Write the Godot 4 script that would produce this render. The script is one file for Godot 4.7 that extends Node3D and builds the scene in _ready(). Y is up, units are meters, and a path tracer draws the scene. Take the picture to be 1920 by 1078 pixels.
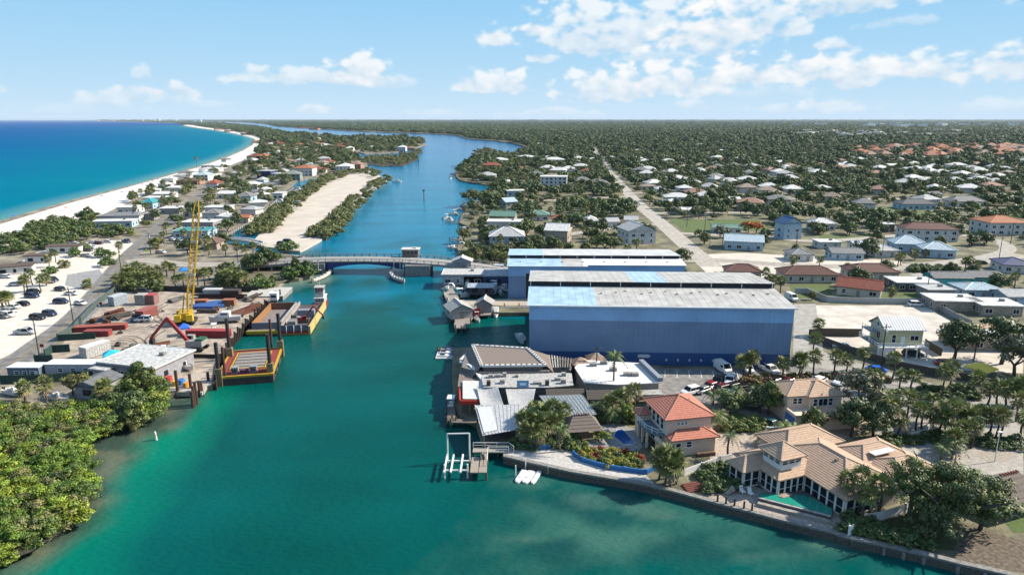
extends Node3D
# A tidal inlet with a small drawbridge between a barrier island and the mainland, seen from about 58 m up.
# Metres, y up; the water lies at y = 0, the land at y = 1.2.

const LAND := 1.2
const TONE := 0.8          # every base colour is scaled by this, to darken shade under the raised exposure
var rng := RandomNumberGenerator.new()
var mats := {}
var texes := {}
var counts := {}

# ---------------------------------------------------------------- mesh helper
class MB:
	var v := PackedVector3Array()
	var n := PackedVector3Array()
	var c := PackedColorArray()
	var col := Color(1, 1, 1)
	var xf := Transform3D.IDENTITY
	func tri(a: Vector3, b: Vector3, d: Vector3, out: Vector3) -> void:
		var m := (d - a).cross(b - a)
		if m.length_squared() < 1e-14: return
		m = m.normalized()
		if m.dot(out) < 0.0:
			var t := b; b = d; d = t; m = -m
		v.push_back(xf * a); v.push_back(xf * b); v.push_back(xf * d)
		m = (xf.basis * m).normalized()
		for i in 3:
			n.push_back(m); c.push_back(col)
	func quad(a: Vector3, b: Vector3, d: Vector3, e: Vector3, out: Vector3) -> void:
		tri(a, b, d, out); tri(a, d, e, out)
	func box(ctr: Vector3, s: Vector3, yaw := 0.0) -> void:
		var bs := Basis(Vector3.UP, yaw)
		obox(Transform3D(bs, ctr), s)
	func obox(t: Transform3D, s: Vector3) -> void:
		var h := s * 0.5
		var p := []
		for i in 8:
			p.push_back(t * Vector3(h.x * (1 if i & 1 else -1), h.y * (1 if i & 2 else -1), h.z * (1 if i & 4 else -1)))
		var b := t.basis
		quad(p[0], p[1], p[3], p[2], -b.z); quad(p[4], p[5], p[7], p[6], b.z)
		quad(p[0], p[2], p[6], p[4], -b.x); quad(p[1], p[3], p[7], p[5], b.x)
		quad(p[2], p[3], p[7], p[6], b.y); quad(p[0], p[1], p[5], p[4], -b.y)
	func beam(a: Vector3, b: Vector3, w: float, h: float) -> void:
		var d := b - a
		var l := d.length()
		if l < 1e-4: return
		d /= l
		var sd := d.cross(Vector3.UP)
		if sd.length() < 1e-3: sd = Vector3.RIGHT
		sd = sd.normalized()
		obox(Transform3D(Basis(sd, sd.cross(d), -d), (a + b) * 0.5), Vector3(w, h, l))
	func tube(a: Vector3, b: Vector3, r0: float, r1: float, seg := 6, cap := true) -> void:
		var d := (b - a).normalized()
		var s := d.cross(Vector3.UP)
		if s.length() < 1e-3: s = Vector3.RIGHT
		s = s.normalized()
		var t := d.cross(s)
		for i in seg:
			var a0 := TAU * i / seg; var a1 := TAU * (i + 1) / seg
			var u0 := s * cos(a0) + t * sin(a0); var u1 := s * cos(a1) + t * sin(a1)
			quad(a + u0 * r0, a + u1 * r0, b + u1 * r1, b + u0 * r1, u0 + u1)
			if cap:
				tri(b, b + u0 * r1, b + u1 * r1, d)
				tri(a, a + u0 * r0, a + u1 * r0, -d)
	func prism(poly: PackedVector2Array, y0: float, y1: float, top := true, bottom := false) -> void:
		var ix := Geometry2D.triangulate_polygon(poly)
		for k in range(0, ix.size(), 3):
			var a := poly[ix[k]]; var b := poly[ix[k + 1]]; var d := poly[ix[k + 2]]
			if top: tri(Vector3(a.x, y1, a.y), Vector3(b.x, y1, b.y), Vector3(d.x, y1, d.y), Vector3.UP)
			if bottom: tri(Vector3(a.x, y0, a.y), Vector3(b.x, y0, b.y), Vector3(d.x, y0, d.y), Vector3.DOWN)
		if y1 - y0 < 1e-5: return
		var area := 0.0
		for k in poly.size():
			area += poly[k].cross(poly[(k + 1) % poly.size()])
		var sg := 1.0 if area > 0 else -1.0
		for k in poly.size():
			var a := poly[k]; var b := poly[(k + 1) % poly.size()]
			var e := b - a
			var o := Vector3(e.y, 0, -e.x) * sg
			quad(Vector3(a.x, y0, a.y), Vector3(b.x, y0, b.y), Vector3(b.x, y1, b.y), Vector3(a.x, y1, a.y), o)
	func strip(pts: Array, w: float, y: float, off := 0.0) -> void:
		var last_l := Vector3.ZERO; var last_r := Vector3.ZERO
		for k in pts.size():
			var p: Vector2 = pts[k]
			var d: Vector2 = (pts[min(k + 1, pts.size() - 1)] - pts[max(k - 1, 0)]).normalized()
			var s := Vector2(-d.y, d.x)
			var l := p + s * (off + w * 0.5); var r := p + s * (off - w * 0.5)
			var l3 := Vector3(l.x, y, l.y); var r3 := Vector3(r.x, y, r.y)
			if k > 0: quad(last_l, l3, r3, last_r, Vector3.UP)
			last_l = l3; last_r = r3
	func mesh() -> ArrayMesh:
		var m := ArrayMesh.new()
		if v.is_empty(): return m
		var a := []
		a.resize(Mesh.ARRAY_MAX)
		a[Mesh.ARRAY_VERTEX] = v; a[Mesh.ARRAY_NORMAL] = n; a[Mesh.ARRAY_COLOR] = c
		m.add_surface_from_arrays(Mesh.PRIMITIVE_TRIANGLES, a)
		return m

func mb() -> MB: return MB.new()
func V(x, y, z) -> Vector3: return Vector3(x, y, z)
func P(x: float, z: float, y: float) -> Vector3: return Vector3(x, y, z)

# flat list of x, z numbers -> points
func pts(a: Array) -> Array:
	var o := []
	for i in range(0, a.size() - 1, 2): o.push_back(Vector2(a[i], a[i + 1]))
	return o
func poly(a: Array) -> PackedVector2Array: return PackedVector2Array(pts(a))

# ---------------------------------------------------------------- materials
func gray(key: String, freq: float, oct: int, lo: float, hi: float, size := 512, kind := FastNoiseLite.TYPE_SIMPLEX_SMOOTH) -> Texture2D:
	if texes.has(key): return texes[key]
	var f := FastNoiseLite.new()
	f.noise_type = kind; f.frequency = freq; f.fractal_octaves = oct; f.seed = key.hash() & 0xffff
	var im := f.get_seamless_image(size, size, false, false, 0.1, true)
	im.convert(Image.FORMAT_L8)
	var d := im.get_data()
	for i in d.size(): d[i] = int(clampf(lo + (hi - lo) * (d[i] / 255.0), 0.0, 1.0) * 255.0)
	im = Image.create_from_data(size, size, false, Image.FORMAT_L8, d)
	im.convert(Image.FORMAT_RGB8)
	im.generate_mipmaps()
	texes[key] = ImageTexture.create_from_image(im)
	return texes[key]

# ribs every 1/8 of the tile: corrugated sheet and plank relief
func ribs(key: String, count: int, horizontal: bool) -> Texture2D:
	if texes.has(key): return texes[key]
	var im := Image.create(256, 256, false, Image.FORMAT_RGB8)
	for i in 256:
		var s := 0.5 + 0.5 * cos(TAU * count * i / 256.0)
		s = smoothstep(0.2, 0.8, s)
		if horizontal: im.fill_rect(Rect2i(0, i, 256, 1), Color(s, s, s))
		else: im.fill_rect(Rect2i(i, 0, 1, 256), Color(s, s, s))
	texes[key] = ImageTexture.create_from_image(im)
	return texes[key]

# colour is a linear base colour; grain = metres per repeat of the coarse blotches (0: plain)
func mt(r: float, g: float, b: float, rough := 0.85, grain := 4.0, amount := 0.3, metal := 0.0) -> StandardMaterial3D:
	amount = 0.12 if amount < 0.16 else (0.22 if amount < 0.26 else (0.34 if amount < 0.4 else 0.5))
	var key := "%.3f %.3f %.3f %.2f %.1f %.2f %.1f" % [r, g, b, rough, grain, amount, metal]
	if mats.has(key): return mats[key]
	var m := StandardMaterial3D.new()
	m.albedo_color = Color(r * TONE, g * TONE, b * TONE).linear_to_srgb()
	m.roughness = rough; m.metallic = metal
	m.vertex_color_use_as_albedo = true
	if grain > 0:
		var lo := 1.0 - amount
		m.albedo_texture = gray("blotch%.2f" % amount, 0.009, 5, lo, 1.0, 1024)
		m.uv1_triplanar = true; m.uv1_world_triplanar = true
		m.uv1_scale = Vector3.ONE / (grain * 2.3)
		m.detail_enabled = true
		m.detail_blend_mode = BaseMaterial3D.BLEND_MODE_MUL
		m.detail_albedo = gray("fine%.2f" % amount, 0.03, 5, 1.0 - amount * 0.45, 1.0, 512)
		m.detail_uv_layer = BaseMaterial3D.DETAIL_UV_2
		m.uv2_triplanar = true; m.uv2_world_triplanar = true
		m.uv2_scale = Vector3.ONE / (grain * 0.31)
	mats[key] = m
	return m

# paint on metal or plastic: plain, a little gloss
func pm(r: float, g: float, b: float, rough := 0.45) -> StandardMaterial3D: return mt(r, g, b, rough, 0.0)

# ---------------------------------------------------------------- nodes
func numbered(called: String) -> String:
	var k: int = counts.get(called, 0)
	counts[called] = k + 1
	return called if k == 0 else "%s_%03d" % [called, k]

func tag(o: Node, label: String, category: String, group := "") -> void:
	o.set_meta("label", label); o.set_meta("category", category)
	if group: o.set_meta("group", group)

func thing(called: String, label: String, category: String, at := Vector3.ZERO, turn := 0.0, group := "") -> Node3D:
	var o := Node3D.new()
	o.name = numbered(called); add_child(o)
	o.position = at; o.rotation.y = turn
	tag(o, label, category, group)
	return o

func part(parent: Node, called: String, b, m: Material) -> MeshInstance3D:
	var o := MeshInstance3D.new()
	o.name = called
	o.mesh = b.mesh() if b is MB else b
	o.material_override = m
	parent.add_child(o, true)
	return o

# a thing that is one mesh
func single(called: String, label: String, category: String, b, m: Material, at := Vector3.ZERO, turn := 0.0, group := "") -> MeshInstance3D:
	var o := part(self, numbered(called), b, m)
	o.position = at; o.rotation.y = turn
	tag(o, label, category, group)
	return o

func struct(called: String, b, m: Material, y := 0.0) -> MeshInstance3D:
	var o := part(self, numbered(called), b, m)
	o.position.y = y
	o.set_meta("kind", "structure")
	return o

func stuff(o: Node, label: String, category: String) -> void:
	tag(o, label, category); o.set_meta("kind", "stuff")

func copy_of(o: Node3D, label: String, at: Vector3, turn: float, s := 1.0, group := "") -> Node3D:
	var base := String(o.name)
	if base.length() > 4 and base[-4] == "_" and base.substr(base.length() - 3).is_valid_int(): base = base.left(base.length() - 4)
	var d: Node3D = o.duplicate()
	d.name = numbered(base); add_child(d)
	d.position = at; d.rotation.y = turn; d.scale = Vector3.ONE * s
	d.set_meta("label", label)
	if group: d.set_meta("group", group)
	return d

func _ready() -> void:
	rng.seed = 20240611
	# ---- camera, sky, sun, air
	var cam := Camera3D.new()
	cam.name = "camera"; add_child(cam)
	cam.position = Vector3(0, 58, 0)
	cam.rotation_degrees = Vector3(-13.888, 0, 0)
	cam.fov = 45.864; cam.near = 0.5; cam.far = 90000.0
	cam.current = true
	var we := WorldEnvironment.new()
	we.name = "world_environment"
	var env := Environment.new()
	env.background_mode = Environment.BG_SKY
	var sky := Sky.new()
	var pano := PanoramaSkyMaterial.new()
	pano.panorama = ImageTexture.create_from_image(sky_image())
	pano.energy_multiplier = 0.53
	sky.sky_material = pano
	env.sky = sky
	env.tonemap_mode = Environment.TONE_MAPPER_LINEAR
	env.tonemap_exposure = 2.0
	env.fog_enabled = true
	env.fog_density = 0.00002
	env.fog_light_color = Color(0.76, 0.83, 0.90)
	env.sdfgi_enabled = true; env.ssao_enabled = true; env.ssil_enabled = true
	we.environment = env
	add_child(we)
	var sun := DirectionalLight3D.new()
	sun.name = "sun"; add_child(sun)
	sun.light_energy = 1.6
	sun.light_color = Color(1.0, 0.955, 0.88)
	sun.light_angular_distance = 0.5
	sun.shadow_enabled = true
	var towards := Vector3(-0.75, -0.585, 0.17).normalized()
	sun.look_at_from_position(Vector3.ZERO, towards, Vector3.UP)

	# ---- the large structure
	build_water()
	build_land()
	build_roads()
	build_bridge()
	build_warehouses()
	build_more()

# ---------------------------------------------------------------- sky
# clouds: azimuth, elevation of the base, half width, height (degrees), density
func sky_image() -> Image:
	const W := 4096; const HH := 2048
	var pd := W / 360.0
	var img := Image.create(W, HH, false, Image.FORMAT_RGB8)
	var zen := Color(0.27, 0.55, 0.86); var mid := Color(0.56, 0.785, 0.94); var low := Color(0.80, 0.895, 0.955)
	for r in HH:
		var el := 90.0 - (r + 0.5) / HH * 180.0
		var c: Color
		if el < 0: c = Color(0.45, 0.52, 0.55)
		elif el < 10.0: c = low.lerp(mid, pow(el / 10.0, 0.75))
		else: c = mid.lerp(zen, pow((el - 10.0) / 80.0, 0.6))
		img.fill_rect(Rect2i(0, r, W, 1), c)
	var f := FastNoiseLite.new()
	f.seed = 11; f.frequency = 0.035; f.fractal_octaves = 5; f.fractal_gain = 0.55
	var f2 := FastNoiseLite.new()
	f2.seed = 12; f2.frequency = 0.012; f2.fractal_octaves = 4
	var list := [
		[-15.5, 2.9, 7.4, 1.5, 0.75], [-12.0, 3.3, 3.2, 2.2, 0.95], [-9.6, 2.6, 3.0, 1.3, 0.4], [-28.5, 1.5, 4.6, 1.3, 0.7], [-25.3, 2.0, 1.7, 0.95, 0.85], [-27.5, 3.1, 0.9, 0.8, 0.5], [-31.5, 0.4, 5.5, 1.0, 0.25],
		[-15.9, 0.6, 1.6, 0.7, 0.8], [-7.0, 0.3, 3.6, 0.7, 0.5], [-1.6, 2.6, 4.8, 1.5, 0.95], [-1.3, 5.8, 1.7, 1.8, 0.95], [1.7, 6.6, 1.2, 1.4, 0.9], [2.4, 4.6, 1.7, 0.8, 0.8], [3.5, 0.2, 5.0, 0.9, 0.65],
		[9.0, 6.2, 9.5, 4.2, 0.9], [15.5, 5.4, 5.5, 3.0, 0.8], [18.0, 6.6, 5.5, 3.4, 0.85], [25.5, 8.0, 6.0, 2.0, 0.85], [32.0, 8.6, 5.0, 1.5, 0.7], [11.5, 4.6, 4.2, 1.0, 0.55],
		[8.0, 2.2, 5.0, 2.4, 0.95], [13.0, 2.4, 5.2, 2.5, 0.95], [17.5, 2.9, 4.6, 2.1, 1.0], [22.0, 3.2, 4.5, 1.5, 0.85], [25.5, 3.0, 5.0, 2.2, 0.95], [30.0, 3.2, 4.2, 1.9, 0.9], [35.5, 3.0, 4.5, 2.6, 0.95], [19.0, 1.9, 6.0, 0.8, 0.35],
		[24.0, 5.1, 1.6, 0.8, 0.75], [28.5, 6.4, 3.5, 0.6, 0.4], [15.8, 0.9, 3.4, 0.8, 0.7], [24.5, 0.7, 3.6, 1.1, 0.85], [21.0, 0.6, 2.5, 0.7, 0.6], [34.0, 0.7, 3.4, 0.8, 0.55], [31.0, -0.1, 5.0, 0.5, 0.5], [-4.2, 0.2, 2.0, 0.5, 0.4], [-23.0, 1.0, 2.0, 0.4, 0.35]]
	var rg := RandomNumberGenerator.new()
	rg.seed = 5
	for k in 190:                       # the same kind of clouds all round and higher up
		var e := pow(rg.randf(), 1.7) * 62.0
		var a := rg.randf_range(-180.0, 180.0)
		if absf(a) < 41.0 and e < 11.5: continue
		var s := 1.0 + e * 0.06
		list.push_back([a, e, rg.randf_range(1.5, 6.5) * s / maxf(0.5, cos(deg_to_rad(e))), rg.randf_range(0.7, 2.6) * s, rg.randf_range(0.5, 0.95)])
	for cl in list:
		var hw: float = cl[2]; var ht: float = cl[3]
		var step := 2 if cl[1] > 12.0 else 1
		var r0 := int((90.0 - (cl[1] + ht * 1.15)) / 180.0 * HH); var r1 := int((90.0 - (cl[1] - ht * 0.45)) / 180.0 * HH)
		var c0 := int((cl[0] - hw * 1.2) * pd); var c1 := int((cl[0] + hw * 1.2) * pd)
		for r in range(maxi(r0, 0), mini(r1, HH), step):
			var el := 90.0 - (r + 0.5) / HH * 180.0
			if el < 0.02: continue
			var vv: float = (el - cl[1]) / ht
			for x in range(c0, c1, step):
				var u: float = ((x + 0.5) / pd - cl[0]) / hw
				var nz := f.get_noise_2d(x * 1.0, r * 1.7)
				var n2 := f2.get_noise_2d(x * 1.0, r * 2.2)
				var w := vv + n2 * 0.35
				var d := 1.0 - u * u * 1.05 - (w * w * 1.1 if w > 0 else w * w * 9.0) + nz * 1.15
				var al: float = smoothstep(0.12, 0.75, d) * cl[4]
				if al <= 0.004: continue
				var lit := clampf(0.42 + vv * 0.75 + nz * 0.9, 0.0, 1.0)
				var cc := Color(0.80, 0.865, 0.92).lerp(Color(0.985, 0.98, 0.975), lit)
				var xx := posmod(x, W)
				if step == 1:
					img.set_pixel(xx, r, img.get_pixel(xx, r).lerp(cc, al * 0.92))
				else:
					var q := img.get_pixel(xx, r).lerp(cc, al * 0.92)
					img.fill_rect(Rect2i(xx, r, 2, 2), q)
	return img

# ---------------------------------------------------------------- outlines (x, z)
var barrier := poly([-400, 200, -190, 0, -81.4, -73.2, -71.6, -79.7, -66.3, -82.3, -65.4, -86.7, -67.5, -93.7, -73.2, -104.3, -75.9, -110.9, -80.8, -115.0, -78.3, -121.8, -74.6, -125.4, -75.2, -131.9, -76.6, -136.2,
	-74.7, -134.5, -66.0, -140.1, -71.0, -153.2, -74.3, -170.5, -76.3, -190.2, -77.8, -207.9, -77.5, -219.4, -81.9, -229.9, -83.2, -241.9, -78.6, -243.6, -75.8, -249.7, -76.6, -261.7, -80.3, -278.2,
	-92.3, -288.4, -103.9, -291.9, -111.0, -295.6, -118.0, -301.8, -128.4, -309.7, -134.3, -315.1, -141.0, -329.6, -147.9, -362.6, -155.7, -402.7, -163.6, -452.4, -179.6, -515.5, -193.7, -598.2, -206.3, -655.8, -201.0, -718.5, -189.3, -762.0, -169.8, -811.0, -193.5, -919.1, -226.4, -1017.4, -284.7, -1210.8, -289.9, -1271.1, -248.9, -1173.7, -210.5, -1230.3, -196.0, -1361.3,
	-199.2, -1619.2, -244.7, -1852.5, -334.6, -2077, -406.3, -2077, -516.7, -2105, -678.9, -2362, -859.1, -2689, -1169.0, -3395, -1634.2, -4598, -2252, -6017, -3518, -8698, -4780, -11187,
	-9410, -19588, -19742, -34077, -18154, -30143, -5377, -11187, -3674, -7827, -3082, -6520, -2218, -4886, -1579.0, -3719, -1148.5, -2890, -890.8, -2362, -761.0, -2049, -609.9, -1619.2, -516.5, -1314.6, -462.4, -1122.0, -395.4, -866.7, -361.2, -705.0, -341.6, -618.0, -319.8, -488.3, -297.2, -391.9, -264.1, -269.8, -208.4, -150.4, -520, 0])
var spit := poly([-124.1, -317.9, -128.6, -338.9, -138.0, -389.8, -150.1, -458.0, -163.1, -541.8, -181.3, -655.8, -185.3, -711.7, -187.4, -754.4, -166.3, -794.0, -138.5, -718.5, -121.0, -661.6, -116.8, -575.2, -108.4, -472.7, -99.1, -398.3, -93.2, -345.3, -94.3, -307.0, -95.1, -299.3, -101.6, -299.3, -109.0, -307.0, -117.3, -311.0])
var mangrove_island := poly([-217.5, -990.9, -218.8, -1090.0, -186.7, -1074.7, -178.3, -1155.9, -156.1, -1155.9, -139.1, -1017.4, -139.2, -876.7, -164.5, -866.7, -189.8, -908.1])
var mangrove_point := poly([-187.2, -1292.5, -172.2, -1314.6, -158.4, -1230.3, -172.7, -1210.8])
var east_isle := poly([-63.1, -1074.7, -69.7, -1292.5, -58.7, -1385.8, -37.7, -1361.3, -27.2, -1173.7, -32.7, -1059.8])
var mainland := poly([0.0, -1747.7, -58.3, -1945.9, -135.6, -2105, -172.8, -2398, -207.1, -2599, -354.1, -2890, -549.7, -3122, -814.7, -3550, -1335.5, -4598, -1947.3, -5794, -2893, -8239, -4504, -12049, -7170, -17410, -21210, -39190, -20000, -60000, 60000, -60000, 30000, -3000, 1500, 0, 110, -40, 65.7, -74.4,
	64.1, -75.9, 58.7, -78.4, 55.3, -80.3, 51.0, -82.3, 47.2, -83.8, 45.6, -85.2, 40.9, -87.5, 35.8, -90.3, 31.3, -92.8, 25.6, -96.1, 21.0, -98.4, 17.3, -99.7, 9.8, -102.3, 3.2, -105.4, -1.4, -107.6,
	-1.9, -111.6, -5.3, -112.7, -6.9, -121.1, -10.8, -125.1, -12.4, -133.3, -13.9, -147.3, -15.2, -165.4, -11.2, -165.4, 4.6, -165.4, 5.5, -198.1, -12.9, -198.1, -14.7, -210.5, -1.4, -214.5, -1.5, -232.1, -21.7, -233.7, -25.4, -259.2, -21.6, -274.6,
	-24.8, -304.4, -26.5, -340.5, -22.9, -366.3, -30.0, -383.7, -31.0, -418.9, -28.9, -472.7, -21.7, -511.9, -15.9, -549.8, -18.5, -608.0, -34.6, -633.7, -51.0, -661.6, -63.8, -754.4, -63.3, -919.1, -44.6, -978.2, -28.3, -1045.2, -16.5, -1122.0, 13.2, -1138.7, 27.9, -1292.5, 28.7, -1493.5])
var beach_line := pts([-3082, -6520, -2218, -4886, -1579.0, -3719, -1148.5, -2890, -890.8, -2362, -761.0, -2049, -609.9, -1619.2, -516.5, -1314.6, -462.4, -1122.0, -395.4, -866.7, -361.2, -705.0, -341.6, -618.0, -319.8, -488.3, -297.2, -391.9, -264.1, -269.8, -208.4, -150.4])
var beach_back := pts([-3557, -7665, -2243, -5105, -1565.2, -3825, -1136.5, -2939, -881.3, -2386, -720.6, -2007, -528.8, -1462.6, -440.7, -1185.8, -391.6, -1009.8, -341.1, -802.8, -310.2, -647.9, -300.7, -576.6, -256.8, -432.4, -231.0, -322.7, -215.5, -245.4, -177.0, -147.3])
var mid_line := pts([-160, 100, -135.0, -170.5, -149.8, -214.5, -185.9, -311.3, -215.6, -435.0, -298.1, -710.4, -416.7, -1149.4, -572.4, -1655.2, -791.6, -2244, -1102.7, -2939, -1938.2, -4785, -3771, -8518, -13847, -25582, -30000, -60000])

func line_dist(p: Vector2, line: Array) -> float:
	var best := 1e9
	for k in line.size() - 1:
		best = minf(best, Geometry2D.get_closest_point_to_segment(p, line[k], line[k + 1]).distance_to(p))
	return best

# ---------------------------------------------------------------- water
func water_material(bump: float, spec: float) -> StandardMaterial3D:
	var m := StandardMaterial3D.new()
	m.vertex_color_use_as_albedo = true
	m.albedo_color = Color(TONE, TONE, TONE).linear_to_srgb()
	m.roughness = 0.12
	m.metallic_specular = spec
	var f := FastNoiseLite.new()
	f.seed = 31; f.frequency = 0.03; f.fractal_octaves = 4
	var im := f.get_seamless_image(512, 512)
	im.convert(Image.FORMAT_RGBA8)
	im.bump_map_to_normal_map(6.0)
	m.normal_enabled = true
	m.normal_texture = ImageTexture.create_from_image(im)
	m.normal_scale = bump
	m.uv1_triplanar = true; m.uv1_world_triplanar = true
	m.uv1_scale = Vector3(0.035, 0.035, 0.06)
	return m

func build_water() -> void:
	var nz := FastNoiseLite.new()
	nz.seed = 3; nz.frequency = 0.02; nz.fractal_octaves = 4
	var streak := FastNoiseLite.new()
	streak.seed = 4; streak.frequency = 0.01; streak.fractal_octaves = 4
	var gulf := mb(); var lagoon := mb()
	var divide := PackedVector2Array(mid_line)
	divide.push_back(Vector2(-90000, -60000)); divide.push_back(Vector2(-90000, 100))
	var shelf := pts([-72.9, -79.5, -66.3, -82.3, -65.4, -86.7, -67.5, -93.7, -73.2, -104.3, -75.9, -110.9, -77.6, -120.6, -73.9, -124.2, -75.2, -133.3])
	var silt := pts([-59.5, -77.5, -61.6, -88.7, -65.9, -103.4, -66.3, -110.9, -68.5, -121.8, -67.9, -130.6])
	var wall := pts([64.1, -75.9, 55.3, -80.3, 47.2, -83.8, 40.9, -87.5, 31.3, -92.8, 21.0, -98.4, 9.8, -102.3, -1.4, -107.6])
	var points := pts([-84.4, -233.0, -82.6, -240.2, -75.3, -247.9])
	var flat := poly([-13.6, -75.2, -2.3, -85.4, -1.3, -96.7, 3.6, -103.4, 21.3, -99.6, 41.2, -88.0, 54.2, -81.7, 63.5, -76.2])
	var rows := 455; var cols := 150
	var zs := []
	for i in rows + 1: zs.push_back(-52.0 * pow(1.0156, i))
	var grid := []
	var colr := []
	for i in rows + 1:
		var gr := PackedVector3Array(); var gc := PackedColorArray()
		for j in cols + 1:
			var z: float = zs[i]
			var x := (j / float(cols) * 2.0 - 1.0) * (-z) * 0.95
			var p := Vector2(x, z)
			gr.push_back(Vector3(x, 0, z))
			var in_gulf := Geometry2D.is_point_in_polygon(p, divide)
			var c: Color
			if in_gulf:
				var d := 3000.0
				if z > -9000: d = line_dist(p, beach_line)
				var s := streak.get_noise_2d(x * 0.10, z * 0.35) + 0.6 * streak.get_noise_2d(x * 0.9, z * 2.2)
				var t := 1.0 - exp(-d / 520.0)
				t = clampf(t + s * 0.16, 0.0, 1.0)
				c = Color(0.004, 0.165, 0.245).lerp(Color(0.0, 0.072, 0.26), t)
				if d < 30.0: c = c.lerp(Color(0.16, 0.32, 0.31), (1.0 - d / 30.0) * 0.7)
			else:
				var a := nz.get_noise_2d(x * 1.2, z * 1.2)
				var b := streak.get_noise_2d(x * 1.0, z * 4.0)
				c = Color(0.0, 0.062, 0.056).lerp(Color(0.0, 0.085, 0.08), clampf(0.5 + a, 0.0, 1.0))
				if z < -190:      # clearer, bluer water upstream, partly sky reflection put into the colour, mixing in tongues
					var t := clampf((-z - 190.0) / 130.0 + a * 0.9, 0.0, 1.0)
					c = c.lerp(Color(0.002, 0.155, 0.265), t)
					var t2 := clampf((-z - 500.0) / 900.0 + a * 0.4, 0.0, 1.0)
					c = c.lerp(Color(0.004, 0.125, 0.30), t2)
					c = c * (1.0 + 0.28 * b)
				else:
					c = c * (1.0 + 0.2 * b)
				if z > -160 and x < -20:
					var ds := line_dist(p, shelf) + a * 5.0
					var dl := line_dist(p, silt) + a * 7.0
					if dl < 13.0: c = c.lerp(Color(0.004, 0.19, 0.12), pow(1.0 - clampf(dl / 13.0, 0, 1), 0.8) * 0.85)
					if ds < 9.0: c = c.lerp(Color(0.04, 0.07, 0.055).lerp(Color(0.11, 0.13, 0.09), clampf(0.3 + nz.get_noise_2d(x * 5, z * 5) * 1.6, 0, 1)), 1.0 - clampf((ds - 4.0) / 5.0, 0, 1))
				if z > -300 and z < -180 and x < -60:
					var dp := line_dist(p, points) + a * 4.0
					if dp < 10.0: c = c.lerp(Color(0.13, 0.2, 0.165), pow(1.0 - clampf(dp / 10.0, 0, 1), 0.8))
				if z > -135:
					var share := 0.0
					for o in [Vector2(0, 0), Vector2(5, 2), Vector2(-5, -2), Vector2(2, -5), Vector2(-2, 5), Vector2(9, 0), Vector2(-9, 1), Vector2(0, 9), Vector2(1, -9)]:
						if Geometry2D.is_point_in_polygon(p + Vector2(a, b) * 14.0 + o, flat): share += 1.0 / 9.0
					if share > 0.0:
						var deep := c
						var g := nz.get_noise_2d(x * 3.0 + 50, z * 3.0)
						var g2 := nz.get_noise_2d(x * 1.4 + 90, z * 4.0 - 30)
						c = Color(0.04, 0.125, 0.10).lerp(Color(0.012, 0.062, 0.06), clampf(0.5 + g * 1.9, 0, 1))
						if g2 > 0.22: c = c.lerp(Color(0.11, 0.19, 0.145), clampf((g2 - 0.22) * 3.0, 0, 0.55))
						c = deep.lerp(c, share)
			gc.push_back(c)
		grid.push_back(gr); colr.push_back(gc)
	for i in rows:
		for j in cols:
			var ctr: Vector3 = (grid[i][j] + grid[i + 1][j + 1]) * 0.5
			var g := Geometry2D.is_point_in_polygon(Vector2(ctr.x, ctr.z), divide)
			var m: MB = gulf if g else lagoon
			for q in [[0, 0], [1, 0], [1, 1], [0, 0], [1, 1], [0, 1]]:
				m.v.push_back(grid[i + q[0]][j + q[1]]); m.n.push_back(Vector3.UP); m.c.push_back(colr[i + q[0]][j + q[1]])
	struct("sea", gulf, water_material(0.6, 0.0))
	struct("lagoon_water", lagoon, water_material(0.35, 0.12))
	var bed := mb()
	bed.quad(V(-60000, -6, 400), V(60000, -6, 400), V(60000, -6, -70000), V(-60000, -6, -70000), Vector3.UP)
	struct("sea_bed", bed, mt(0.1, 0.12, 0.1, 1.0, 0))

# ---------------------------------------------------------------- land
func build_land() -> void:
	var m := mb(); m.prism(mainland, -3.0, LAND)
	struct("mainland_ground", m, mt(0.36, 0.335, 0.20, 0.95, 43.0, 0.5))
	m = mb(); m.prism(barrier, -3.0, LAND)
	struct("barrier_island_ground", m, mt(0.50, 0.44, 0.33, 0.95, 47.0, 0.45))
	m = mb(); m.prism(spit, -3.0, 0.9)
	struct("sand_spit", m, mt(0.62, 0.55, 0.475, 0.95, 61.0, 0.12))
	for a in [mangrove_island, mangrove_point, east_isle]:
		m = mb(); m.prism(a, -3.0, 0.5)
		struct("islet_ground", m, mt(0.10, 0.09, 0.05, 0.95, 9.0, 0.4))
	# the beach: a sand sheet that slopes into the gulf
	m = mb()
	for k in beach_line.size() - 1:
		var a: Vector2 = beach_line[k]; var b: Vector2 = beach_line[k + 1]; var c: Vector2 = beach_back[k]; var d: Vector2 = beach_back[k + 1]
		var oa := a + (a - c).normalized() * 6.0; var ob := b + (b - d).normalized() * 6.0
		var steps := 10
		for s in steps:
			var t0 := s / float(steps); var t1 := (s + 1) / float(steps)
			var a0 := oa.lerp(ob, t0); var a1 := oa.lerp(ob, t1); var c0 := c.lerp(d, t0); var c1 := c.lerp(d, t1)
			m.quad(V(a0.x, -0.25, a0.y), V(a1.x, -0.25, a1.y), V((a1.x * 0.8 + c1.x * 0.2), 1.24, (a1.y * 0.8 + c1.y * 0.2)), V((a0.x * 0.8 + c0.x * 0.2), 1.24, (a0.y * 0.8 + c0.y * 0.2)), Vector3.UP)
			m.quad(V((a0.x * 0.8 + c0.x * 0.2), 1.24, (a0.y * 0.8 + c0.y * 0.2)), V((a1.x * 0.8 + c1.x * 0.2), 1.24, (a1.y * 0.8 + c1.y * 0.2)), V(c1.x, 1.26, c1.y), V(c0.x, 1.26, c0.y), Vector3.UP)
	struct("beach", m, mt(0.82, 0.78, 0.71, 0.95, 31.0, 0.12))

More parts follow.
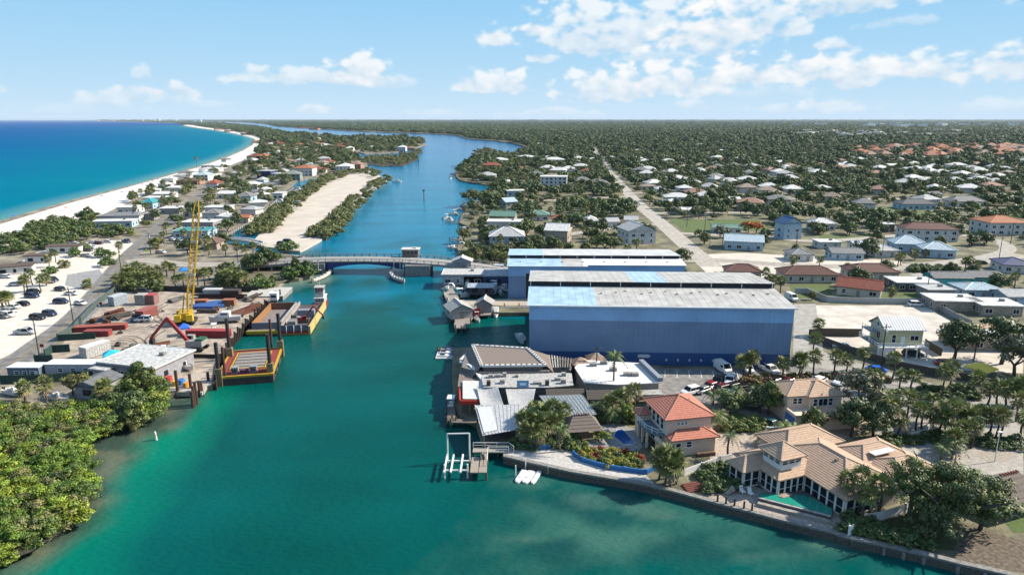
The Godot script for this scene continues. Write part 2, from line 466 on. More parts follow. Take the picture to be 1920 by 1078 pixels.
var clearings := []
func lay(called: String, a: Array, y: float, m: Material) -> void:
	var b := mb(); b.prism(poly(a), y, y)
	clearings.push_back(poly(a))
	struct(called, b, m)

func road(called: String, a: Array, w: float, y: float, m: Material, line := true) -> void:
	var b := mb(); b.strip(smooth(pts(a)), w, y)
	block_line(smooth(pts(a)), w * 0.5 + 1.0)
	var o := struct(called, b, m)
	if line:
		var l := mb(); l.strip(smooth(pts(a)), 0.16, y + 0.012, 0.12); l.strip(smooth(pts(a)), 0.16, y + 0.012, -0.12)
		part(o, "centre_line", l, mt(0.62, 0.42, 0.05, 0.8, 3.0, 0.4))
		l = mb(); l.strip(smooth(pts(a)), 0.15, y + 0.012, w * 0.5 - 0.35); l.strip(smooth(pts(a)), 0.15, y + 0.012, -w * 0.5 + 0.35)
		part(o, "edge_line", l, mt(0.7, 0.7, 0.68, 0.8, 3.0, 0.4))

func smooth(a: Array) -> Array:
	if a.size() < 3: return a
	var o := []
	for k in a.size() - 1:
		var p0: Vector2 = a[max(k - 1, 0)]; var p1: Vector2 = a[k]; var p2: Vector2 = a[k + 1]; var p3: Vector2 = a[min(k + 2, a.size() - 1)]
		for s in 6:
			o.push_back(p1.cubic_interpolate(p2, p0, p3, s / 6.0))
	o.push_back(a[-1])
	return o

func build_roads() -> void:
	var asph := mt(0.30, 0.285, 0.27, 0.92, 11.0, 0.3)
	var pale := mt(0.50, 0.46, 0.41, 0.92, 11.0, 0.25)
	road("beach_road", [-135, -120, -117.9, -137.7, -119.8, -153.2, -123.3, -168.8, -127.8, -188.0, -136.0, -211.8, -149.2, -245.4, -158.5, -269.3, -168.9, -298.1, -180.6, -333.4, -199.1, -388.0, -219.4, -454.2, -249.5, -550.6, -288.9, -677.7, -350.4, -878.8, -417.3, -1115.2], 7.6, 1.225, asph)
	road("bridge_approach_road", [-158.7, -273.5, -151.8, -276.8, -136.0, -269.3, -120.5, -268.3, -106.2, -270.4, -96.1, -272.5], 8.4, 1.24, pale)
	# sandy beach car park and its paved entrance
	lay("shell_car_park", [-125.4, -147.3, -177.6, -214.5, -189.8, -245.4, -209.8, -291.9, -205.2, -318.4, -189.0, -325.7, -176.3, -314.1, -157.9, -264.2, -147.2, -236.9, -130.9, -192.9, -125.0, -166.2], 1.208, mt(0.74, 0.68, 0.60, 0.95, 19.0, 0.12))
	lay("paved_crossing", [-167.9, -249.8, -161.4, -259.2, -151.2, -245.4, -145.8, -225.2, -158.0, -232.9], 1.216, mt(0.40, 0.40, 0.40, 0.9, 7.0, 0.2))
	lay("paved_lane", [-137.2, -212.5, -136.1, -217.9, -130.4, -211.1, -122.1, -183.9, -118.1, -170.5, -122.8, -176.0], 1.232, mt(0.28, 0.30, 0.34, 0.9, 7.0, 0.25))
	# the contractor's dirt yard
	lay("dirt_yard", [-116.7, -166.2, -136.7, -225.2, -126.4, -223.0, -102.1, -225.2, -77.9, -219.4, -77.6, -207.2, -76.0, -189.6, -74.1, -170.1, -70.7, -152.9, -66.3, -140.8, -75.0, -135.1, -97.9, -150.7, -112.7, -143.3, -116.8, -145.6], 1.212, mt(0.60, 0.50, 0.405, 0.96, 17.0, 0.36))
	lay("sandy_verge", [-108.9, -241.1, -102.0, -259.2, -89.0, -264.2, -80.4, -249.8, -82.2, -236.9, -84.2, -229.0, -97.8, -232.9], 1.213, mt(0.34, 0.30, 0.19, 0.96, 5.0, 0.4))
	var tr := mb()
	for a in [[-102.2, -184.8, -98.8, -182.5, -96.9, -183.3], [-105.6, -174.0, -102.6, -174.0, -99.0, -171.3, -95.6, -166.7], [-102.3, -166.7, -99.5, -166.7, -95.1, -163.6], [-94.0, -168.0, -96.6, -171.9, -97.3, -176.0, -97.3, -180.3], [-106.6, -178.9, -105.5, -181.8, -102.8, -182.5, -101.9, -185.6], [-106.3, -169.3, -103.7, -170.6, -100.0, -169.3], [-99.1, -186.3, -102.8, -189.5, -106.7, -194.4, -109.5, -201.4, -109.8, -207.8]]:
		for o in [-0.9, 0.9]: tr.strip(smooth(pts(a)), 0.55, 1.218, o)
	struct("tyre_tracks", tr, mt(0.36, 0.29, 0.23, 0.96, 3.0, 0.5))
	# mainland streets
	road("marina_street", [85.1, -129.2, 97.1, -132.5, 107.2, -126.6], 7.0, 1.222, mt(0.42, 0.40, 0.37, 0.9, 9.0, 0.25), false)
	lay("marina_parking_asphalt", [33.3, -150.7, 65.0, -150.0, 70.5, -157.4, 76.4, -158.9, 82.7, -145.6, 92.5, -137.7, 105.2, -129.8, 99.2, -121.6, 77.2, -122.8, 65.5, -129.2, 56.7, -134.8, 51.8, -119.3, 47.7, -119.3, 40.4, -129.2, 31.4, -133.3], 1.212, mt(0.36, 0.345, 0.33, 0.93, 9.0, 0.28))
	lay("service_lane", [66.2, -150.7, 89.6, -207.9, 96.4, -207.9, 78.5, -162.1, 85.4, -150.7, 94.0, -140.1, 92.7, -136.2, 81.0, -142.3, 72.8, -150.7], 1.218, mt(0.46, 0.44, 0.40, 0.93, 9.0, 0.22))
	lay("sand_lot", [88.8, -206.6, 129.9, -206.0, 127.3, -184.9, 125.2, -170.5, 131.9, -166.2, 118.0, -147.3, 92.9, -150.7, 87.9, -166.2, 76.0, -170.5], 1.21, mt(0.76, 0.69, 0.61, 0.96, 29.0, 0.2))
	lay("paver_driveway", [35.1, -110.6, 38.1, -115.9, 47.1, -117.4, 56.9, -119.3, 70.3, -121.6, 71.1, -119.3, 57.9, -112.7, 45.8, -108.6, 37.5, -103.0, 33.4, -103.0], 1.214, mt(0.56, 0.46, 0.38, 0.92, 3.0, 0.2))
	lay("white_wall_court", [69.1, -119.3, 79.3, -126.6, 90.0, -126.6, 99.2, -121.6, 83.1, -99.5, 77.0, -99.5, 71.4, -103.0, 65.0, -109.6], 1.213, mt(0.50, 0.46, 0.41, 0.94, 5.0, 0.25))
	road("mainland_avenue", [221.1, -288.3, 189.9, -272.5, 170.8, -266.2, 135.7, -264.2, 111.4, -267.2, 92.4, -274.6, 79.8, -276.8, 53.6, -279.0], 8.5, 1.226, pale)
	road("straight_street", [79.5, -264.2, 80.2, -276.8, 81.1, -308.6, 84.4, -381.8, 88.1, -478.2, 98.2, -620.6, 109.3, -769.5, 122.8, -933.9, 141.8, -1149.4, 171.0, -1462.6], 9.0, 1.232, mt(0.56, 0.51, 0.45, 0.92, 11.0, 0.2), false)
	lay("shell_lot", [76.0, -288.3, 103.0, -293.1, 123.4, -285.9, 151.9, -279.0, 160.6, -274.6, 154.1, -259.2, 121.9, -252.6, 101.8, -242.8, 74.1, -248.9], 1.215, mt(0.66, 0.60, 0.52, 0.95, 21.0, 0.12))
	lay("tan_lot", [131.9, -186.0, 142.0, -187.3, 144.9, -183.4, 139.6, -176.0, 132.0, -177.2], 1.217, mt(0.55, 0.40, 0.27, 0.95, 9.0, 0.2))
	road("side_street", [146.3, -214.5, 152.0, -236.9, 154.1, -259.2, 146.8, -265.2], 6.0, 1.218, pale, false)
	for a in [[83.3, -348.2, 100.2, -341.5, 123.5, -338.2, 146.3, -322.7, 200.5, -341.5], [87.1, -422.2, 124.4, -427.3, 177.5, -417.3, 205.4, -394.4], [93.3, -542.4, 144.2, -542.4, 205.6, -504.8, 292.6, -504.8, 399.7, -526.7], [106.0, -710.4, 184.2, -696.9, 328.5, -659.5, 511.3, -677.7], [89.4, -519.2, 55.3, -504.8, 19.2, -491.1], [83.6, -377.7, 54.5, -362.4, 27.1, -341.5], [117.0, -858.5, 359.0, -858.5, 659.9, -878.8]]: road("back_street", a, 6.0, 1.221, mt(0.52, 0.475, 0.42, 0.92, 11.0, 0.25), false)
	road("curved_street", [158.0, -266.2, 179.0, -272.5, 201.8, -283.6, 221.2, -298.1, 233.0, -318.4, 233.0, -333.4, 224.8, -341.5], 6.5, 1.236, pale, false)
	lay("ball_field", [91.8, -394.4, 143.9, -396.6, 141.9, -369.9, 135.0, -355.1, 89.7, -348.2], 1.23, mt(0.13, 0.20, 0.04, 0.95, 9.0, 0.3))
	for a in [[225.6, -448.5, 268.9, -462.9, 266.0, -422.2, 208.3, -388.0], [297.7, -435.0, 342.5, -454.2, 302.0, -398.8, 287.7, -410.2], [155.8, -341.5, 184.2, -341.5, 172.2, -318.4, 146.9, -318.4], [97.8, -232.9, 114.7, -236.9, 106.1, -217.9, 92.3, -214.5], [113.8, -223.0, 137.2, -223.0, 133.2, -214.5, 103.9, -213.1], [45.5, -121.6, 42.5, -125.3, 45.0, -126.6, 46.9, -122.8]]:
		lay("lawn", a, 1.22, mt(0.13, 0.19, 0.045, 0.96, 7.0, 0.35))

# ---------------------------------------------------------------- bridge
func build_bridge() -> void:
	var conc := mt(0.52, 0.50, 0.47, 0.9, 5.0, 0.28)
	var dark := mt(0.30, 0.30, 0.30, 0.9, 4.0, 0.3)
	var blue := mt(0.02, 0.05, 0.30, 0.5, 6.0, 0.25)
	var white := mt(0.75, 0.74, 0.71, 0.8, 5.0, 0.2)
	var b := thing("drawbridge", "low concrete drawbridge with blue steel span and a control house over the channel", "bridge")
	# axis runs from the island (x -108) to the mainland (x -5)
	var path := [Vector3(-114, 1.6, -260), Vector3(-100, 3.1, -261.5), Vector3(-85, 4.3, -262), Vector3(-72, 4.8, -262), Vector3(-57, 5.0, -261.5), Vector3(-42, 4.9, -260.5), Vector3(-28, 4.4, -258.5), Vector3(-14, 3.6, -255.5), Vector3(2, 2.4, -251), Vector3(12, 1.5, -248)]
	var deck := mb(); var deck2 := mb(); var steel := mb(); var wear := mb()
	for k in path.size() - 1:
		var p: Vector3 = path[k]; var q: Vector3 = path[k + 1]
		var lift := k >= 3 and k <= 4
		var t: MB = steel if lift else (deck if k < 3 else deck2)
		var s := V(0, 0, 5.2)
		var thick := V(0, 0.9 if not lift else 0.5, 0)
		t.quad(p - s, q - s, q + s, p + s, Vector3.UP)
		t.quad(p - s - thick, q - s - thick, q + s - thick, p + s - thick, Vector3.DOWN)
		t.quad(p + s, q + s, q + s - thick, p + s - thick, Vector3.BACK)
		t.quad(p - s, q - s, q - s - thick, p - s - thick, Vector3.FORWARD)
		wear.quad(p - V(0, -0.02, 3.9), q - V(0, -0.02, 3.9), q + V(0, 0.02, 3.9), p + V(0, 0.02, 3.9), Vector3.UP)
	part(b, "deck", deck, conc); part(b, "deck", deck2, conc)
	part(b, "bascule_span", steel, dark)
	part(b, "roadway", wear, mt(0.45, 0.43, 0.40, 0.9, 6.0, 0.2))
	# curved blue girders under the span
	for sz in [-4.2, 4.2]:
		var g := mb()
		for k in 12:
			var t0 := k / 12.0; var t1 := (k + 1) / 12.0
			var pa := V(lerpf(-72, -42.5, t0), 0, 0); var pb := V(lerpf(-72, -42.5, t1), 0, 0)
			var top0 := 4.25 + 0.2 * sin(t0 * PI); var top1 := 4.25 + 0.2 * sin(t1 * PI)
			var d0 := 0.8 + 2.0 * pow(absf(t0 * 2 - 1), 2.0); var d1 := 0.8 + 2.0 * pow(absf(t1 * 2 - 1), 2.0)
			var zc: float = -261.7 + sz
			g.quad(V(pa.x, top0, zc + 0.2), V(pb.x, top1, zc + 0.2), V(pb.x, top1 - d1, zc + 0.2), V(pa.x, top0 - d0, zc + 0.2), Vector3.BACK)
			g.quad(V(pa.x, top0, zc - 0.2), V(pb.x, top1, zc - 0.2), V(pb.x, top1 - d1, zc - 0.2), V(pa.x, top0 - d0, zc - 0.2), Vector3.FORWARD)
			g.quad(V(pa.x, top0 - d0, zc - 0.2), V(pb.x, top1 - d1, zc - 0.2), V(pb.x, top1 - d1, zc + 0.2), V(pa.x, top0 - d0, zc + 0.2), Vector3.DOWN)
		part(b, "girder", g, blue)
	for a in [[-77.0, -262.0, 9.5, 4.0], [-36.0, -258.6, 9.5, 3.9]]:
		var pr := mb(); pr.box(V(a[0], 1.0, a[1] + 1.0), V(a[2], 6.2, 11.0))
		part(b, "pier", pr, mt(0.36, 0.36, 0.36, 0.92, 4.0, 0.35))
	for x in [-103.0, -93.0, -22.0, -12.0, -3.0]:
		for dz in [-3.5, 0, 3.5]:
			var pr := mb(); pr.tube(V(x, -3, -258.0 + (x + 60) * 0.06 + dz), V(x, 3.2 - absf(x + 55) * 0.018, -258.0 + (x + 60) * 0.06 + dz), 0.45, 0.45, 6)
			part(b, "pile", pr, conc)
	# railings with posts
	for sgn in [-1, 1]:
		var rl := mb()
		for k in path.size() - 1:
			var p: Vector3 = path[k] + V(0, 0, 5.05 * sgn); var q: Vector3 = path[k + 1] + V(0, 0, 5.05 * sgn)
			rl.beam(p + V(0, 1.05, 0), q + V(0, 1.05, 0), 0.16, 0.2)
			rl.beam(p + V(0, 0.6, 0), q + V(0, 0.6, 0), 0.1, 0.14)
		part(b, "railing", rl, mt(0.45, 0.45, 0.44, 0.7, 3.0, 0.2))
		for k in path.size() - 1:
			for s in 5:
				var p: Vector3 = path[k].lerp(path[k + 1], s / 5.0) + V(0, 0, 5.05 * sgn)
				var po := mb(); po.box(V(0, 0.5, 0), V(0.3, 1.1, 0.3))
				part(b, "railing_post", po, white if sgn > 0 else dark).position = p
	# control house
	var hs := mb(); hs.box(V(0, 1.4, 0), V(6.4, 2.8, 4.0))
	var h := part(b, "control_house", hs, mt(0.42, 0.37, 0.32, 0.9, 2.0, 0.45)); h.position = V(-40.5, 4.9, -267.0)
	var rf := mb(); rf.box(V(0, 3.0, 0), V(7.2, 0.4, 4.8)); rf.box(V(1.6, 3.4, 0), V(1.2, 0.5, 1.2))
	part(h, "roof", rf, white)
	for x in [-2.2, -0.75, 0.75, 2.2]:
		var w := mb(); w.box(V(x, 1.7, 2.03), V(0.9, 1.1, 0.08))
		part(h, "window", w, pm(0.03, 0.04, 0.05, 0.1))
	var leg := mb(); leg.box(V(-40.5, 0.9, -267.4), V(5.6, 8.0, 3.2))
	part(b, "house_footing", leg, conc)
	# gate frames near the spans
	for x in [-74.5, -43.0]:
		var fr := mb(); fr.box(V(x, 4.0, -255.0), V(0.25, 5.0, 0.25)); fr.box(V(x - 2.4, 4.0, -255.0), V(0.25, 5.0, 0.25)); fr.box(V(x - 1.2, 1.9, -254.8), V(4.6, 0.25, 0.8))
		part(b, "access_ladder", fr, white)
	# curved timber fenders
	for a in [["curved white-topped timber fender beside the island-side bridge pier", [-73.1, -267.0, -70.6, -260.1, -70.5, -251.6, -71.4, -246.2, -73.0, -241.9]], ["curved white-topped timber fender beside the pier below the control house", [-47.4, -260.1, -46.6, -254.4, -44.2, -247.1, -41.6, -243.6, -39.5, -241.1]]]:
		var t := thing("bridge_fender", a[0], "fender")
		var m := mb(); var pp := smooth(pts(a[1]))
		for k in pp.size() - 1:
			m.beam(V(pp[k].x, 0.9, pp[k].y), V(pp[k + 1].x, 0.9, pp[k + 1].y), 1.1, 0.9)
		part(t, "walkway", m, white)
		m = mb()
		for k in pp.size() - 1:
			m.beam(V(pp[k].x, 0.1, pp[k].y), V(pp[k + 1].x, 0.1, pp[k + 1].y), 0.7, 1.0)
		part(t, "wale", m, mt(0.12, 0.09, 0.07))
		for k in range(0, pp.size(), 3):
			m = mb(); m.tube(V(pp[k].x, -3, pp[k].y + 0.4), V(pp[k].x, 1.9, pp[k].y + 0.4), 0.28, 0.28, 6)
			part(t, "pile", m, mt(0.55, 0.5, 0.45))

# ---------------------------------------------------------------- the two dry-stack boat warehouses
func corrugated(r: float, g: float, b: float) -> StandardMaterial3D:
	var key := "corr%.3f%.3f%.3f" % [r, g, b]
	if mats.has(key): return mats[key]
	var m: StandardMaterial3D = mt(r, g, b, 0.6, 37.0, 0.1).duplicate()
	m.heightmap_enabled = false
	mats[key] = m
	return m

func build_warehouses() -> void:
	# near one: 62 x 37 m, eaves 15.8 m, ridge slot
	var t := thing("boat_warehouse", "huge blue metal boat storage warehouse beside the restaurant car park, nearest of the two", "warehouse", V(4.1, LAND, -153.9), deg_to_rad(-2.6))
	var L := 61.3; var D := 36.5; var E := 14.6
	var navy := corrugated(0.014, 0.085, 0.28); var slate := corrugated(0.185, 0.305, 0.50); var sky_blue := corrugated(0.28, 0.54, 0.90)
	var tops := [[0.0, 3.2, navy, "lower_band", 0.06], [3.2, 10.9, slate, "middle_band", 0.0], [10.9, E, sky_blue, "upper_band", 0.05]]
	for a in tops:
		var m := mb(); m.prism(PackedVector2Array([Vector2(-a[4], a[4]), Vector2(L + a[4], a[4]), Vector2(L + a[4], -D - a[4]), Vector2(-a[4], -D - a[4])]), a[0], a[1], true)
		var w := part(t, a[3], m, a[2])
		# standing ribs of the cladding
		var rb := mb()
		var x := 0.6
		while x < L:
			rb.box(V(x, (a[0] + a[1]) * 0.5, a[4] + 0.02), V(0.09, a[1] - a[0] - 0.1, 0.05)); x += 1.2
		part(w, "cladding_rib", rb, a[2]).set_meta("kind", "stuff")
	# side profile above the eaves: low front slope, clerestory step, higher back slope
	var m: MB
	var zs := -16.0; var y1 := 15.25; var y2 := 16.55
	for x in [0.0, L]:
		m = mb(); var sx := V(-1 if x == 0 else 1, 0, 0)
		m.tri(V(x, E, 0), V(x, y1, zs), V(x, E, zs), sx); m.quad(V(x, E, zs), V(x, y2, zs), V(x, E + 0.05, -D), V(x, E, -D), sx)
		part(t, "gable", m, sky_blue)
	var grey := mt(0.62, 0.605, 0.575, 0.6, 21.0, 0.22); var pale := mt(0.50, 0.72, 0.92, 0.6, 17.0, 0.16); var wht := mt(0.86, 0.90, 0.95, 0.55, 9.0, 0.12)
	for a in [[-0.5, 15.9, pale, 0], [15.9, L + 0.5, grey, 0], [-0.5, 26.6, grey, 1], [26.6, 35.0, pale, 1], [35.0, L + 0.5, grey, 1]]:
		m = mb()
		if a[3] == 0: roof_sheet(m, a[0], a[1], 0.5, E, zs, y1)
		else: roof_sheet(m, a[0], a[1], -D - 0.4, E + 0.08, zs + 0.3, y2)
		part(t, "roof_sheet", m, a[2])
		m = mb()
		var x: float = a[0] + 0.9
		while x < a[1] - 0.3:
			if a[3] == 0: m.beam(V(x, E + 0.01, 0.4), V(x, y1 + 0.01, zs + 0.1), 0.06, 0.05)
			else: m.beam(V(x, E + 0.09, -D - 0.3), V(x, y2 + 0.01, zs + 0.2), 0.06, 0.05)
			x += 1.8
		part(t, "roof_seam", m, a[2]).set_meta("kind", "stuff")
	for k in 14:
		m = mb(); m.box(V(17.5 + k * 3.1 + 0.7 * (k % 2), E + 0.55, -9.5 - (k % 3) * 1.2), V(0.5, 0.4, 0.5)); part(t, "roof_vent", m, grey)
	m = mb(); m.box(V(L * 0.5, (y1 + y2) * 0.5, zs - 0.15), V(L - 0.1, y2 - y1 - 0.1, 0.2)); part(t, "clerestory", m, mt(0.02, 0.02, 0.025, 0.9, 0))
	var xb := 0.0
	while xb <= L + 0.1:
		m = mb(); m.box(V(xb, (y1 + y2) * 0.5, zs), V(0.2, y2 - y1, 0.18)); part(t, "clerestory_post", m, wht); xb += 7.66
	m = mb(); m.box(V(L * 0.5, E - 0.1, 0.62), V(L + 1.3, 0.3, 0.25)); part(t, "gutter", m, wht)
	# sign and bay number plates
	m = mb(); m.box(V(27.0, 2.35, 0.15), V(2.3, 0.8, 0.06)); m.tri(V(28.15, 2.85, 0.18), V(28.15, 1.85, 0.18), V(28.9, 2.35, 0.18), Vector3.BACK); part(t, "arrow_sign", m, mt(0.62, 0.66, 0.72, 0.7, 2.0, 0.15))
	for k in 5:
		m = mb(); m.box(V(32.6 + k * 2.72, 1.45, 0.12), V(0.34, 0.5, 0.05)); part(t, "bay_plate", m, pm(0.55, 0.65, 0.8, 0.7))
	m = mb(); m.box(V(L + 0.35, 8.0, -3.0), V(0.6, 0.9, 0.5)); part(t, "wall_lamp", m, pm(0.1, 0.1, 0.1))
	m = mb(); m.box(V(-0.05, 5.0, -12.0), V(0.15, 8.5, 8.0)); m.box(V(-0.05, 5.0, -26.0), V(0.15, 8.5, 8.0)); part(t, "door_opening", m, mt(0.03, 0.03, 0.035, 0.9, 0))

	# far one behind it, front in two sections
	t = thing("boat_warehouse", "blue metal boat storage warehouse with stepped front behind the larger one", "warehouse", V(-1.2, LAND, -215.3), deg_to_rad(-1.2))
	L = 57.5; D = 29.0; E = 10.8
	for a in [[0.0, 7.4, slate, "lower_band", 0.0], [7.4, E, sky_blue, "upper_band", 0.06]]:
		m = mb(); m.prism(PackedVector2Array([Vector2(-a[4], a[4]), Vector2(25.4 + a[4], a[4]), Vector2(25.4 + a[4], -1.6 + a[4]), Vector2(L + a[4], -1.6 + a[4]), Vector2(L + a[4], -D - a[4]), Vector2(-a[4], -D - a[4])]), a[0], a[1])
		part(t, a[3], m, a[2])
	zs = -10.0; y1 = 11.35; y2 = 12.4
	for x in [0.0, L]:
		m = mb(); var sx := V(-1 if x == 0 else 1, 0, 0); var z0 := 0.0 if x == 0 else -1.6
		m.tri(V(x, E, z0), V(x, y1, zs), V(x, E, zs), sx); m.quad(V(x, E, zs), V(x, y2, zs), V(x, E + 0.05, -D), V(x, E, -D), sx); part(t, "gable", m, sky_blue)
	for a in [[-0.4, 17.4, pale, 0.4], [17.4, 24.4, grey, 0.4], [24.4, 25.8, wht, 0.4], [25.8, L + 0.4, wht, -1.2]]:
		m = mb(); roof_sheet(m, a[0], a[1], a[3], E + (0.0 if a[3] > 0 else 0.1), zs, y1); part(t, "roof_sheet", m, a[2])
	for a in [[-0.4, 11.5, pale], [11.5, L + 0.4, mt(0.74, 0.75, 0.76, 0.6, 21.0, 0.2)]]:
		m = mb(); roof_sheet(m, a[0], a[1], -D - 0.4, E + 0.08, zs + 0.3, y2); part(t, "roof_sheet", m, a[2])
	m = mb(); m.box(V(L * 0.5, (y1 + y2) * 0.5, zs - 0.15), V(L - 0.1, y2 - y1 - 0.1, 0.2)); part(t, "clerestory", m, mt(0.02, 0.02, 0.025, 0.9, 0))
	xb = 0.0
	while xb <= L + 0.1:
		m = mb(); m.box(V(xb, (y1 + y2) * 0.5, zs), V(0.2, y2 - y1, 0.18)); part(t, "clerestory_post", m, wht); xb += 5.75
	m = mb(); m.box(V(12.5, E - 0.05, 0.5), V(26.0, 0.2, 0.25)); part(t, "gutter", m, wht); m = mb(); m.box(V(41.7, E + 0.05, -1.1), V(32.0, 0.2, 0.25)); part(t, "gutter", m, wht)
	m = mb(); m.box(V(9.0, 4.2, 0.02), V(6.5, 8.2, 0.1)); part(t, "door_opening", m, mt(0.03, 0.03, 0.035, 0.9, 0))
	for k in 8:
		m = mb(); m.box(V(4.0 + k * 6.9, E + 0.5, -5.0), V(0.6, 0.4, 0.6)); part(t, "roof_vent", m, wht)

func roof_sheet(m: MB, x0: float, x1: float, z0: float, y0: float, z1: float, y1: float) -> void:
	m.quad(V(x0, y0, z0), V(x1, y0, z0), V(x1, y1, z1), V(x0, y1, z1), Vector3.UP)
	m.quad(V(x0, y0 - 0.12, z0), V(x1, y0 - 0.12, z0), V(x1, y1 - 0.12, z1), V(x0, y1 - 0.12, z1), Vector3.DOWN)
	m.quad(V(x0, y0, z0), V(x1, y0, z0), V(x1, y0 - 0.12, z0), V(x0, y0 - 0.12, z0), V(0, 0, signf(z0 - z1)))
	m.quad(V(x0, y0, z0), V(x0, y1, z1), V(x0, y1 - 0.12, z1), V(x0, y0 - 0.12, z0), V(-1, 0, 0))
	m.quad(V(x1, y0, z0), V(x1, y1, z1), V(x1, y1 - 0.12, z1), V(x1, y0 - 0.12, z0), V(1, 0, 0))

# ---------------------------------------------------------------- vegetation
var leaf_mat: StandardMaterial3D
var bark: StandardMaterial3D
var crowns := {}
var trunks := {}
var blocked := []          # [x, z, radius]: where no scattered tree may stand
var grid_blocked := {}

func block(x: float, z: float, r: float) -> void:
	blocked.push_back([x, z, r])
	var s := 20.0
	for i in range(int(floor((x - r) / s)), int(floor((x + r) / s)) + 1):
		for j in range(int(floor((z - r) / s)), int(floor((z + r) / s)) + 1):
			var k := Vector2i(i, j)
			if not grid_blocked.has(k): grid_blocked[k] = []
			grid_blocked[k].push_back(blocked.size() - 1)

func is_free(x: float, z: float, r: float) -> bool:
	var k := Vector2i(int(floor(x / 20.0)), int(floor(z / 20.0)))
	if not grid_blocked.has(k): return true
	for i in grid_blocked[k]:
		var b: Array = blocked[i]
		if Vector2(b[0] - x, b[1] - z).length() < b[2] + r: return false
	return true

func block_line(a: Array, r: float) -> void:
	for k in a.size() - 1:
		var n := int(a[k].distance_to(a[k + 1]) / r) + 1
		for s in n:
			var p: Vector2 = a[k].lerp(a[k + 1], s / float(n))
			block(p.x, p.y, r)

func leaf(m: MB, p: Vector3, out: Vector3, size: float, col: Color, r: RandomNumberGenerator) -> void:
	var ax := Vector3(r.randf_range(-1, 1), r.randf_range(-0.6, 0.6), r.randf_range(-1, 1)).normalized()
	var nn := (out + Vector3(r.randf_range(-1, 1), r.randf_range(-0.5, 1), r.randf_range(-1, 1)) * 0.9).normalized()
	var u := nn.cross(ax)
	if u.length() < 0.05: return
	u = u.normalized() * size
	var w := nn.cross(u) * r.randf_range(0.45, 0.75)
	var a := p - u; var b := p + w; var c := p + u; var d := p - w
	var sm := (nn * 0.6 + out * 0.6).normalized()
	var f := (c - a).cross(b - a)
	if f.dot(sm) < 0:
		var t := b; b = d; d = t
	for q in [a, b, c, a, c, d]:
		m.v.push_back(q); m.n.push_back(sm); m.c.push_back(col)

# a crown of leaf clumps: radius rx, height ry, its middle at y = mid
func crown(key: String, rx: float, ry: float, mid: float, clumps: int, per: int, size: float, base: Color, seed_: int, lump := 0.42, flat_bottom := 0.5, vary := 1.0) -> ArrayMesh:
	if crowns.has(key): return crowns[key]
	var r := RandomNumberGenerator.new()
	r.seed = seed_
	var m := mb()
	for k in clumps:
		var y := r.randf_range(-flat_bottom, 1.0)
		var a := r.randf() * TAU
		var rr := sqrt(maxf(0.0, 1.0 - y * y)) * r.randf_range(0.45, 0.92)
		if r.randf() < 0.25: rr *= 0.5
		var lean := 1.0 + 0.22 * sin(a * 2.0 + seed_) + 0.15 * sin(a * 3.0 + seed_ * 2)
		var ctr := V(cos(a) * rr * rx * lean, mid + y * ry * r.randf_range(0.65, 0.95), sin(a) * rr * rx * lean)
		var cr := rx * lump * r.randf_range(0.6, 1.15)
		var tone := 1.0 + vary * r.randf_range(-0.28, 0.3)
		var warm := r.randf_range(-0.12, 0.16)
		for i in per:
			var o := Vector3(r.randfn(), r.randfn() * 0.9 + 0.25, r.randfn()).normalized()
			var p := ctr + o * cr * pow(r.randf(), 0.35) * V(1, 0.75, 1)
			var t := tone * (1.0 + vary * r.randf_range(-0.25, 0.25))
			leaf(m, p, o, size * r.randf_range(0.6, 1.25), Color(base.r * t * (1 + warm), base.g * t, base.b * t * (1 - warm)), r)
	crowns[key] = m.mesh()
	return crowns[key]

func limbs(key: String, h: float, r0: float, spread: float, seed_: int, n := 4) -> ArrayMesh:
	if trunks.has(key): return trunks[key]
	var r := RandomNumberGenerator.new()
	r.seed = seed_
	var m := mb()
	var top := V(r.randf_range(-0.3, 0.3), h * 0.45, r.randf_range(-0.3, 0.3))
	m.tube(V(0, -0.3, 0), top, r0, r0 * 0.75, 7)
	for k in n:
		var a := TAU * k / n + r.randf() * 0.7
		var e := top + V(cos(a) * spread * 0.55, h * 0.3, sin(a) * spread * 0.55)
		m.tube(top - V(0, 0.2, 0), e, r0 * 0.6, r0 * 0.35, 5)
		m.tube(e, e + V(cos(a) * spread * 0.3, h * 0.25, sin(a) * spread * 0.3), r0 * 0.35, r0 * 0.12, 4)
	trunks[key] = m.mesh()
	return trunks[key]

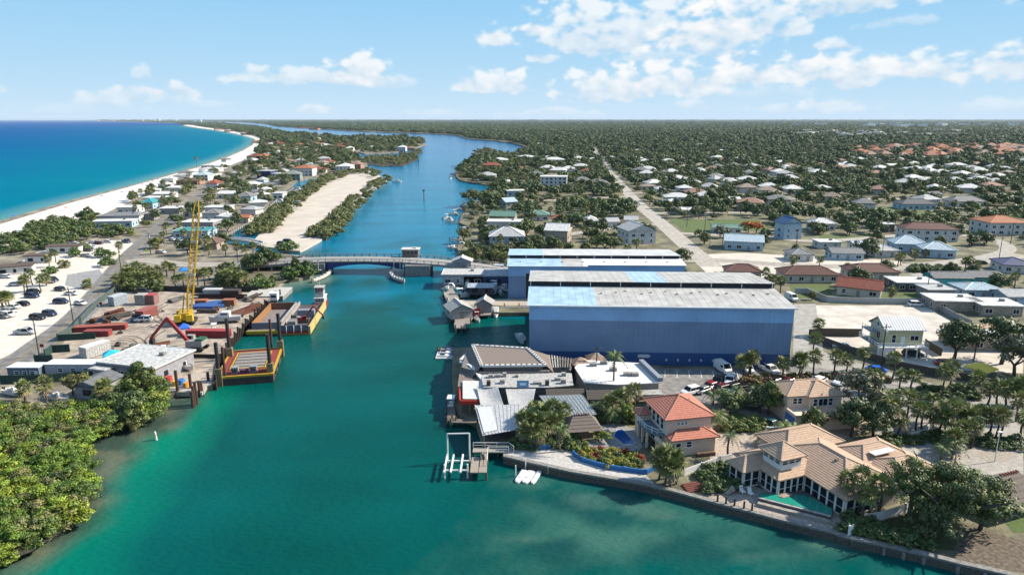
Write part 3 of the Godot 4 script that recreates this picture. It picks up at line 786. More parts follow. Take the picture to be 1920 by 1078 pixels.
# cabbage palm head: separate fans of long pointed blades on stalks, the low ones drooping and brown
func fan_head(key: String, n: int, rad: float, base: Color, seed_: int) -> ArrayMesh:
	if crowns.has(key): return crowns[key]
	var r := RandomNumberGenerator.new()
	r.seed = seed_
	var m := mb()
	for k in n:
		var y := 1.0 - 1.6 * (k + 0.5) / n + r.randf_range(-0.1, 0.1)
		var a := k * 2.39996 + r.randf() * 0.6
		var hz := sqrt(maxf(0.05, 1 - y * y))
		var o := V(cos(a) * hz, y, sin(a) * hz).normalized()
		var st := rad * r.randf_range(0.45, 0.75)
		var hub := o * st + V(0, rad * 0.2 - st * 0.15 * (1.0 - y), 0)
		var side := o.cross(Vector3.UP)
		if side.length() < 0.1: side = Vector3.RIGHT
		side = side.normalized()
		var upv := side.cross(o).normalized()
		if upv.y < 0: upv = -upv
		var t := r.randf_range(0.65, 1.35)
		var col := Color(base.r * t, base.g * t, base.b * t)
		if y < -0.35: col = Color(0.24 * t, 0.185 * t, 0.09 * t)
		m.col = Color(0.16, 0.17, 0.06)
		m.tri(V(0, rad * 0.1, 0) + side * 0.04, V(0, rad * 0.1, 0) - side * 0.04, hub, upv)
		m.col = col
		var bl := rad * r.randf_range(0.62, 0.9)
		var nb := 9
		for i in nb:
			var b0 := (i - (nb - 1) * 0.5) / nb * 3.6
			var d := (o * cos(b0) + side * sin(b0)).normalized()
			var tip := hub + d * bl * (1.0 - 0.1 * absf(b0)) - V(0, bl * (0.12 + 0.35 * maxf(0, 0.3 - y) + 0.12 * absf(b0)), 0)
			var wv := (side * cos(b0) - o * sin(b0)).normalized() * bl * 0.095
			var mid := hub.lerp(tip, 0.5) + V(0, bl * 0.06, 0)
			m.tri(hub, mid + wv, tip, upv + o * 0.3)
			m.tri(hub, tip, mid - wv, upv + o * 0.3)
	crowns[key] = m.mesh()
	return crowns[key]

# feather palm head: arching fronds with leaflets
func frond_head(key: String, n: int, length: float, base: Color, seed_: int) -> ArrayMesh:
	if crowns.has(key): return crowns[key]
	var r := RandomNumberGenerator.new()
	r.seed = seed_
	var m := mb()
	for k in n:
		var a := k * 2.39996 + r.randf() * 0.3
		var rise := lerpf(1.25, -0.35, (k + 0.5) / n)
		var dir := V(cos(a), 0, sin(a))
		var side := dir.cross(Vector3.UP)
		var l := length * r.randf_range(0.85, 1.1)
		var t := r.randf_range(0.75, 1.3)
		m.col = Color(base.r * t, base.g * t, base.b * t)
		if rise < -0.2: m.col = Color(0.17 * t, 0.14 * t, 0.06 * t)
		var prev := Vector3.ZERO
		for i in range(1, 10):
			var s := i / 9.0
			var p := dir * l * s * cos(rise * 0.6) * (1.0 - 0.12 * s) + V(0, l * (rise * s * 0.75 - 0.75 * s * s), 0)
			m.tri(prev, p, (prev + p) * 0.5 + V(0, 0.06, 0), side)
			var lw := l * 0.24 * sin(PI * (0.12 + s * 0.85))
			for sg in [-1.0, 1.0]:
				var q: Vector3 = prev.lerp(p, 0.5) + side * lw * sg + dir * l * 0.09 - V(0, lw * 0.45, 0)
				m.tri(prev, p.lerp(prev, 0.25), q, Vector3.UP)
			prev = p
	crowns[key] = m.mesh()
	return crowns[key]

func palm_trunk(h: float) -> ArrayMesh:
	var key := "palm%.0f" % (h * 2)
	if trunks.has(key): return trunks[key]
	var m := mb()
	var r := RandomNumberGenerator.new()
	r.seed = int(h * 10)
	var prev := V(0, -0.2, 0)
	var bend := V(r.randf_range(-0.5, 0.5), 0, r.randf_range(-0.5, 0.5))
	for k in range(1, 5):
		var s := k / 4.0
		var p := V(0, h * s, 0) + bend * sin(s * PI) 
		m.tube(prev, p, 0.24 - 0.02 * k, 0.22 - 0.02 * k, 6)
		prev = p
	trunks[key] = m.mesh()
	return trunks[key]

func plant_base(called: String, label: String, cat: String, at: Vector3, group: String) -> Node3D:
	return thing(called, label, cat, at, rng.randf() * TAU, group)

func sabal(x: float, z: float, h: float, label: String, group := "", ground := LAND) -> void:
	var t := plant_base("cabbage_palm", label, "palm tree", V(x, ground, z), group)
	var hh := snappedf(h * 0.85, 0.5)
	part(t, "trunk", palm_trunk(hh), mt(0.21, 0.17, 0.13, 0.95, 0.8, 0.4))
	var k := rng.randi() % 4
	var c := part(t, "crown", fan_head("sabal%d" % k, 30, 1.75, Color(0.155, 0.190, 0.055) if k < 3 else Color(0.19, 0.20, 0.06), 40 + k), leaf_mat)
	c.position.y = hh - 0.2
	c.scale = Vector3.ONE * rng.randf_range(0.78, 1.02)
	block(x, z, 0.8)

func feather(x: float, z: float, h: float, label: String, group := "", size := 1.0, ground := LAND) -> void:
	var t := plant_base("feather_palm", label, "palm tree", V(x, ground, z), group)
	var hh := snappedf(h, 0.5)
	part(t, "trunk", palm_trunk(hh), mt(0.26, 0.22, 0.18, 0.95, 0.8, 0.4))
	var k := rng.randi() % 3
	var c := part(t, "crown", frond_head("feather%d" % k, 20, 2.9, [Color(0.10, 0.16, 0.035), Color(0.155, 0.20, 0.045), Color(0.085, 0.135, 0.035)][k], 60 + k), leaf_mat)
	c.position.y = hh
	c.scale = Vector3.ONE * size * rng.randf_range(0.9, 1.15)
	block(x, z, 0.8)

const KINDS := {
	"oak": [4.6, 2.7, 4.6, Color(0.085, 0.118, 0.034), 0.5], "ficus": [4.0, 3.2, 4.4, Color(0.066, 0.105, 0.030), 0.46], "mahogany": [3.6, 3.0, 4.6, Color(0.112, 0.152, 0.036), 0.48],
	"olive": [4.0, 2.6, 4.2, Color(0.150, 0.162, 0.048), 0.48], "grey": [4.2, 2.8, 4.4, Color(0.155, 0.158, 0.095), 0.5], "bright": [3.4, 2.6, 3.8, Color(0.19, 0.235, 0.035), 0.45], "flame": [3.8, 2.2, 4.2, Color(0.50, 0.13, 0.014), 0.48]}

func crown_mesh(kind: String, variant: int, fine: bool) -> ArrayMesh:
	var d: Array = KINDS[kind]
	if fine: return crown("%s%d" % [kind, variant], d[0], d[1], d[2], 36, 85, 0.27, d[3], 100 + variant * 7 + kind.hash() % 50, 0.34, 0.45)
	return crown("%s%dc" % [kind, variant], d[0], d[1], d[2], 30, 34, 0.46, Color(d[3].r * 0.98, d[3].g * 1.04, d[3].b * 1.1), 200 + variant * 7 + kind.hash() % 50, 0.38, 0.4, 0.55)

func tree(kind: String, x: float, z: float, s: float, label: String, group := "", fine := true, ground := LAND) -> Node3D:
	var t := plant_base("broadleaf_tree", label, "tree", V(x, ground, z), group)
	var vr := rng.randi() % 3
	part(t, "trunk", limbs("limb%d" % vr, 4.6, 0.32, 3.2, 20 + vr), bark)
	part(t, "crown", crown_mesh(kind, vr, fine), leaf_mat)
	t.scale = V(s * rng.randf_range(0.9, 1.12), s * rng.randf_range(0.88, 1.12), s * rng.randf_range(0.9, 1.12))
	block(x, z, 1.5 * s)
	return t

func shrub(called: String, x: float, z: float, s: float, base: Color, label: String, group := "", ground := LAND, tall := 0.75) -> void:
	var vr := rng.randi() % 3
	var key := "shrub%s%d" % [base.to_html(), vr]
	var me := crown(key, 1.0, 0.8, 0.65, 20, 44, 0.12, base, 300 + vr, 0.42, 0.6)
	var o := part(self, numbered(called), me, leaf_mat)
	o.position = V(x, ground, z); o.rotation.y = rng.randf() * TAU; o.scale = V(s, s * tall * rng.randf_range(0.85, 1.2), s)
	tag(o, label, "shrub", group)

# ---------------------------------------------------------------- houses
# walls with a roof; the front looks towards +z. type: hip, gable (ridge along x), gablez (ridge along z), flat
func roof_faces(m: MB, type: String, w: float, d: float, h: float, rh: float, ov: float, course: float) -> void:
	var x := w * 0.5 + ov; var z := d * 0.5 + ov
	var faces := []
	if type == "hip":
		if w >= d:
			var k := maxf(0.0, w * 0.5 - d * 0.5)
			faces = [[V(-x, h, z), V(x, h, z), V(k, h + rh, 0), V(-k, h + rh, 0)], [V(x, h, -z), V(-x, h, -z), V(-k, h + rh, 0), V(k, h + rh, 0)], [V(x, h, z), V(x, h, -z), V(k, h + rh, 0), V(k, h + rh, 0)], [V(-x, h, -z), V(-x, h, z), V(-k, h + rh, 0), V(-k, h + rh, 0)]]
		else:
			var k := d * 0.5 - w * 0.5
			faces = [[V(-x, h, z), V(x, h, z), V(0, h + rh, k), V(0, h + rh, k)], [V(x, h, -z), V(-x, h, -z), V(0, h + rh, -k), V(0, h + rh, -k)], [V(x, h, z), V(x, h, -z), V(0, h + rh, -k), V(0, h + rh, k)], [V(-x, h, -z), V(-x, h, z), V(0, h + rh, k), V(0, h + rh, -k)]]
	elif type == "gable":
		faces = [[V(-x, h, z), V(x, h, z), V(x, h + rh, 0), V(-x, h + rh, 0)], [V(x, h, -z), V(-x, h, -z), V(-x, h + rh, 0), V(x, h + rh, 0)]]
	elif type == "gablez":
		faces = [[V(x, h, z), V(x, h, -z), V(0, h + rh, -z), V(0, h + rh, z)], [V(-x, h, -z), V(-x, h, z), V(0, h + rh, z), V(0, h + rh, -z)]]
	for f in faces:
		slope(m, f[0], f[1], f[2], f[3], course)
	# eave soffit
	m.quad(V(-x, h - 0.06, -z), V(x, h - 0.06, -z), V(x, h - 0.06, z), V(-x, h - 0.06, z), Vector3.DOWN)
	m.quad(V(-x, h - 0.18, z), V(x, h - 0.18, z), V(x, h + 0.02, z), V(-x, h + 0.02, z), Vector3.BACK)
	m.quad(V(-x, h - 0.18, -z), V(x, h - 0.18, -z), V(x, h + 0.02, -z), V(-x, h + 0.02, -z), Vector3.FORWARD)
	m.quad(V(-x, h - 0.18, -z), V(-x, h - 0.18, z), V(-x, h + 0.02, z), V(-x, h + 0.02, -z), Vector3.LEFT)
	m.quad(V(x, h - 0.18, -z), V(x, h - 0.18, z), V(x, h + 0.02, z), V(x, h + 0.02, -z), Vector3.RIGHT)

# a slope a-b (eave) to c-d (top, c above b) laid in courses whose lower edges stand proud
func slope(m: MB, a: Vector3, b: Vector3, c: Vector3, d: Vector3, course: float) -> void:
	var nrm := (c - a).cross(b - a).normalized()
	if (d - a).length() > 0.01 and nrm.length() < 0.1: nrm = (d - a).cross(b - a).normalized()
	if nrm.y < 0: nrm = -nrm
	if course <= 0.0:
		m.quad(a, b, c, d, nrm); return
	var n := maxi(2, int(((c + d) * 0.5 - (a + b) * 0.5).length() / course))
	for k in n:
		var t0 := k / float(n); var t1 := (k + 1) / float(n)
		var l0 := a.lerp(d, t0); var r0 := b.lerp(c, t0); var l1 := a.lerp(d, t1); var r1 := b.lerp(c, t1)
		var up := nrm * 0.045
		m.quad(l0 + up, r0 + up, r1, l1, nrm)
		if k > 0: m.quad(l0, r0, r0 + up, l0 + up, (a - d).normalized())

func ridge_caps(m: MB, type: String, w: float, d: float, h: float, rh: float, ov: float, s := 0.22) -> void:
	var x := w * 0.5 + ov; var z := d * 0.5 + ov
	var u := V(0, 0.06, 0)
	if type == "hip":
		var k := absf(w - d) * 0.5
		var p := V(k, h + rh, 0) if w >= d else V(0, h + rh, k)
		var q := -p + V(0, 2 * (h + rh), 0)
		m.beam(q + u, p + u, s, s * 0.7)
		for sx in [-1, 1]:
			for sz in [-1, 1]:
				var top := V(k * sx, h + rh, 0) if w >= d else V(0, h + rh, k * sz)
				m.beam(V(x * sx, h + 0.05, z * sz), top + u, s, s * 0.7)
	elif type == "gable": m.beam(V(-x, h + rh + 0.05, 0), V(x, h + rh + 0.05, 0), s, s * 0.7)
	elif type == "gablez": m.beam(V(0, h + rh + 0.05, -z), V(0, h + rh + 0.05, z), s, s * 0.7)

var trim: StandardMaterial3D
var glass: StandardMaterial3D
func window(parent: Node, p: Vector3, w: float, h: float, yaw: float, frame := true) -> void:
	var k := "win%.1f %.1f" % [w, h]
	if not crowns.has(k):
		var m := mb(); m.box(Vector3.ZERO, V(w, h, 0.12)); crowns[k] = m.mesh()
		m = mb()
		for s in [-1, 1]:
			m.box(V(s * (w * 0.5 + 0.04), 0, 0.03), V(0.12, h + 0.2, 0.16)); m.box(V(0, s * (h * 0.5 + 0.04), 0.03), V(w - 0.04, 0.12, 0.16))
		if w > 1.3: m.box(V(0, 0, 0.04), V(0.08, h, 0.12))
		else: m.box(V(0, 0, 0.04), V(w, 0.08, 0.12))
		crowns[k + "f"] = m.mesh()
	var o := part(parent, "window", crowns[k], glass)
	o.position = p; o.rotation.y = yaw
	if frame: part(o, "frame", crowns[k + "f"], trim)

# label, x, z (middle of the front at the ground), w, d, wall height, roof height, type, yaw degrees, roof colour, wall colour
func house(label: String, x: float, z: float, w: float, d: float, h: float, rh: float, type: String, yaw: float, rc: Color, wc: Color, detail := 1, group := "", called := "house") -> Node3D:
	var yr := deg_to_rad(yaw)
	var ctr := V(x, LAND, z) + Basis(Vector3.UP, yr) * V(0, 0, -d * 0.5)
	var t := thing(called, label, "house", ctr, yr, group)
	var m := mb(); m.prism(PackedVector2Array([Vector2(-w / 2, -d / 2), Vector2(w / 2, -d / 2), Vector2(w / 2, d / 2), Vector2(-w / 2, d / 2)]), 0, h)
	if type == "gable":
		for s in [-1, 1]: m.tri(V(s * w / 2, h, -d / 2), V(s * w / 2, h, d / 2), V(s * w / 2, h + rh * d / (d + 1.0), 0), V(s, 0, 0))
	elif type == "gablez":
		for s in [-1, 1]: m.tri(V(-w / 2, h, s * d / 2), V(w / 2, h, s * d / 2), V(0, h + rh * w / (w + 1.0), s * d / 2), V(0, 0, s))
	part(t, "wall", m, mt(wc.r, wc.g, wc.b, 0.85, 6.0, 0.16))
	var rm := mt(rc.r, rc.g, rc.b, 0.8, 5.0, 0.3)
	m = mb()
	if type == "flat":
		m.box(V(0, h + 0.15, 0), V(w + 1.0, 0.3, d + 1.0))
		var rf := part(t, "roof", m, rm)
		if detail > 0:
			m = mb(); m.box(V(w * 0.22, h + 0.65, -d * 0.1), V(1.2, 0.7, 1.0)); part(rf, "roof_unit", m, mt(0.4, 0.4, 0.4))
			m = mb()
			for s in [-1, 1]:
				m.box(V(s * (w * 0.5 + 0.45), h + 0.34, 0), V(0.14, 0.1, d + 1.0)); m.box(V(0, h + 0.34, s * (d * 0.5 + 0.45)), V(w + 0.7, 0.1, 0.14))
			part(rf, "roof_edge", m, trim)
	else:
		roof_faces(m, type, w, d, h, rh, 0.55, 0.55 if detail > 1 else 0.0)
		var rf := part(t, "roof", m, rm)
		if detail > 0:
			m = mb(); ridge_caps(m, type, w, d, h, rh, 0.55, 0.25 if detail > 1 else 0.3); part(rf, "ridge_cap", m, mt(minf(rc.r * 1.15 + 0.02, 0.85), minf(rc.g * 1.15 + 0.02, 0.85), minf(rc.b * 1.15 + 0.02, 0.85), 0.8, 0))
	# openings on the front and the two sides
	var floors := maxi(1, int(h / 2.7))
	for fl in floors:
		var y := 1.5 + fl * 2.8
		var n := maxi(1, int(w / 3.4))
		for k in n:
			var px := (k + 0.5) / n * w - w * 0.5
			if fl == 0 and k == n / 2 and detail > 0:
				m = mb(); m.box(V(px, 1.05, d * 0.5 + 0.02), V(1.1, 2.1, 0.1)); part(t, "door", m, mt(0.28, 0.24, 0.2, 0.6, 0))
			else: window(t, V(px, y, d * 0.5), [1.0, 1.6, 2.0][(k + int(w)) % 3], 1.3, 0, detail > 0)
		if detail > 0:
			var ns := maxi(1, int(d / 4.5))
			for k in ns:
				var pz := (k + 0.5) / ns * d - d * 0.5
				window(t, V(-w * 0.5, y, pz), 1.2, 1.2, -PI / 2, detail > 1)
				window(t, V(w * 0.5, y, pz), 1.2, 1.2, PI / 2, detail > 1)
	block(ctr.x, ctr.z, maxf(w, d) * 0.5 + 2.0)
	return t

# ---------------------------------------------------------------- vehicles
var car_meshes := {}
func loft(m: MB, rings: Array, cap := true) -> void:
	for k in rings.size() - 1:
		var a: PackedVector3Array = rings[k]; var b: PackedVector3Array = rings[k + 1]
		var ca := Vector3.ZERO
		for p in a: ca += p / (2.0 * a.size())
		for p in b: ca += p / (2.0 * b.size())
		for i in a.size():
			var j := (i + 1) % a.size()
			m.quad(a[i], a[j], b[j], b[i], (a[i] + a[j] + b[i] + b[j]) * 0.25 - ca)
	if cap:
		for e in [0, rings.size() - 1]:
			var a: PackedVector3Array = rings[e]
			var c := Vector3.ZERO
			for p in a: c += p / a.size()
			var o: Vector3 = rings[e][0] - rings[1 if e == 0 else e - 1][0]
			for i in a.size(): m.tri(c, a[i], a[(i + 1) % a.size()], o)

func ring(z: float, hw: float, y0: float, y1: float, ch := 0.12) -> PackedVector3Array:
	return PackedVector3Array([V(-hw + ch, y0, z), V(hw - ch, y0, z), V(hw, y0 + ch, z), V(hw, y1 - ch, z), V(hw - ch, y1, z), V(-hw + ch, y1, z), V(-hw, y1 - ch, z), V(-hw, y0 + ch, z)])

func car_shape(kind: String) -> Array:
	if car_meshes.has(kind): return car_meshes[kind]
	var body := mb(); var gl := mb(); var rf := mb()
	var L := 4.6; var hw := 0.92; var belt := 0.95; var top := 1.45; var c := [-1.75, -1.0, 0.75, 1.55]   # roof glass from rear to front
	if kind == "suv": top = 1.75; belt = 1.08; c = [-2.15, -1.75, 0.65, 1.35]; hw = 0.97; L = 4.75
	elif kind == "pickup": top = 1.85; belt = 1.1; c = [-0.5, -0.35, 0.95, 1.6]; hw = 1.0; L = 5.5
	elif kind == "van": top = 2.35; belt = 1.35; c = [-2.55, -2.45, 1.35, 2.05]; hw = 1.02; L = 5.4
	var h := L * 0.5
	loft(body, [ring(-h, hw * 0.86, 0.42, belt - 0.1), ring(-h + 0.25, hw, 0.28, belt), ring(c[0], hw, 0.26, belt), ring(c[3], hw, 0.26, belt), ring(h - 0.5, hw * 0.97, 0.28, belt - 0.12), ring(h, hw * 0.82, 0.4, belt - 0.3)])
	var gw := hw * 0.84
	var base := [V(-hw * 0.97, belt - 0.02, c[0]), V(hw * 0.97, belt - 0.02, c[0]), V(hw * 0.97, belt - 0.02, c[3]), V(-hw * 0.97, belt - 0.02, c[3])]
	var tp := [V(-gw, top - 0.06, c[1]), V(gw, top - 0.06, c[1]), V(gw, top - 0.06, c[2]), V(-gw, top - 0.06, c[2])]
	for i in 4:
		var j := (i + 1) % 4
		var o: Vector3 = base[i] + base[j] - V(0, 0, (c[0] + c[3]))
		o.y = 0.3
		var tgt: MB = body if kind == "van" and i != 2 else gl
		tgt.quad(base[i], base[j], tp[j], tp[i], o)
	if kind == "van":
		for s in [-1, 1]: gl.box(V(s * hw * 0.955, 1.65, 1.0), V(0.06, 0.5, 0.9))
	var rr := [V(-gw, top - 0.06, c[1]), V(gw, top - 0.06, c[1]), V(gw, top - 0.06, c[2]), V(-gw, top - 0.06, c[2])]
	var r2 := []
	for p in rr: r2.push_back(V(p.x * 0.9, top, lerpf(p.z, (c[1] + c[2]) * 0.5, 0.08)))
	rf.quad(r2[0], r2[1], r2[2], r2[3], Vector3.UP)
	for i in 4: rf.quad(rr[i], rr[(i + 1) % 4], r2[(i + 1) % 4], r2[i], rr[i] + rr[(i + 1) % 4])
	for i in 4: rf.beam(base[i], tp[i], 0.07, 0.07)
	if kind == "suv" or kind == "sedan":
		for s in [-1, 1]: rf.beam(V(s * hw * 0.965, belt, (c[0] + c[3]) * 0.5), V(s * gw, top - 0.05, (c[1] + c[2]) * 0.5), 0.08, 0.08)
	if kind == "pickup":
		gl.box(V(0, belt + 0.005, -1.65), V(1.6, 0.03, 1.9))
		for s in [-1, 1]: body.box(V(s * 0.92, belt + 0.06, -1.65), V(0.12, 0.14, 2.1))
	var wh := mb(); wh.tube(V(-0.12, 0, 0), V(0.12, 0, 0), 0.34, 0.34, 12)
	var rim := mb(); rim.tube(V(-0.14, 0, 0), V(0.14, 0, 0), 0.2, 0.2, 8)
	var lm := mb(); lm.box(Vector3.ZERO, V(0.36, 0.14, 0.08))
	car_meshes[kind] = [body.mesh(), gl.mesh(), rf.mesh(), wh.mesh(), rim.mesh(), lm.mesh(), L, hw, belt]
	return car_meshes[kind]

const PAINT := {"white": Color(0.78, 0.78, 0.77), "black": Color(0.012, 0.012, 0.014), "navy": Color(0.015, 0.03, 0.09), "silver": Color(0.42, 0.43, 0.44), "grey": Color(0.16, 0.165, 0.17), "red": Color(0.28, 0.015, 0.015), "blue": Color(0.02, 0.12, 0.55), "teal": Color(0.03, 0.10, 0.11), "dark grey": Color(0.05, 0.052, 0.056), "maroon": Color(0.09, 0.012, 0.014)}
func car(kind: String, paint: String, x: float, z: float, yaw: float, label: String, group := "", ground := LAND) -> void:
	var s := car_shape(kind)
	var t := thing({"suv": "parked_suv", "sedan": "parked_car", "pickup": "pickup_truck", "van": "delivery_van"}[kind], label, {"suv": "car", "sedan": "car", "pickup": "truck", "van": "van"}[kind], V(x, ground + 0.03, z), deg_to_rad(yaw), group)
	var p: Color = PAINT[paint]
	var pt: StandardMaterial3D = pm(p.r, p.g, p.b, 0.25)
	part(t, "body", s[0], pt); part(t, "windows", s[1], glass); part(t, "roof", s[2], pt)
	for a in [-1, 1]:
		for b in [-1, 1]:
			var w := part(t, "wheel", s[3], pm(0.02, 0.02, 0.02, 0.8)); w.position = V(a * (s[7] - 0.1), 0.34, b * s[6] * 0.31)
			part(w, "rim", s[4], pm(0.4, 0.4, 0.42, 0.35))
		var hl := part(t, "headlight", s[5], pm(0.75, 0.76, 0.78, 0.15)); hl.position = V(a * s[7] * 0.62, s[8] - 0.36, s[6] * 0.5 - 0.03)
		var tl := part(t, "tail_light", s[5], pm(0.3, 0.01, 0.01, 0.2)); tl.position = V(a * s[7] * 0.66, s[8] - 0.28, -s[6] * 0.5 + 0.03)
	block(x, z, 2.5)

# ---------------------------------------------------------------- boats
func boat(x: float, z: float, yaw: float, l: float, label: String, kind := "console", hullc := Color(0.78, 0.77, 0.75), group := "", y := 0.0) -> Node3D:
	var t := thing("motor_boat", label, "boat", V(x, y, z), deg_to_rad(yaw), group)
	var w := l * 0.16
	var m := mb()
	var st := [[-0.5, 0.86, 0.32], [-0.2, 1.0, 0.33], [0.15, 0.96, 0.36], [0.36, 0.62, 0.42], [0.5, 0.06, 0.5]]
	var rings := []
	for s in st:
		var hw: float = w * s[1]; var yt: float = 0.95 * l / 7.0 * (0.8 + s[2] * 0.6)
		rings.push_back(PackedVector3Array([V(-hw, yt, s[0] * l), V(-hw * 0.8, 0.0, s[0] * l * 0.97), V(0, -0.35, s[0] * l * 0.94), V(hw * 0.8, 0.0, s[0] * l * 0.97), V(hw, yt, s[0] * l)]))
	for k in rings.size() - 1:
		for i in 4:
			var a: Vector3 = rings[k][i]; var b: Vector3 = rings[k][i + 1]
			m.quad(a, b, rings[k + 1][i + 1], rings[k + 1][i], V((a + b).x, -0.1 if i in [1, 2] else 0.1, 0))
	for i in 4: m.tri(rings[0][0], rings[0][i], rings[0][i + 1] if i < 4 else rings[0][0], Vector3.FORWARD)
	part(t, "hull", m, mt(hullc.r, hullc.g, hullc.b, 0.3, 0))
	m = mb()
	for k in rings.size() - 1:
		m.quad(rings[k][0] * V(0.95, 1, 1) - V(0, 0.16, 0), rings[k][4] * V(0.95, 1, 1) - V(0, 0.16, 0), rings[k + 1][4] * V(0.95, 1, 1) - V(0, 0.16, 0), rings[k + 1][0] * V(0.95, 1, 1) - V(0, 0.16, 0), Vector3.UP)
	part(t, "deck", m, mt(0.55, 0.52, 0.48, 0.7, 1.0, 0.2))
	var dy := 0.75 * l / 7.0
	if kind == "console" or kind == "top":
		m = mb(); m.box(V(0, dy + 0.55, 0.02 * l), V(w * 0.8, 1.0, l * 0.12)); part(t, "console", m, pm(0.75, 0.75, 0.74))
		m = mb(); m.box(V(0, dy + 0.4, -0.16 * l), V(w * 1.1, 0.7, l * 0.08)); part(t, "seat", m, pm(0.7, 0.69, 0.66))
	if kind == "top":
		m = mb(); m.box(V(0, dy + 2.15, -0.02 * l), V(w * 1.5, 0.1, l * 0.34)); part(t, "canopy", m, pm(0.7, 0.72, 0.74))
		for sx in [-1, 1]:
			for sz in [-0.14, 0.1]:
				m = mb(); m.tube(V(sx * w * 0.6, dy, sz * l), V(sx * w * 0.6, dy + 2.1, sz * l), 0.04, 0.04, 4); part(t, "canopy_post", m, pm(0.5, 0.5, 0.52))
	if kind == "cabin":
		m = mb()
		loft(m, [ring(-0.16 * l, w * 0.8, dy, dy + 1.5, 0.1), ring(0.1 * l, w * 0.75, dy, dy + 1.5, 0.1), ring(0.22 * l, w * 0.6, dy, dy + 0.7, 0.1)]); part(t, "cabin", m, pm(0.72, 0.72, 0.71))
		m = mb(); m.box(V(0, dy + 1.05, 0.0), V(w * 1.64, 0.4, l * 0.2)); part(t, "cabin_window", m, glass)
		m = mb(); m.box(V(0, dy + 1.56, -0.03 * l), V(w * 1.5, 0.08, l * 0.24)); part(t, "cabin_roof", m, pm(0.6, 0.62, 0.64))
	m = mb(); m.box(V(0, dy + 0.1, -0.53 * l), V(0.4, 0.9, 0.45)); part(t, "outboard_motor", m, pm(0.03, 0.03, 0.035))
	return t

# a plank dock: deck boards as one walkway with piles
func dock(label: String, a: Array, w: float, y := 1.3, mat: Material = null, group := "") -> Node3D:
	var t := thing("dock", label, "dock", Vector3.ZERO, 0.0, group)
	var pp := pts(a)
	var m := mb()
	for k in pp.size() - 1: m.beam(V(pp[k].x, y, pp[k].y), V(pp[k + 1].x, y, pp[k + 1].y), w, 0.22)
	part(t, "deck", m, mat if mat else mt(0.34, 0.29, 0.24, 0.9, 1.2, 0.4))
	for k in pp.size() - 1:
		var d: Vector2 = pp[k + 1] - pp[k]
		var n := maxi(1, int(d.length() / 4.0))
		var s: Vector2 = Vector2(-d.y, d.x).normalized() * (w * 0.5 + 0.1)
		for i in n + 1:
			var c: Vector2 = pp[k] + d * i / n
			for sg in [-1.0, 1.0]:
				var q: Vector2 = c + s * sg
				m = mb(); m.tube(V(0, -3.2 - y, 0), V(0, 0.9, 0), 0.17, 0.16, 6)
				var o := part(t, "pile", m, mt(0.2, 0.16, 0.12, 0.95, 1.0, 0.4)); o.position = V(q.x, y, q.y)
	return t

func pole(label: String, x: float, z: float, h: float, arm := true, m: Material = null, group := "") -> Node3D:
	var t := thing("utility_pole", label, "pole", V(x, LAND, z), 0.0, group)
	var mm: Material = m if m else mt(0.17, 0.14, 0.12, 0.95, 1.0, 0.4)
	var b := mb(); b.tube(V(0, -0.3, 0), V(0, h, 0), 0.17, 0.11, 7); part(t, "shaft", b, mm)
	if arm:
		b = mb(); b.box(V(0, h - 0.7, 0), V(2.2, 0.14, 0.12)); part(t, "cross_arm", b, mm)
		for s in [-0.95, 0.0, 0.95]:
			b = mb(); b.tube(V(s, h - 0.62, 0), V(s, h - 0.35, 0), 0.05, 0.04, 5); part(t, "insulator", b, pm(0.3, 0.3, 0.32))
		b = mb(); b.tube(V(0.3, h - 2.6, 0.1), V(0.3, h - 1.7, 0.1), 0.26, 0.26, 8); part(t, "transformer", b, pm(0.45, 0.46, 0.47))
	return t

func fence(label: String, a: Array, h: float, m: Material, thick := 0.16, called := "fence", cat := "fence") -> Node3D:
	var t := thing(called, label, cat)
	var pp := pts(a)
	var idx := 0
	for k in pp.size() - 1:
		var d: Vector2 = pp[k + 1] - pp[k]
		var n := maxi(1, int(d.length() / 6.0))
		for i in n:
			var p: Vector2 = pp[k] + d * i / n; var q: Vector2 = pp[k] + d * (i + 1) / n
			var e := (q - p).normalized() * 0.02
			var b := mb(); b.beam(V(p.x + e.x, LAND + h * 0.5, p.y + e.y), V(q.x - e.x, LAND + h * 0.5 + 0.001 * (idx % 3), q.y - e.y), thick, h)
			part(t, "panel", b, m); idx += 1
			b = mb(); b.box(V(p.x, LAND + h * 0.5 + 0.04, p.y), V(thick + 0.12, h + 0.16, thick + 0.12)); part(t, "post", b, m)
	return t

# ---------------------------------------------------------------- the waterfront homes
func walls(parent: Node, called: String, x0: float, x1: float, z0: float, z1: float, y0: float, y1: float, m: Material) -> MeshInstance3D:
	var b := mb(); b.box(V((x0 + x1) * 0.5, (y0 + y1) * 0.5, (z0 + z1) * 0.5), V(x1 - x0, y1 - y0, z1 - z0))
	return part(parent, called, b, m)

func hip_at(parent: Node, x0: float, x1: float, z0: float, z1: float, h: float, rh: float, m: Material, cap: Material, ov := 0.6, course := 0.42) -> MeshInstance3D:
	var b := mb(); b.xf = Transform3D(Basis(), V((x0 + x1) * 0.5, 0, (z0 + z1) * 0.5))
	roof_faces(b, "hip", x1 - x0, z1 - z0, h, rh, ov, course)
	var o := part(parent, "roof", b, m)
	b = mb(); b.xf = Transform3D(Basis(), V((x0 + x1) * 0.5, 0, (z0 + z1) * 0.5))
	ridge_caps(b, "hip", x1 - x0, z1 - z0, h, rh, ov, 0.2)
	part(o, "ridge_cap", b, cap)
	return o

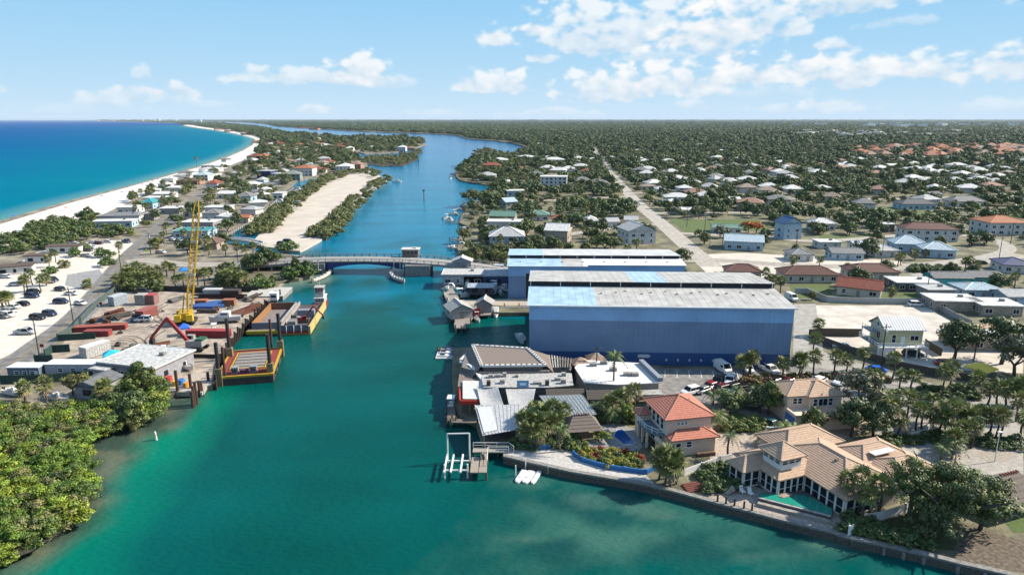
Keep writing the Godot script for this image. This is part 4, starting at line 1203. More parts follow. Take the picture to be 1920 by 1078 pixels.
func glazing(parent: Node, a: Vector3, b: Vector3, h: float, n: int) -> void:
	# a row of dark screen panels between white posts, from a to b along the floor line
	var d := b - a
	var yaw := atan2(-d.z, d.x)
	for k in n:
		var c := a + d * ((k + 0.5) / n) + V(0, h * 0.5, 0)
		var w := d.length() / n
		var m := mb(); m.box(Vector3.ZERO, V(w - 0.16, h - 0.3, 0.1))
		var o := part(parent, "window", m, glass); o.position = c; o.rotation.y = yaw
		m = mb(); m.box(V(-w * 0.5 + 0.08, 0, 0.02), V(0.16, h, 0.18)); m.box(V(w * 0.5 - 0.08, 0, 0.02), V(0.155, h, 0.18)); m.box(V(0, h * 0.5 - 0.08, 0.02), V(w - 0.3, 0.16, 0.17)); m.box(V(0, -h * 0.5 + 0.1, 0.02), V(w - 0.3, 0.2, 0.17)); m.box(V(0, -0.1, 0.02), V(w - 0.3, 0.07, 0.14))
		part(o, "frame", m, trim)

func rail(parent: Node, called: String, a: Array, y: float, h: float, m: Material, gap := 1.6) -> void:
	for k in a.size() - 1:
		var p: Vector3 = a[k] + V(0, y, 0); var q: Vector3 = a[k + 1] + V(0, y, 0)
		var b := mb(); b.beam(p + V(0, h, 0), q + V(0, h, 0), 0.09, 0.09); part(parent, called, b, m)
		b = mb(); b.beam(p + V(0, h * 0.5, 0), q + V(0, h * 0.5, 0), 0.05, 0.05); part(parent, called, b, m)
		var n := maxi(1, int(p.distance_to(q) / gap))
		for i in n + 1:
			b = mb(); b.box(p.lerp(q, i / float(n)) + V(0, h * 0.5, 0), V(0.1, h, 0.1)); part(parent, "post", b, m)

func build_hero() -> void:
	var red := mt(0.68, 0.25, 0.17, 0.85, 2.6, 0.22); var redcap := mt(0.72, 0.33, 0.23, 0.85, 1.5, 0.25)
	var tan := mt(0.66, 0.455, 0.32, 0.85, 2.6, 0.22); var tancap := mt(0.74, 0.54, 0.40, 0.85, 1.5, 0.2)
	var stucco := mt(0.86, 0.66, 0.51, 0.9, 3.0, 0.12); var cream := mt(0.88, 0.70, 0.55, 0.9, 3.0, 0.12)
	var paver := mt(0.62, 0.51, 0.43, 0.92, 2.2, 0.3)
	# ---- two-storey house with orange tile roof
	var t := thing("tile_roof_house", "two-storey peach stucco house with red-orange tile roofs and a blue-grey balcony", "house", V(26.9, LAND, -108.8), deg_to_rad(12))
	walls(t, "wall", 0, 8.4, -8.8, 0, 0, 6.4, stucco)
	hip_at(t, 0, 8.4, -8.8, 0, 6.45, 2.3, red, redcap)
	walls(t, "front_wing", 0.6, 8.6, -1.0, 1.6, 0, 3.2, stucco)
	hip_at(t, 0.6, 8.6, -2.4, 1.6, 3.25, 1.2, red, redcap)
	walls(t, "side_wing", -2.2, 0.02, -8.6, -6.6, 0, 4.6, stucco)
	hip_at(t, -2.2, 0.2, -8.6, -6.6, 4.65, 0.7, red, redcap, 0.4)
	for x in [2.2, 2.9, 3.6]: window(t, V(x, 5.35, 0.02), 0.5, 0.5, 0)
	window(t, V(1.6, 1.7, 1.62), 0.9, 1.5, 0); window(t, V(3.6, 2.1, 1.62), 0.9, 1.0, 0)
	for z in [-7.0, -5.2, -3.4, -1.6]: window(t, V(-0.02, 4.9, z), 1.1, 2.0, -PI / 2)
	for z in [-5.2, -2.4]: window(t, V(-0.02, 1.6, z), 1.8, 2.2, -PI / 2)
	for z in [-6.0, -3.0]: window(t, V(8.42, 5.0, z), 1.2, 1.3, PI / 2)
	var b := mb(); b.prism(PackedVector2Array([Vector2(0.05, -0.2), Vector2(-1.4, -0.6), Vector2(-2.6, -2.6), Vector2(-2.7, -6.6), Vector2(0.05, -6.6)]), 3.0, 3.3, true, true)
	part(t, "balcony", b, mt(0.16, 0.24, 0.30, 0.7, 2.0, 0.25))
	rail(t, "balcony_rail", [V(0.0, 0, -0.2), V(-1.4, 0, -0.6), V(-2.55, 0, -2.6), V(-2.6, 0, -6.6)], 3.3, 1.0, trim, 1.0)
	for p in [V(-1.3, 0, -0.8), V(-2.4, 0, -2.6), V(-2.4, 0, -4.6), V(-2.4, 0, -6.4)]:
		b = mb(); b.box(p + V(0, 1.5, 0), V(0.35, 3.0, 0.35)); part(t, "column", b, cream)
	b = mb(); b.beam(V(-1.5, 2.9, -0.9), V(0.4, 0.3, 1.4), 1.1, 0.2); part(t, "stair", b, cream)
	b = mb(); b.tube(V(5.6, 7.6, -3.2), V(5.6, 8.5, -3.2), 0.12, 0.12, 6); part(t, "roof_vent", b, redcap)
	b = mb(); b.box(V(6.4, 0.35, 2.6), V(3.4, 0.7, 0.6)); part(t, "flower_bed", b, mt(0.35, 0.2, 0.13, 0.95, 0.6, 0.5))
	block(30, -113, 8)
	# pool terrace beside it
	b = mb(); b.prism(poly([11.2, -111.0, 16.5, -114.8, 16.3, -119.1, 19.8, -120.5, 23.6, -117.6, 23.3, -110.6, 21.8, -108.5, 17.4, -108.8]), LAND - 0.2, 1.4)
	t = thing("pool_terrace", "grey pool deck shaded by the orange-roofed house", "terrace")
	part(t, "deck", b, mt(0.36, 0.35, 0.34, 0.9, 3.0, 0.25))
	b = mb(); b.prism(poly([18.5, -114.8, 19.7, -117.9, 21.0, -118.2, 22.4, -112.2, 21.8, -111.1, 19.9, -111.1]), 1.4, 1.46); part(t, "pool_coping", b, mt(0.6, 0.58, 0.55))
	b = mb(); b.prism(poly([18.8, -114.8, 19.8, -117.3, 20.8, -117.6, 22.1, -112.3, 21.6, -111.7, 20.1, -111.7]), 1.46, 1.475); part(t, "pool_water", b, mt(0.01, 0.07, 0.25, 0.08, 0))
	b = mb(); b.prism(poly([16.4, -116.2, 18.0, -117.1, 18.3, -115.7, 16.6, -114.8]), 1.4, 1.85); part(t, "hot_tub", b, mt(0.08, 0.1, 0.16, 0.5, 0))
	rail(t, "balustrade", [P(11.5, -110.8, 0), P(17.4, -108.8, 0), P(21.8, -108.5, 0), P(24.4, -111.0, 0)], LAND + 0.1, 0.9, mt(0.5, 0.48, 0.45), 1.3)
	# tiki hut
	tiki("thatched tiki hut beside the orange-roofed house's pool", 12.7, -114.6, 3.4, 2.6, 8.0)
	tiki("large thatched tiki hut at the lower right edge behind the oak", 74.5, -92.0, 4.4, 2.7, 20.0)
	# ---- sprawling one-storey house with tan tile roofs
	t = thing("tan_tile_house", "sprawling one-storey house with tan tile hip roofs, a square lantern tower and white screened porches", "house", V(40.8, LAND, -93.6), deg_to_rad(21))
	var wl := mt(0.60, 0.56, 0.50, 0.85, 3.0, 0.12)
	for a in [["wing", -2.9, 4.0, -7.7, -4.5], ["centre_block", 0.45, 9.0, -9.0, -0.5], ["pool_block", 5.6, 16.5, -9.0, 7.4], ["back_block", 8.0, 19.0, -13.5, -7.0], ["east_block", 16.0, 26.0, -5.0, 6.0]]:
		walls(t, "wall", a[1], a[2], a[3], a[4], 0, 3.05 + 0.01 * (hash(a[0]) % 5), wl)
	hip_at(t, -2.9, 5.0, -7.7, -4.5, 3.2, 1.5, tan, tancap, 0.55)
	hip_at(t, 0.45, 9.6, -9.0, -0.5, 3.24, 2.35, tan, tancap, 0.55)
	hip_at(t, 5.6, 16.8, -9.0, 7.4, 3.28, 2.6, tan, tancap, 0.6)
	hip_at(t, 8.0, 19.5, -13.6, -7.0, 3.22, 1.9, tan, tancap, 0.6)
	hip_at(t, 15.6, 26.0, -5.2, 1.5, 3.2, 1.7, tan, tancap, 0.6)
	hip_at(t, 17.0, 26.4, -0.5, 6.4, 3.12, 1.6, tan, tancap, 0.6)
	var lan := walls(t, "lantern_tower", 1.4, 5.4, -5.3, -1.3, 3.2, 6.0, trim)
	hip_at(lan, 1.4, 5.4, -5.3, -1.3, 6.05, 1.65, tan, tancap, 0.65)
	for k in 3:
		window(lan, V(2.1 + k * 1.3, 5.25, -1.3), 1.0, 0.7, 0); window(lan, V(1.4, 5.25, -4.6 + k * 1.3), 1.0, 0.7, -PI / 2)
	glazing(t, V(-2.92, 0.15, -7.6), V(-2.92, 0.15, -4.5), 2.8, 2); glazing(t, V(-2.8, 0.15, -4.48), V(0.2, 0.15, -4.48), 2.8, 2)
	glazing(t, V(0.43, 0.15, -4.3), V(0.43, 0.15, -0.5), 2.8, 3); glazing(t, V(0.5, 0.15, -0.46), V(5.4, 0.15, -0.46), 2.8, 4)
	glazing(t, V(5.56, 0.15, -0.3), V(5.56, 0.15, 7.3), 2.8, 5); glazing(t, V(5.7, 0.15, 7.44), V(12.5, 0.15, 7.44), 2.8, 4)
	b = mb(); b.box(V(10.0, 5.35, 1.2), V(0.5, 0.35, 0.5)); part(t, "roof_vent", b, mt(0.2, 0.13, 0.09)); b = mb(); b.box(V(12.6, 4.6, 4.6), V(0.8, 0.5, 0.6)); part(t, "roof_unit", b, mt(0.06, 0.06, 0.06))
	b = mb(); b.box(V(20.5, 4.55, 0.4), V(4.5, 0.12, 1.4)); part(t, "skylight", b, mt(0.6, 0.58, 0.55, 0.5, 0))
	block(52, -97, 13); block(62, -98, 8); block(42, -97, 5)
	# its patio, pool and sea wall walk
	lay("paver_patio", [29.8, -94.7, 33.1, -95.8, 35.5, -98.7, 37.3, -98.3, 41.6, -95.6, 46.3, -96.2, 49.9, -90.9, 47.8, -87.8, 45.5, -85.8, 40.8, -87.8, 35.9, -90.6, 31.5, -93.2], 1.216, paver)
	t = thing("swimming_pool", "green infinity-edge pool in front of the tan-roofed house", "pool")
	b = mb(); b.prism(poly([37.5, -92.8, 38.4, -94.5, 45.7, -95.1, 47.7, -89.8, 46.4, -87.8]), LAND - 0.3, 1.86); part(t, "basin_wall", b, mt(0.16, 0.15, 0.15, 0.7, 2.0, 0.3))
	b = mb(); b.prism(poly([37.9, -93.3, 38.4, -94.4, 41.6, -93.8, 43.0, -93.1, 43.6, -94.0, 45.2, -93.9, 47.7, -90.2, 46.8, -88.5]), 1.86, 1.90); part(t, "pool_water", b, mt(0.02, 0.26, 0.19, 0.08, 0))
	b = mb(); b.beam(P(37.6, -93.0, 1.94), P(46.5, -88.0, 1.94), 0.3, 0.16); part(t, "pool_coping", b, mt(0.66, 0.62, 0.57))
	b = mb(); b.beam(P(37.3, -92.1, 1.45), P(46.1, -87.2, 1.45), 0.7, 0.5); part(t, "catch_basin", b, mt(0.5, 0.45, 0.4))
	b = mb(); b.prism(poly([40.8, -93.4, 42.5, -94.4, 43.4, -93.8, 41.5, -92.9]), 1.88, 2.0); part(t, "sun_shelf", b, mt(0.55, 0.42, 0.33))
	# sea wall along the whole lot
	var conc := mt(0.40, 0.385, 0.36, 0.95, 3.0, 0.35)
	t = thing("sea_wall", "long grey concrete sea wall along the waterfront lots at lower right", "sea wall")
	var sw := pts([65.7, -74.4, 64.1, -75.9, 58.7, -78.4, 55.3, -80.3, 51.0, -82.3, 47.2, -83.8, 45.6, -85.2, 40.9, -87.5, 35.8, -90.3, 31.3, -92.8, 25.6, -96.1, 21.0, -98.4, 17.3, -99.7, 9.8, -102.3, 3.2, -105.4, -1.4, -107.6])
	for k in sw.size() - 1:
		b = mb(); b.beam(V(sw[k].x, 1.28, sw[k].y), V(sw[k + 1].x, 1.28, sw[k + 1].y), 0.9, 0.3); part(t, "cap", b, conc)
		b = mb(); b.beam(V(sw[k].x, -0.2, sw[k].y + 0.25), V(sw[k + 1].x, -0.2, sw[k + 1].y + 0.25), 0.5, 2.6); part(t, "face", b, mt(0.22, 0.20, 0.17, 0.95, 2.0, 0.45))
		var n := int(sw[k].distance_to(sw[k + 1]) / 2.2)
		if k < 5:
			for i in n:
				var p: Vector2 = sw[k].lerp(sw[k + 1], i / float(n)); b = mb(); b.box(V(p.x, 0.0, p.y + 0.6), V(0.3, 2.0, 0.35)); part(t, "buttress", b, conc)
	lay("sand_walk", [-1.6, -109.5, 1.4, -110.0, 7.4, -110.5, 10.4, -109.5, 12.3, -105.2, 22.0, -101.2, 23.1, -97.8, 18.3, -99.9, 9.8, -102.5, -1.4, -107.3], 1.222, mt(0.66, 0.63, 0.60, 0.95, 3.0, 0.2))
	fence("low bright-blue wall curving below the tropical garden", [10.7, -107.8, 11.9, -105.7, 15.3, -103.4, 18.7, -102.3, 22.1, -101.4, 24.1, -102.9], 0.8, mt(0.02, 0.20, 0.55, 0.6, 2.0, 0.2), 0.25, "garden_wall", "wall")
	fence("short bright-blue wall under the seagrape bushes by the dock", [1.2, -110.3, 3.3, -110.0, 5.7, -110.0, 7.7, -110.8], 0.8, mt(0.02, 0.20, 0.55, 0.6, 2.0, 0.2), 0.25, "garden_wall", "wall")
	fence("white picket fence between the two tile-roofed waterfront houses", [28.2, -100.8, 31.7, -103.0, 35.5, -105.3, 37.8, -106.2], 1.2, trim, 0.1, "picket_fence")
	fence("white slatted fence under the oak beside the tan-roofed house", [51.0, -87.4, 54.2, -88.3, 58.6, -90.2, 62.8, -92.5], 1.4, trim, 0.1, "picket_fence")
	fence("small white gate panel at the sea wall under the oak", [47.3, -84.2, 48.2, -84.8], 1.6, trim, 0.1, "picket_fence")
	# garden furniture, mooring rail
	t = thing("mooring_rail", "dark timber mooring rail with posts along the patio sea wall", "rail")
	for q in [[31.4, -92.8], [32.5, -92.2], [33.6, -91.6], [34.8, -90.9], [35.8, -90.3]]:
		b = mb(); b.tube(V(q[0], -2, q[1]), V(q[0], 2.6, q[1]), 0.16, 0.15, 6); part(t, "post", b, mt(0.07, 0.055, 0.045))
	b = mb(); b.beam(P(35.7, -90.1, 1.1), P(40.9, -87.5, 1.1), 0.35, 0.25); part(t, "beam", b, mt(0.09, 0.075, 0.06))
	for a in [[36.1, -95.4, "left of the two white patio chairs by the green pool"], [37.2, -94.8, "right of the two white patio chairs by the green pool"]]:
		t = thing("patio_chair", "white garden chair, " + a[2], "chair", V(a[0], LAND, a[1]), 0.4)
		b = mb(); b.box(V(0, 0.42, 0), V(0.7, 0.1, 0.7)); part(t, "seat", b, trim)
		b = mb(); b.obox(Transform3D(Basis(Vector3.RIGHT, -0.3), V(0, 0.8, -0.38)), V(0.7, 0.8, 0.08)); part(t, "backrest", b, trim)
		for sx in [-0.3, 0.3]:
			for sz in [-0.3, 0.3]:
				b = mb(); b.box(V(sx, 0.2, sz), V(0.07, 0.4, 0.07)); part(t, "leg", b, trim)
	t = thing("garden_umbrella", "fallen cream garden umbrella on the sea wall patio", "umbrella", P(34.0, -95.4, LAND))
	b = mb(); b.obox(Transform3D(Basis(Vector3(0, 0, 1), 0.5), V(0, 0.6, 0)), V(1.6, 0.5, 0.9)); part(t, "canopy", b, mt(0.6, 0.52, 0.42)); b = mb(); b.tube(V(-1.0, 0.1, 0.4), V(0.6, 0.9, 0), 0.05, 0.05, 5); part(t, "pole", b, trim)
	t = thing("patio_table", "round dark patio table on the porch of the tan-roofed house", "table", P(39.4, -97.6, LAND))
	b = mb(); b.tube(V(0, 0.7, 0), V(0, 0.76, 0), 0.7, 0.7, 12); part(t, "top", b, pm(0.12, 0.12, 0.13)); b = mb(); b.tube(V(0, 0, 0), V(0, 0.7, 0), 0.08, 0.08, 6); part(t, "leg", b, pm(0.1, 0.1, 0.1))
	b = mb()
	for k in 5: b.box(V(0, 0.1 + k * 0.02, -k * 0.5), V(3.4 - k * 0.1, 0.22, 0.42))
	single("red_steps", "terrace of red brick garden steps left of the patio", "steps", b, mt(0.35, 0.09, 0.06, 0.9, 0.8, 0.4), P(29.2, -96.2, LAND), 0.3)
	# boat lift, dock and kayaks
	t = thing("boat_lift", "empty white boat lift frame in the water beside the small dock", "boat lift")
	var wht := mt(0.7, 0.7, 0.69, 0.6, 0)
	for p in [V(-11.2, 0, -102.0), V(-7.4, 0, -102.2), V(-11.2, 0, -107.6), V(-7.4, 0, -107.8)]:
		b = mb(); b.tube(p + V(0, -3, 0), p + V(0, 2.6 if p.z > -105 else 5.4, 0), 0.15, 0.14, 6); part(t, "pile", b, wht)
	b = mb(); b.beam(V(-11.2, 5.4, -107.6), V(-7.4, 5.4, -107.8), 0.2, 0.2); part(t, "top_beam", b, wht)
	for x in [-11.2, -10.1, -8.5]:
		b = mb(); b.beam(V(x, 1.6, -101.2), V(x, 1.6, -107.4), 0.28, 0.25); part(t, "bunk", b, wht)
	for z in [-102.4, -105.6]:
		b = mb(); b.beam(V(-11.2, 1.35, z), V(-7.4, 1.35, z), 0.22, 0.22); part(t, "cradle_beam", b, wht)
	t = thing("small_dock", "small pale timber dock with white railing and a bench", "dock")
	for a in [["deck_board", -6.95, -5.6, -106.8, -101.6], ["deck_board", -5.5, -4.2, -108.8, -101.6]]:
		walls(t, a[0], a[1], a[2], a[3], a[4], 1.2, 1.42, mt(0.52, 0.43, 0.35, 0.9, 1.0, 0.3))
	walls(t, "gangway", -6.9, 0.0, -110.2, -108.6, 1.25, 1.45, mt(0.55, 0.5, 0.44, 0.9, 1.0, 0.3))
	rail(t, "hand_rail", [V(-6.9, 0, -110.2), V(-0.6, 0, -110.2), V(0.3, 0, -108.8)], 1.45, 1.0, wht, 2.0)
	rail(t, "hand_rail", [V(-4.2, 0, -103.8), V(-4.2, 0, -108.6), V(-0.6, 0, -108.6)], 1.45, 1.0, wht, 2.0)
	for p in [V(-6.9, 0, -101.7), V(-4.25, 0, -101.7), V(-6.9, 0, -106.6), V(-4.25, 0, -106.6), V(-6.8, 0, -110.0), V(-2.5, 0, -109.4)]:
		b = mb(); b.tube(p + V(0, -3, 0), p + V(0, 1.3, 0), 0.16, 0.15, 6); part(t, "pile", b, mt(0.15, 0.12, 0.1))
	t = thing("dock_bench", "dark bench on the small pale dock", "bench", V(-5.0, 1.42, -106.4), 0.2)
	b = mb(); b.box(V(0, 0.42, 0), V(0.5, 0.08, 1.2)); part(t, "seat", b, pm(0.05, 0.045, 0.04)); b = mb(); b.box(V(-0.22, 0.75, 0), V(0.07, 0.6, 1.2)); part(t, "backrest", b, pm(0.05, 0.045, 0.04))
	for s in [-0.5, 0.5]:
		b = mb(); b.box(V(0, 0.2, s), V(0.45, 0.4, 0.08)); part(t, "leg", b, pm(0.05, 0.045, 0.04))
	for k in 3:
		var kx := 1.5 + k * 1.25
		var wk: float = [0.55, 0.7, 0.42][k]
		t = thing("floating_pad", ["leftmost of the three white jet-ski floats below the sand walk", "middle and widest of the three white jet-ski floats", "rightmost and narrowest of the three white jet-ski floats"][k], "float", V(kx, 0, -102.6 + k * 0.15), -0.35, "white floats moored below the sand walk")
		b = mb(); loft(b, [ring(2.1, wk * 0.5, -0.1, 0.3, 0.1), ring(1.5, wk, -0.1, 0.4, 0.12), ring(-1.8, wk, -0.1, 0.4, 0.12)]); part(t, "hull", b, wht)
		b = mb(); b.box(V(0, 0.43, -0.4), V(wk * 0.9, 0.08, 2.4)); part(t, "trough", b, mt(0.6, 0.6, 0.58, 0.6, 0))
	for p in [V(0.6, 0, -102.9), V(2.3, 0, -104.9), V(6.1, 0, -103.6)]:
		b = mb(); b.tube(V(0, -3, 0), V(0, 2.0, 0), 0.1, 0.1, 6); single("mooring_post", "thin white mooring post beside the white floats", "post", b, wht, p, 0, "white posts by the floats")
	# ---- two-storey tan-roofed house with the garage door coloured shade-blue
	t = thing("tan_roof_villa", "two-storey peach house with tan tile hip roof, terrace and garage door coloured shade-blue", "house", V(52.5, LAND, -120.7), deg_to_rad(9))
	walls(t, "wall", 0.5, 11.2, -6.8, -0.4, 0, 5.5, cream)
	walls(t, "bay_wall", 4.4, 11.1, -3.0, 0.6, 0, 5.48, cream)
	hip_at(t, 0.5, 11.2, -6.8, -0.4, 5.55, 1.7, tan, tancap, 0.55); hip_at(t, 4.4, 11.1, -5.6, 0.6, 5.57, 1.75, tan, tancap, 0.5)
	walls(t, "garage_wall", 0.0, 6.5, -0.6, 3.6, 0, 2.9, cream)
	walls(t, "parapet", -0.1, 0.25, -0.6, 3.7, 2.9, 3.3, cream); walls(t, "parapet", -0.1, 5.0, 3.4, 3.7, 2.9, 3.28, cream)
	walls(t, "garage_door", -0.06, 0.02, 0.0, 3.3, 0.1, 2.6, mt(0.10, 0.20, 0.48, 0.6, 3.0, 0.15))  # a white door; the blue of its shade is put into the colour
	walls(t, "low_wing", 5.2, 13.0, 0.0, 4.0, 0, 2.7, cream)
	hip_at(t, 5.2, 13.2, 0.3, 4.2, 2.75, 1.2, tan, tancap, 0.5)
	window(t, V(2.0, 4.3, -0.4), 0.8, 1.1, 0); window(t, V(3.0, 4.3, -0.4), 0.8, 1.1, 0)
	window(t, V(5.6, 4.2, 0.6), 0.8, 1.4, 0); window(t, V(7.2, 4.2, 0.6), 1.8, 1.4, 0); window(t, V(8.8, 4.2, 0.6), 0.8, 1.4, 0); window(t, V(0.5, 4.6, -2.5), 1.6, 0.7, -PI / 2)
	for z in [-5.0, -2.0]: window(t, V(11.2, 4.2, z), 1.2, 1.2, PI / 2)
	block(58, -121, 9)
	# ---- yellow house on posts with the white metal roof
	t = thing("yellow_stilt_house", "pale yellow raised house with white metal gable roof and white decks beside the sand lot", "house", V(96.4, LAND, -162.4), deg_to_rad(-1))
	var yel := mt(0.66, 0.62, 0.36, 0.85, 3.0, 0.12)
	walls(t, "upper_wall", -4.6, 4.6, -3.8, 3.4, 2.9, 6.8, yel)
	b = mb(); b.tri(V(-4.6, 6.8, -3.8), V(-4.6, 6.8, 3.4), V(-4.6, 9.1, -0.2), Vector3.LEFT); b.tri(V(4.6, 6.8, -3.8), V(4.6, 6.8, 3.4), V(4.6, 9.1, -0.2), Vector3.RIGHT); part(t, "gable", b, yel)
	b = mb(); b.xf = Transform3D(Basis(), V(0, 0, -0.2)); roof_faces(b, "gable", 9.2, 7.2, 6.82, 2.4, 0.5, 0.0); var rf := part(t, "roof", b, mt(0.80, 0.80, 0.81, 0.5, 6.0, 0.06))
	b = mb()
	for k in 16: b.beam(V(-5.0 + k * 0.66, 6.9, 3.85), V(-5.0 + k * 0.66, 9.25, -0.2), 0.05, 0.05)
	part(rf, "roof_seam", b, mt(0.80, 0.80, 0.81, 0.5, 6.0, 0.06)).set_meta("kind", "stuff")
	walls(t, "lower_wall", -4.4, -2.2, -3.6, 3.2, 0, 2.88, yel); walls(t, "storage_box", -6.0, -3.4, 3.45, 5.4, 0, 2.7, trim)
	walls(t, "deck", -6.6, 5.2, 3.4, 5.6, 2.75, 2.95, trim); walls(t, "side_deck", -7.2, -4.62, -4.2, 3.38, 2.76, 2.94, mt(0.4, 0.4, 0.4)); walls(t, "upper_deck", -7.0, -4.62, -3.6, 1.0, 5.4, 5.6, mt(0.45, 0.46, 0.5))
	rail(t, "deck_rail", [V(-7.1, 0, -4.1), V(-7.1, 0, 5.5), V(5.1, 0, 5.5), V(5.1, 0, 3.5)], 2.95, 1.0, trim, 1.5); rail(t, "deck_rail", [V(-4.7, 0, 1.0), V(-6.9, 0, 1.0), V(-6.9, 0, -3.5)], 5.6, 1.0, trim, 1.2)
	for x in [-6.9, -3.2, 0.0, 2.6, 5.0]:
		b = mb(); b.box(V(x, 1.4, 5.4), V(0.22, 2.8, 0.22)); part(t, "post", b, trim)
	for x in [-1.8, 1.2, 4.4]:
		b = mb(); b.box(V(x, 1.45, 3.2), V(0.4, 2.9, 0.4)); part(t, "stilt", b, yel); b = mb(); b.box(V(x, 1.45, -3.5), V(0.4, 2.9, 0.4)); part(t, "stilt", b, yel)
	for z in [-3.4, 0.8]:
		b = mb(); b.box(V(-6.9, 4.2, z), V(0.2, 2.4, 0.2)); part(t, "post", b, trim)
	window(t, V(-2.4, 4.5, 3.42), 0.9, 1.9, 0); window(t, V(2.6, 4.7, 3.42), 2.0, 1.2, 0); window(t, V(-4.62, 4.6, 0.5), 1.6, 1.9, -PI / 2); window(t, V(-4.62, 7.3, -0.2), 1.0, 1.0, -PI / 2)
	b = mb(); b.box(V(-0.2, 4.0, 3.44), V(1.0, 2.1, 0.1)); part(t, "door", b, trim)
	block(96, -162, 8)
	pop_tent("yellow shade canopy at the end of the long grey fence", 106.5, -145.1, 2.4, Color(0.75, 0.55, 0.08))
	car("suv", "dark grey", 99.1, -158.9, 80, "dark car parked under the raised yellow house")
	# walls and fences round the lots here
	var wood := mt(0.21, 0.17, 0.13, 0.95, 2.0, 0.4)
	fence("long weathered grey fence running diagonally past the marina service lane", [79.9, -173.9, 81.3, -168.3, 84.9, -160.0, 88.7, -153.4, 91.2, -149.8, 96.4, -145.5, 101.9, -142.3, 106.4, -137.6], 1.9, mt(0.19, 0.17, 0.15, 0.95, 2.0, 0.4))
	fence("brown board fence left of the yellow house", [79.9, -173.9, 83.2, -175.1, 94.1, -174.5], 2.2, wood)
	fence("short brown board fence right of the yellow house", [106.5, -166.2, 106.3, -159.0], 2.0, wood)
	var wv := mt(0.50, 0.49, 0.48, 0.8, 4.0, 0.15)
	fence("pale vinyl fence along the back of the sand lot", [95.3, -221.3, 99.1, -221.3, 101.2, -210.1, 111.1, -208.5, 125.9, -207.7, 131.0, -207.7], 1.9, wv)
	fence("grey vinyl fence slanting past the white flat-roofed motel", [130.1, -206.1, 130.9, -199.9, 130.0, -191.3, 129.7, -183.4], 1.9, mt(0.36, 0.36, 0.37, 0.8, 4.0, 0.2))
	fence("white curved garden wall between the palm clumps", [74.4, -119.2, 72.6, -114.7, 72.8, -113.6, 76.4, -115.2, 80.4, -119.8, 88.7, -125.2], 1.5, mt(0.68, 0.67, 0.64, 0.85, 3.0, 0.1), 0.3, "garden_wall", "wall")
	fence("white boundary wall behind the tan-roofed house's drive", [47.4, -115.9, 51.5, -116.4, 54.6, -117.3, 54.5, -115.1], 1.5, mt(0.68, 0.66, 0.62, 0.85, 3.0, 0.1), 0.3, "garden_wall", "wall")
	# drive for the round court
	lay("round_court", [81.0, -108.0, 83.7, -110.0, 87.4, -110.5, 88.6, -109.3, 88.1, -107.5, 84.9, -105.6, 81.3, -105.4], 1.219, mt(0.46, 0.40, 0.33, 0.93, 2.5, 0.25))
	lay("shaded_lawn", [48.4, -84.5, 52.8, -87.4, 59.0, -89.8, 63.4, -90.5, 63.9, -85.1, 60.2, -80.8, 54.6, -82.0], 1.218, mt(0.14, 0.18, 0.05, 0.96, 3.0, 0.45))
	lay("bare_ground", [58.9, -79.4, 63.5, -85.1, 67.2, -85.8, 71.2, -83.2, 68.2, -75.9, 63.8, -76.9], 1.22, mt(0.30, 0.235, 0.17, 0.96, 3.0, 0.5))
	lay("garden_lawn", [71.6, -87.4, 74.7, -89.1, 78.3, -89.1, 75.2, -85.1, 71.1, -85.1], 1.223, mt(0.13, 0.21, 0.04, 0.96, 3.0, 0.35))
	lay("garden_lawn", [41.4, -123.6, 45.1, -124.1, 45.6, -121.9, 43.0, -120.0, 41.4, -120.9], 1.223, mt(0.13, 0.24, 0.04, 0.96, 3.0, 0.3))

func tiki(label: String, x: float, z: float, r: float, h: float, turn: float) -> void:
	var t := thing("tiki_hut", label, "hut", V(x, LAND, z), deg_to_rad(turn))
	var th := mt(0.42, 0.34, 0.29, 1.0, 0.7, 0.55)
	var b := mb()
	for k in 5:       # thatch in overlapping skirts
		var t0 := k / 5.0; var t1 := (k + 1.25) / 5.0
		if k == 4: t1 = 1.0
		var a := [V(-r * (1 - t0 * 0.55), h + t0 * r * 0.62, r * (1 - t0) * 0.85), V(r * (1 - t0 * 0.55), h + t0 * r * 0.62, r * (1 - t0) * 0.85), V(r * (1 - t0 * 0.55), h + t0 * r * 0.62, -r * (1 - t0) * 0.85), V(-r * (1 - t0 * 0.55), h + t0 * r * 0.62, -r * (1 - t0) * 0.85)]
		var c := []
		for p in [[-1, 1], [1, 1], [1, -1], [-1, -1]]: c.push_back(V(p[0] * r * (1 - t1 * 0.55), h + t1 * r * 0.62 - 0.1, p[1] * r * (1 - t1) * 0.85))
		for i in 4: b.quad(a[i], a[(i + 1) % 4], c[(i + 1) % 4], c[i], a[i] + a[(i + 1) % 4] + V(0, r - 2 * a[i].y * 0.9, 0))
	part(t, "thatch_roof", b, th)
	for sx in [-0.8, 0.8]:
		for sz in [-0.62, 0.62]:
			b = mb(); b.tube(V(sx * r, -0.2, sz * r), V(sx * r, h + 0.3, sz * r), 0.13, 0.12, 6); part(t, "post", b, mt(0.14, 0.1, 0.07))
	b = mb(); b.box(V(0.2 * r, 0.55, 0), V(r * 0.9, 1.1, 0.7)); part(t, "bar_counter", b, mt(0.4, 0.3, 0.2))
	for k in 7:
		b = mb(); b.box(V(-r * 0.4 + k * r * 0.13, h + r * 0.63, 0), V(0.16, 0.22, 0.5)); part(t, "ridge_bundle", b, mt(0.35, 0.12, 0.08))
	block(x, z, r)

# ---------------------------------------------------------------- the dockside restaurant, marina docks and basin
func roof_poly(parent: Node, called: String, a: Array, y: float, th: float, m: Material) -> MeshInstance3D:
	var b := mb(); b.prism(poly(a), y - th, y, true, true)
	return part(parent, called, b, m)

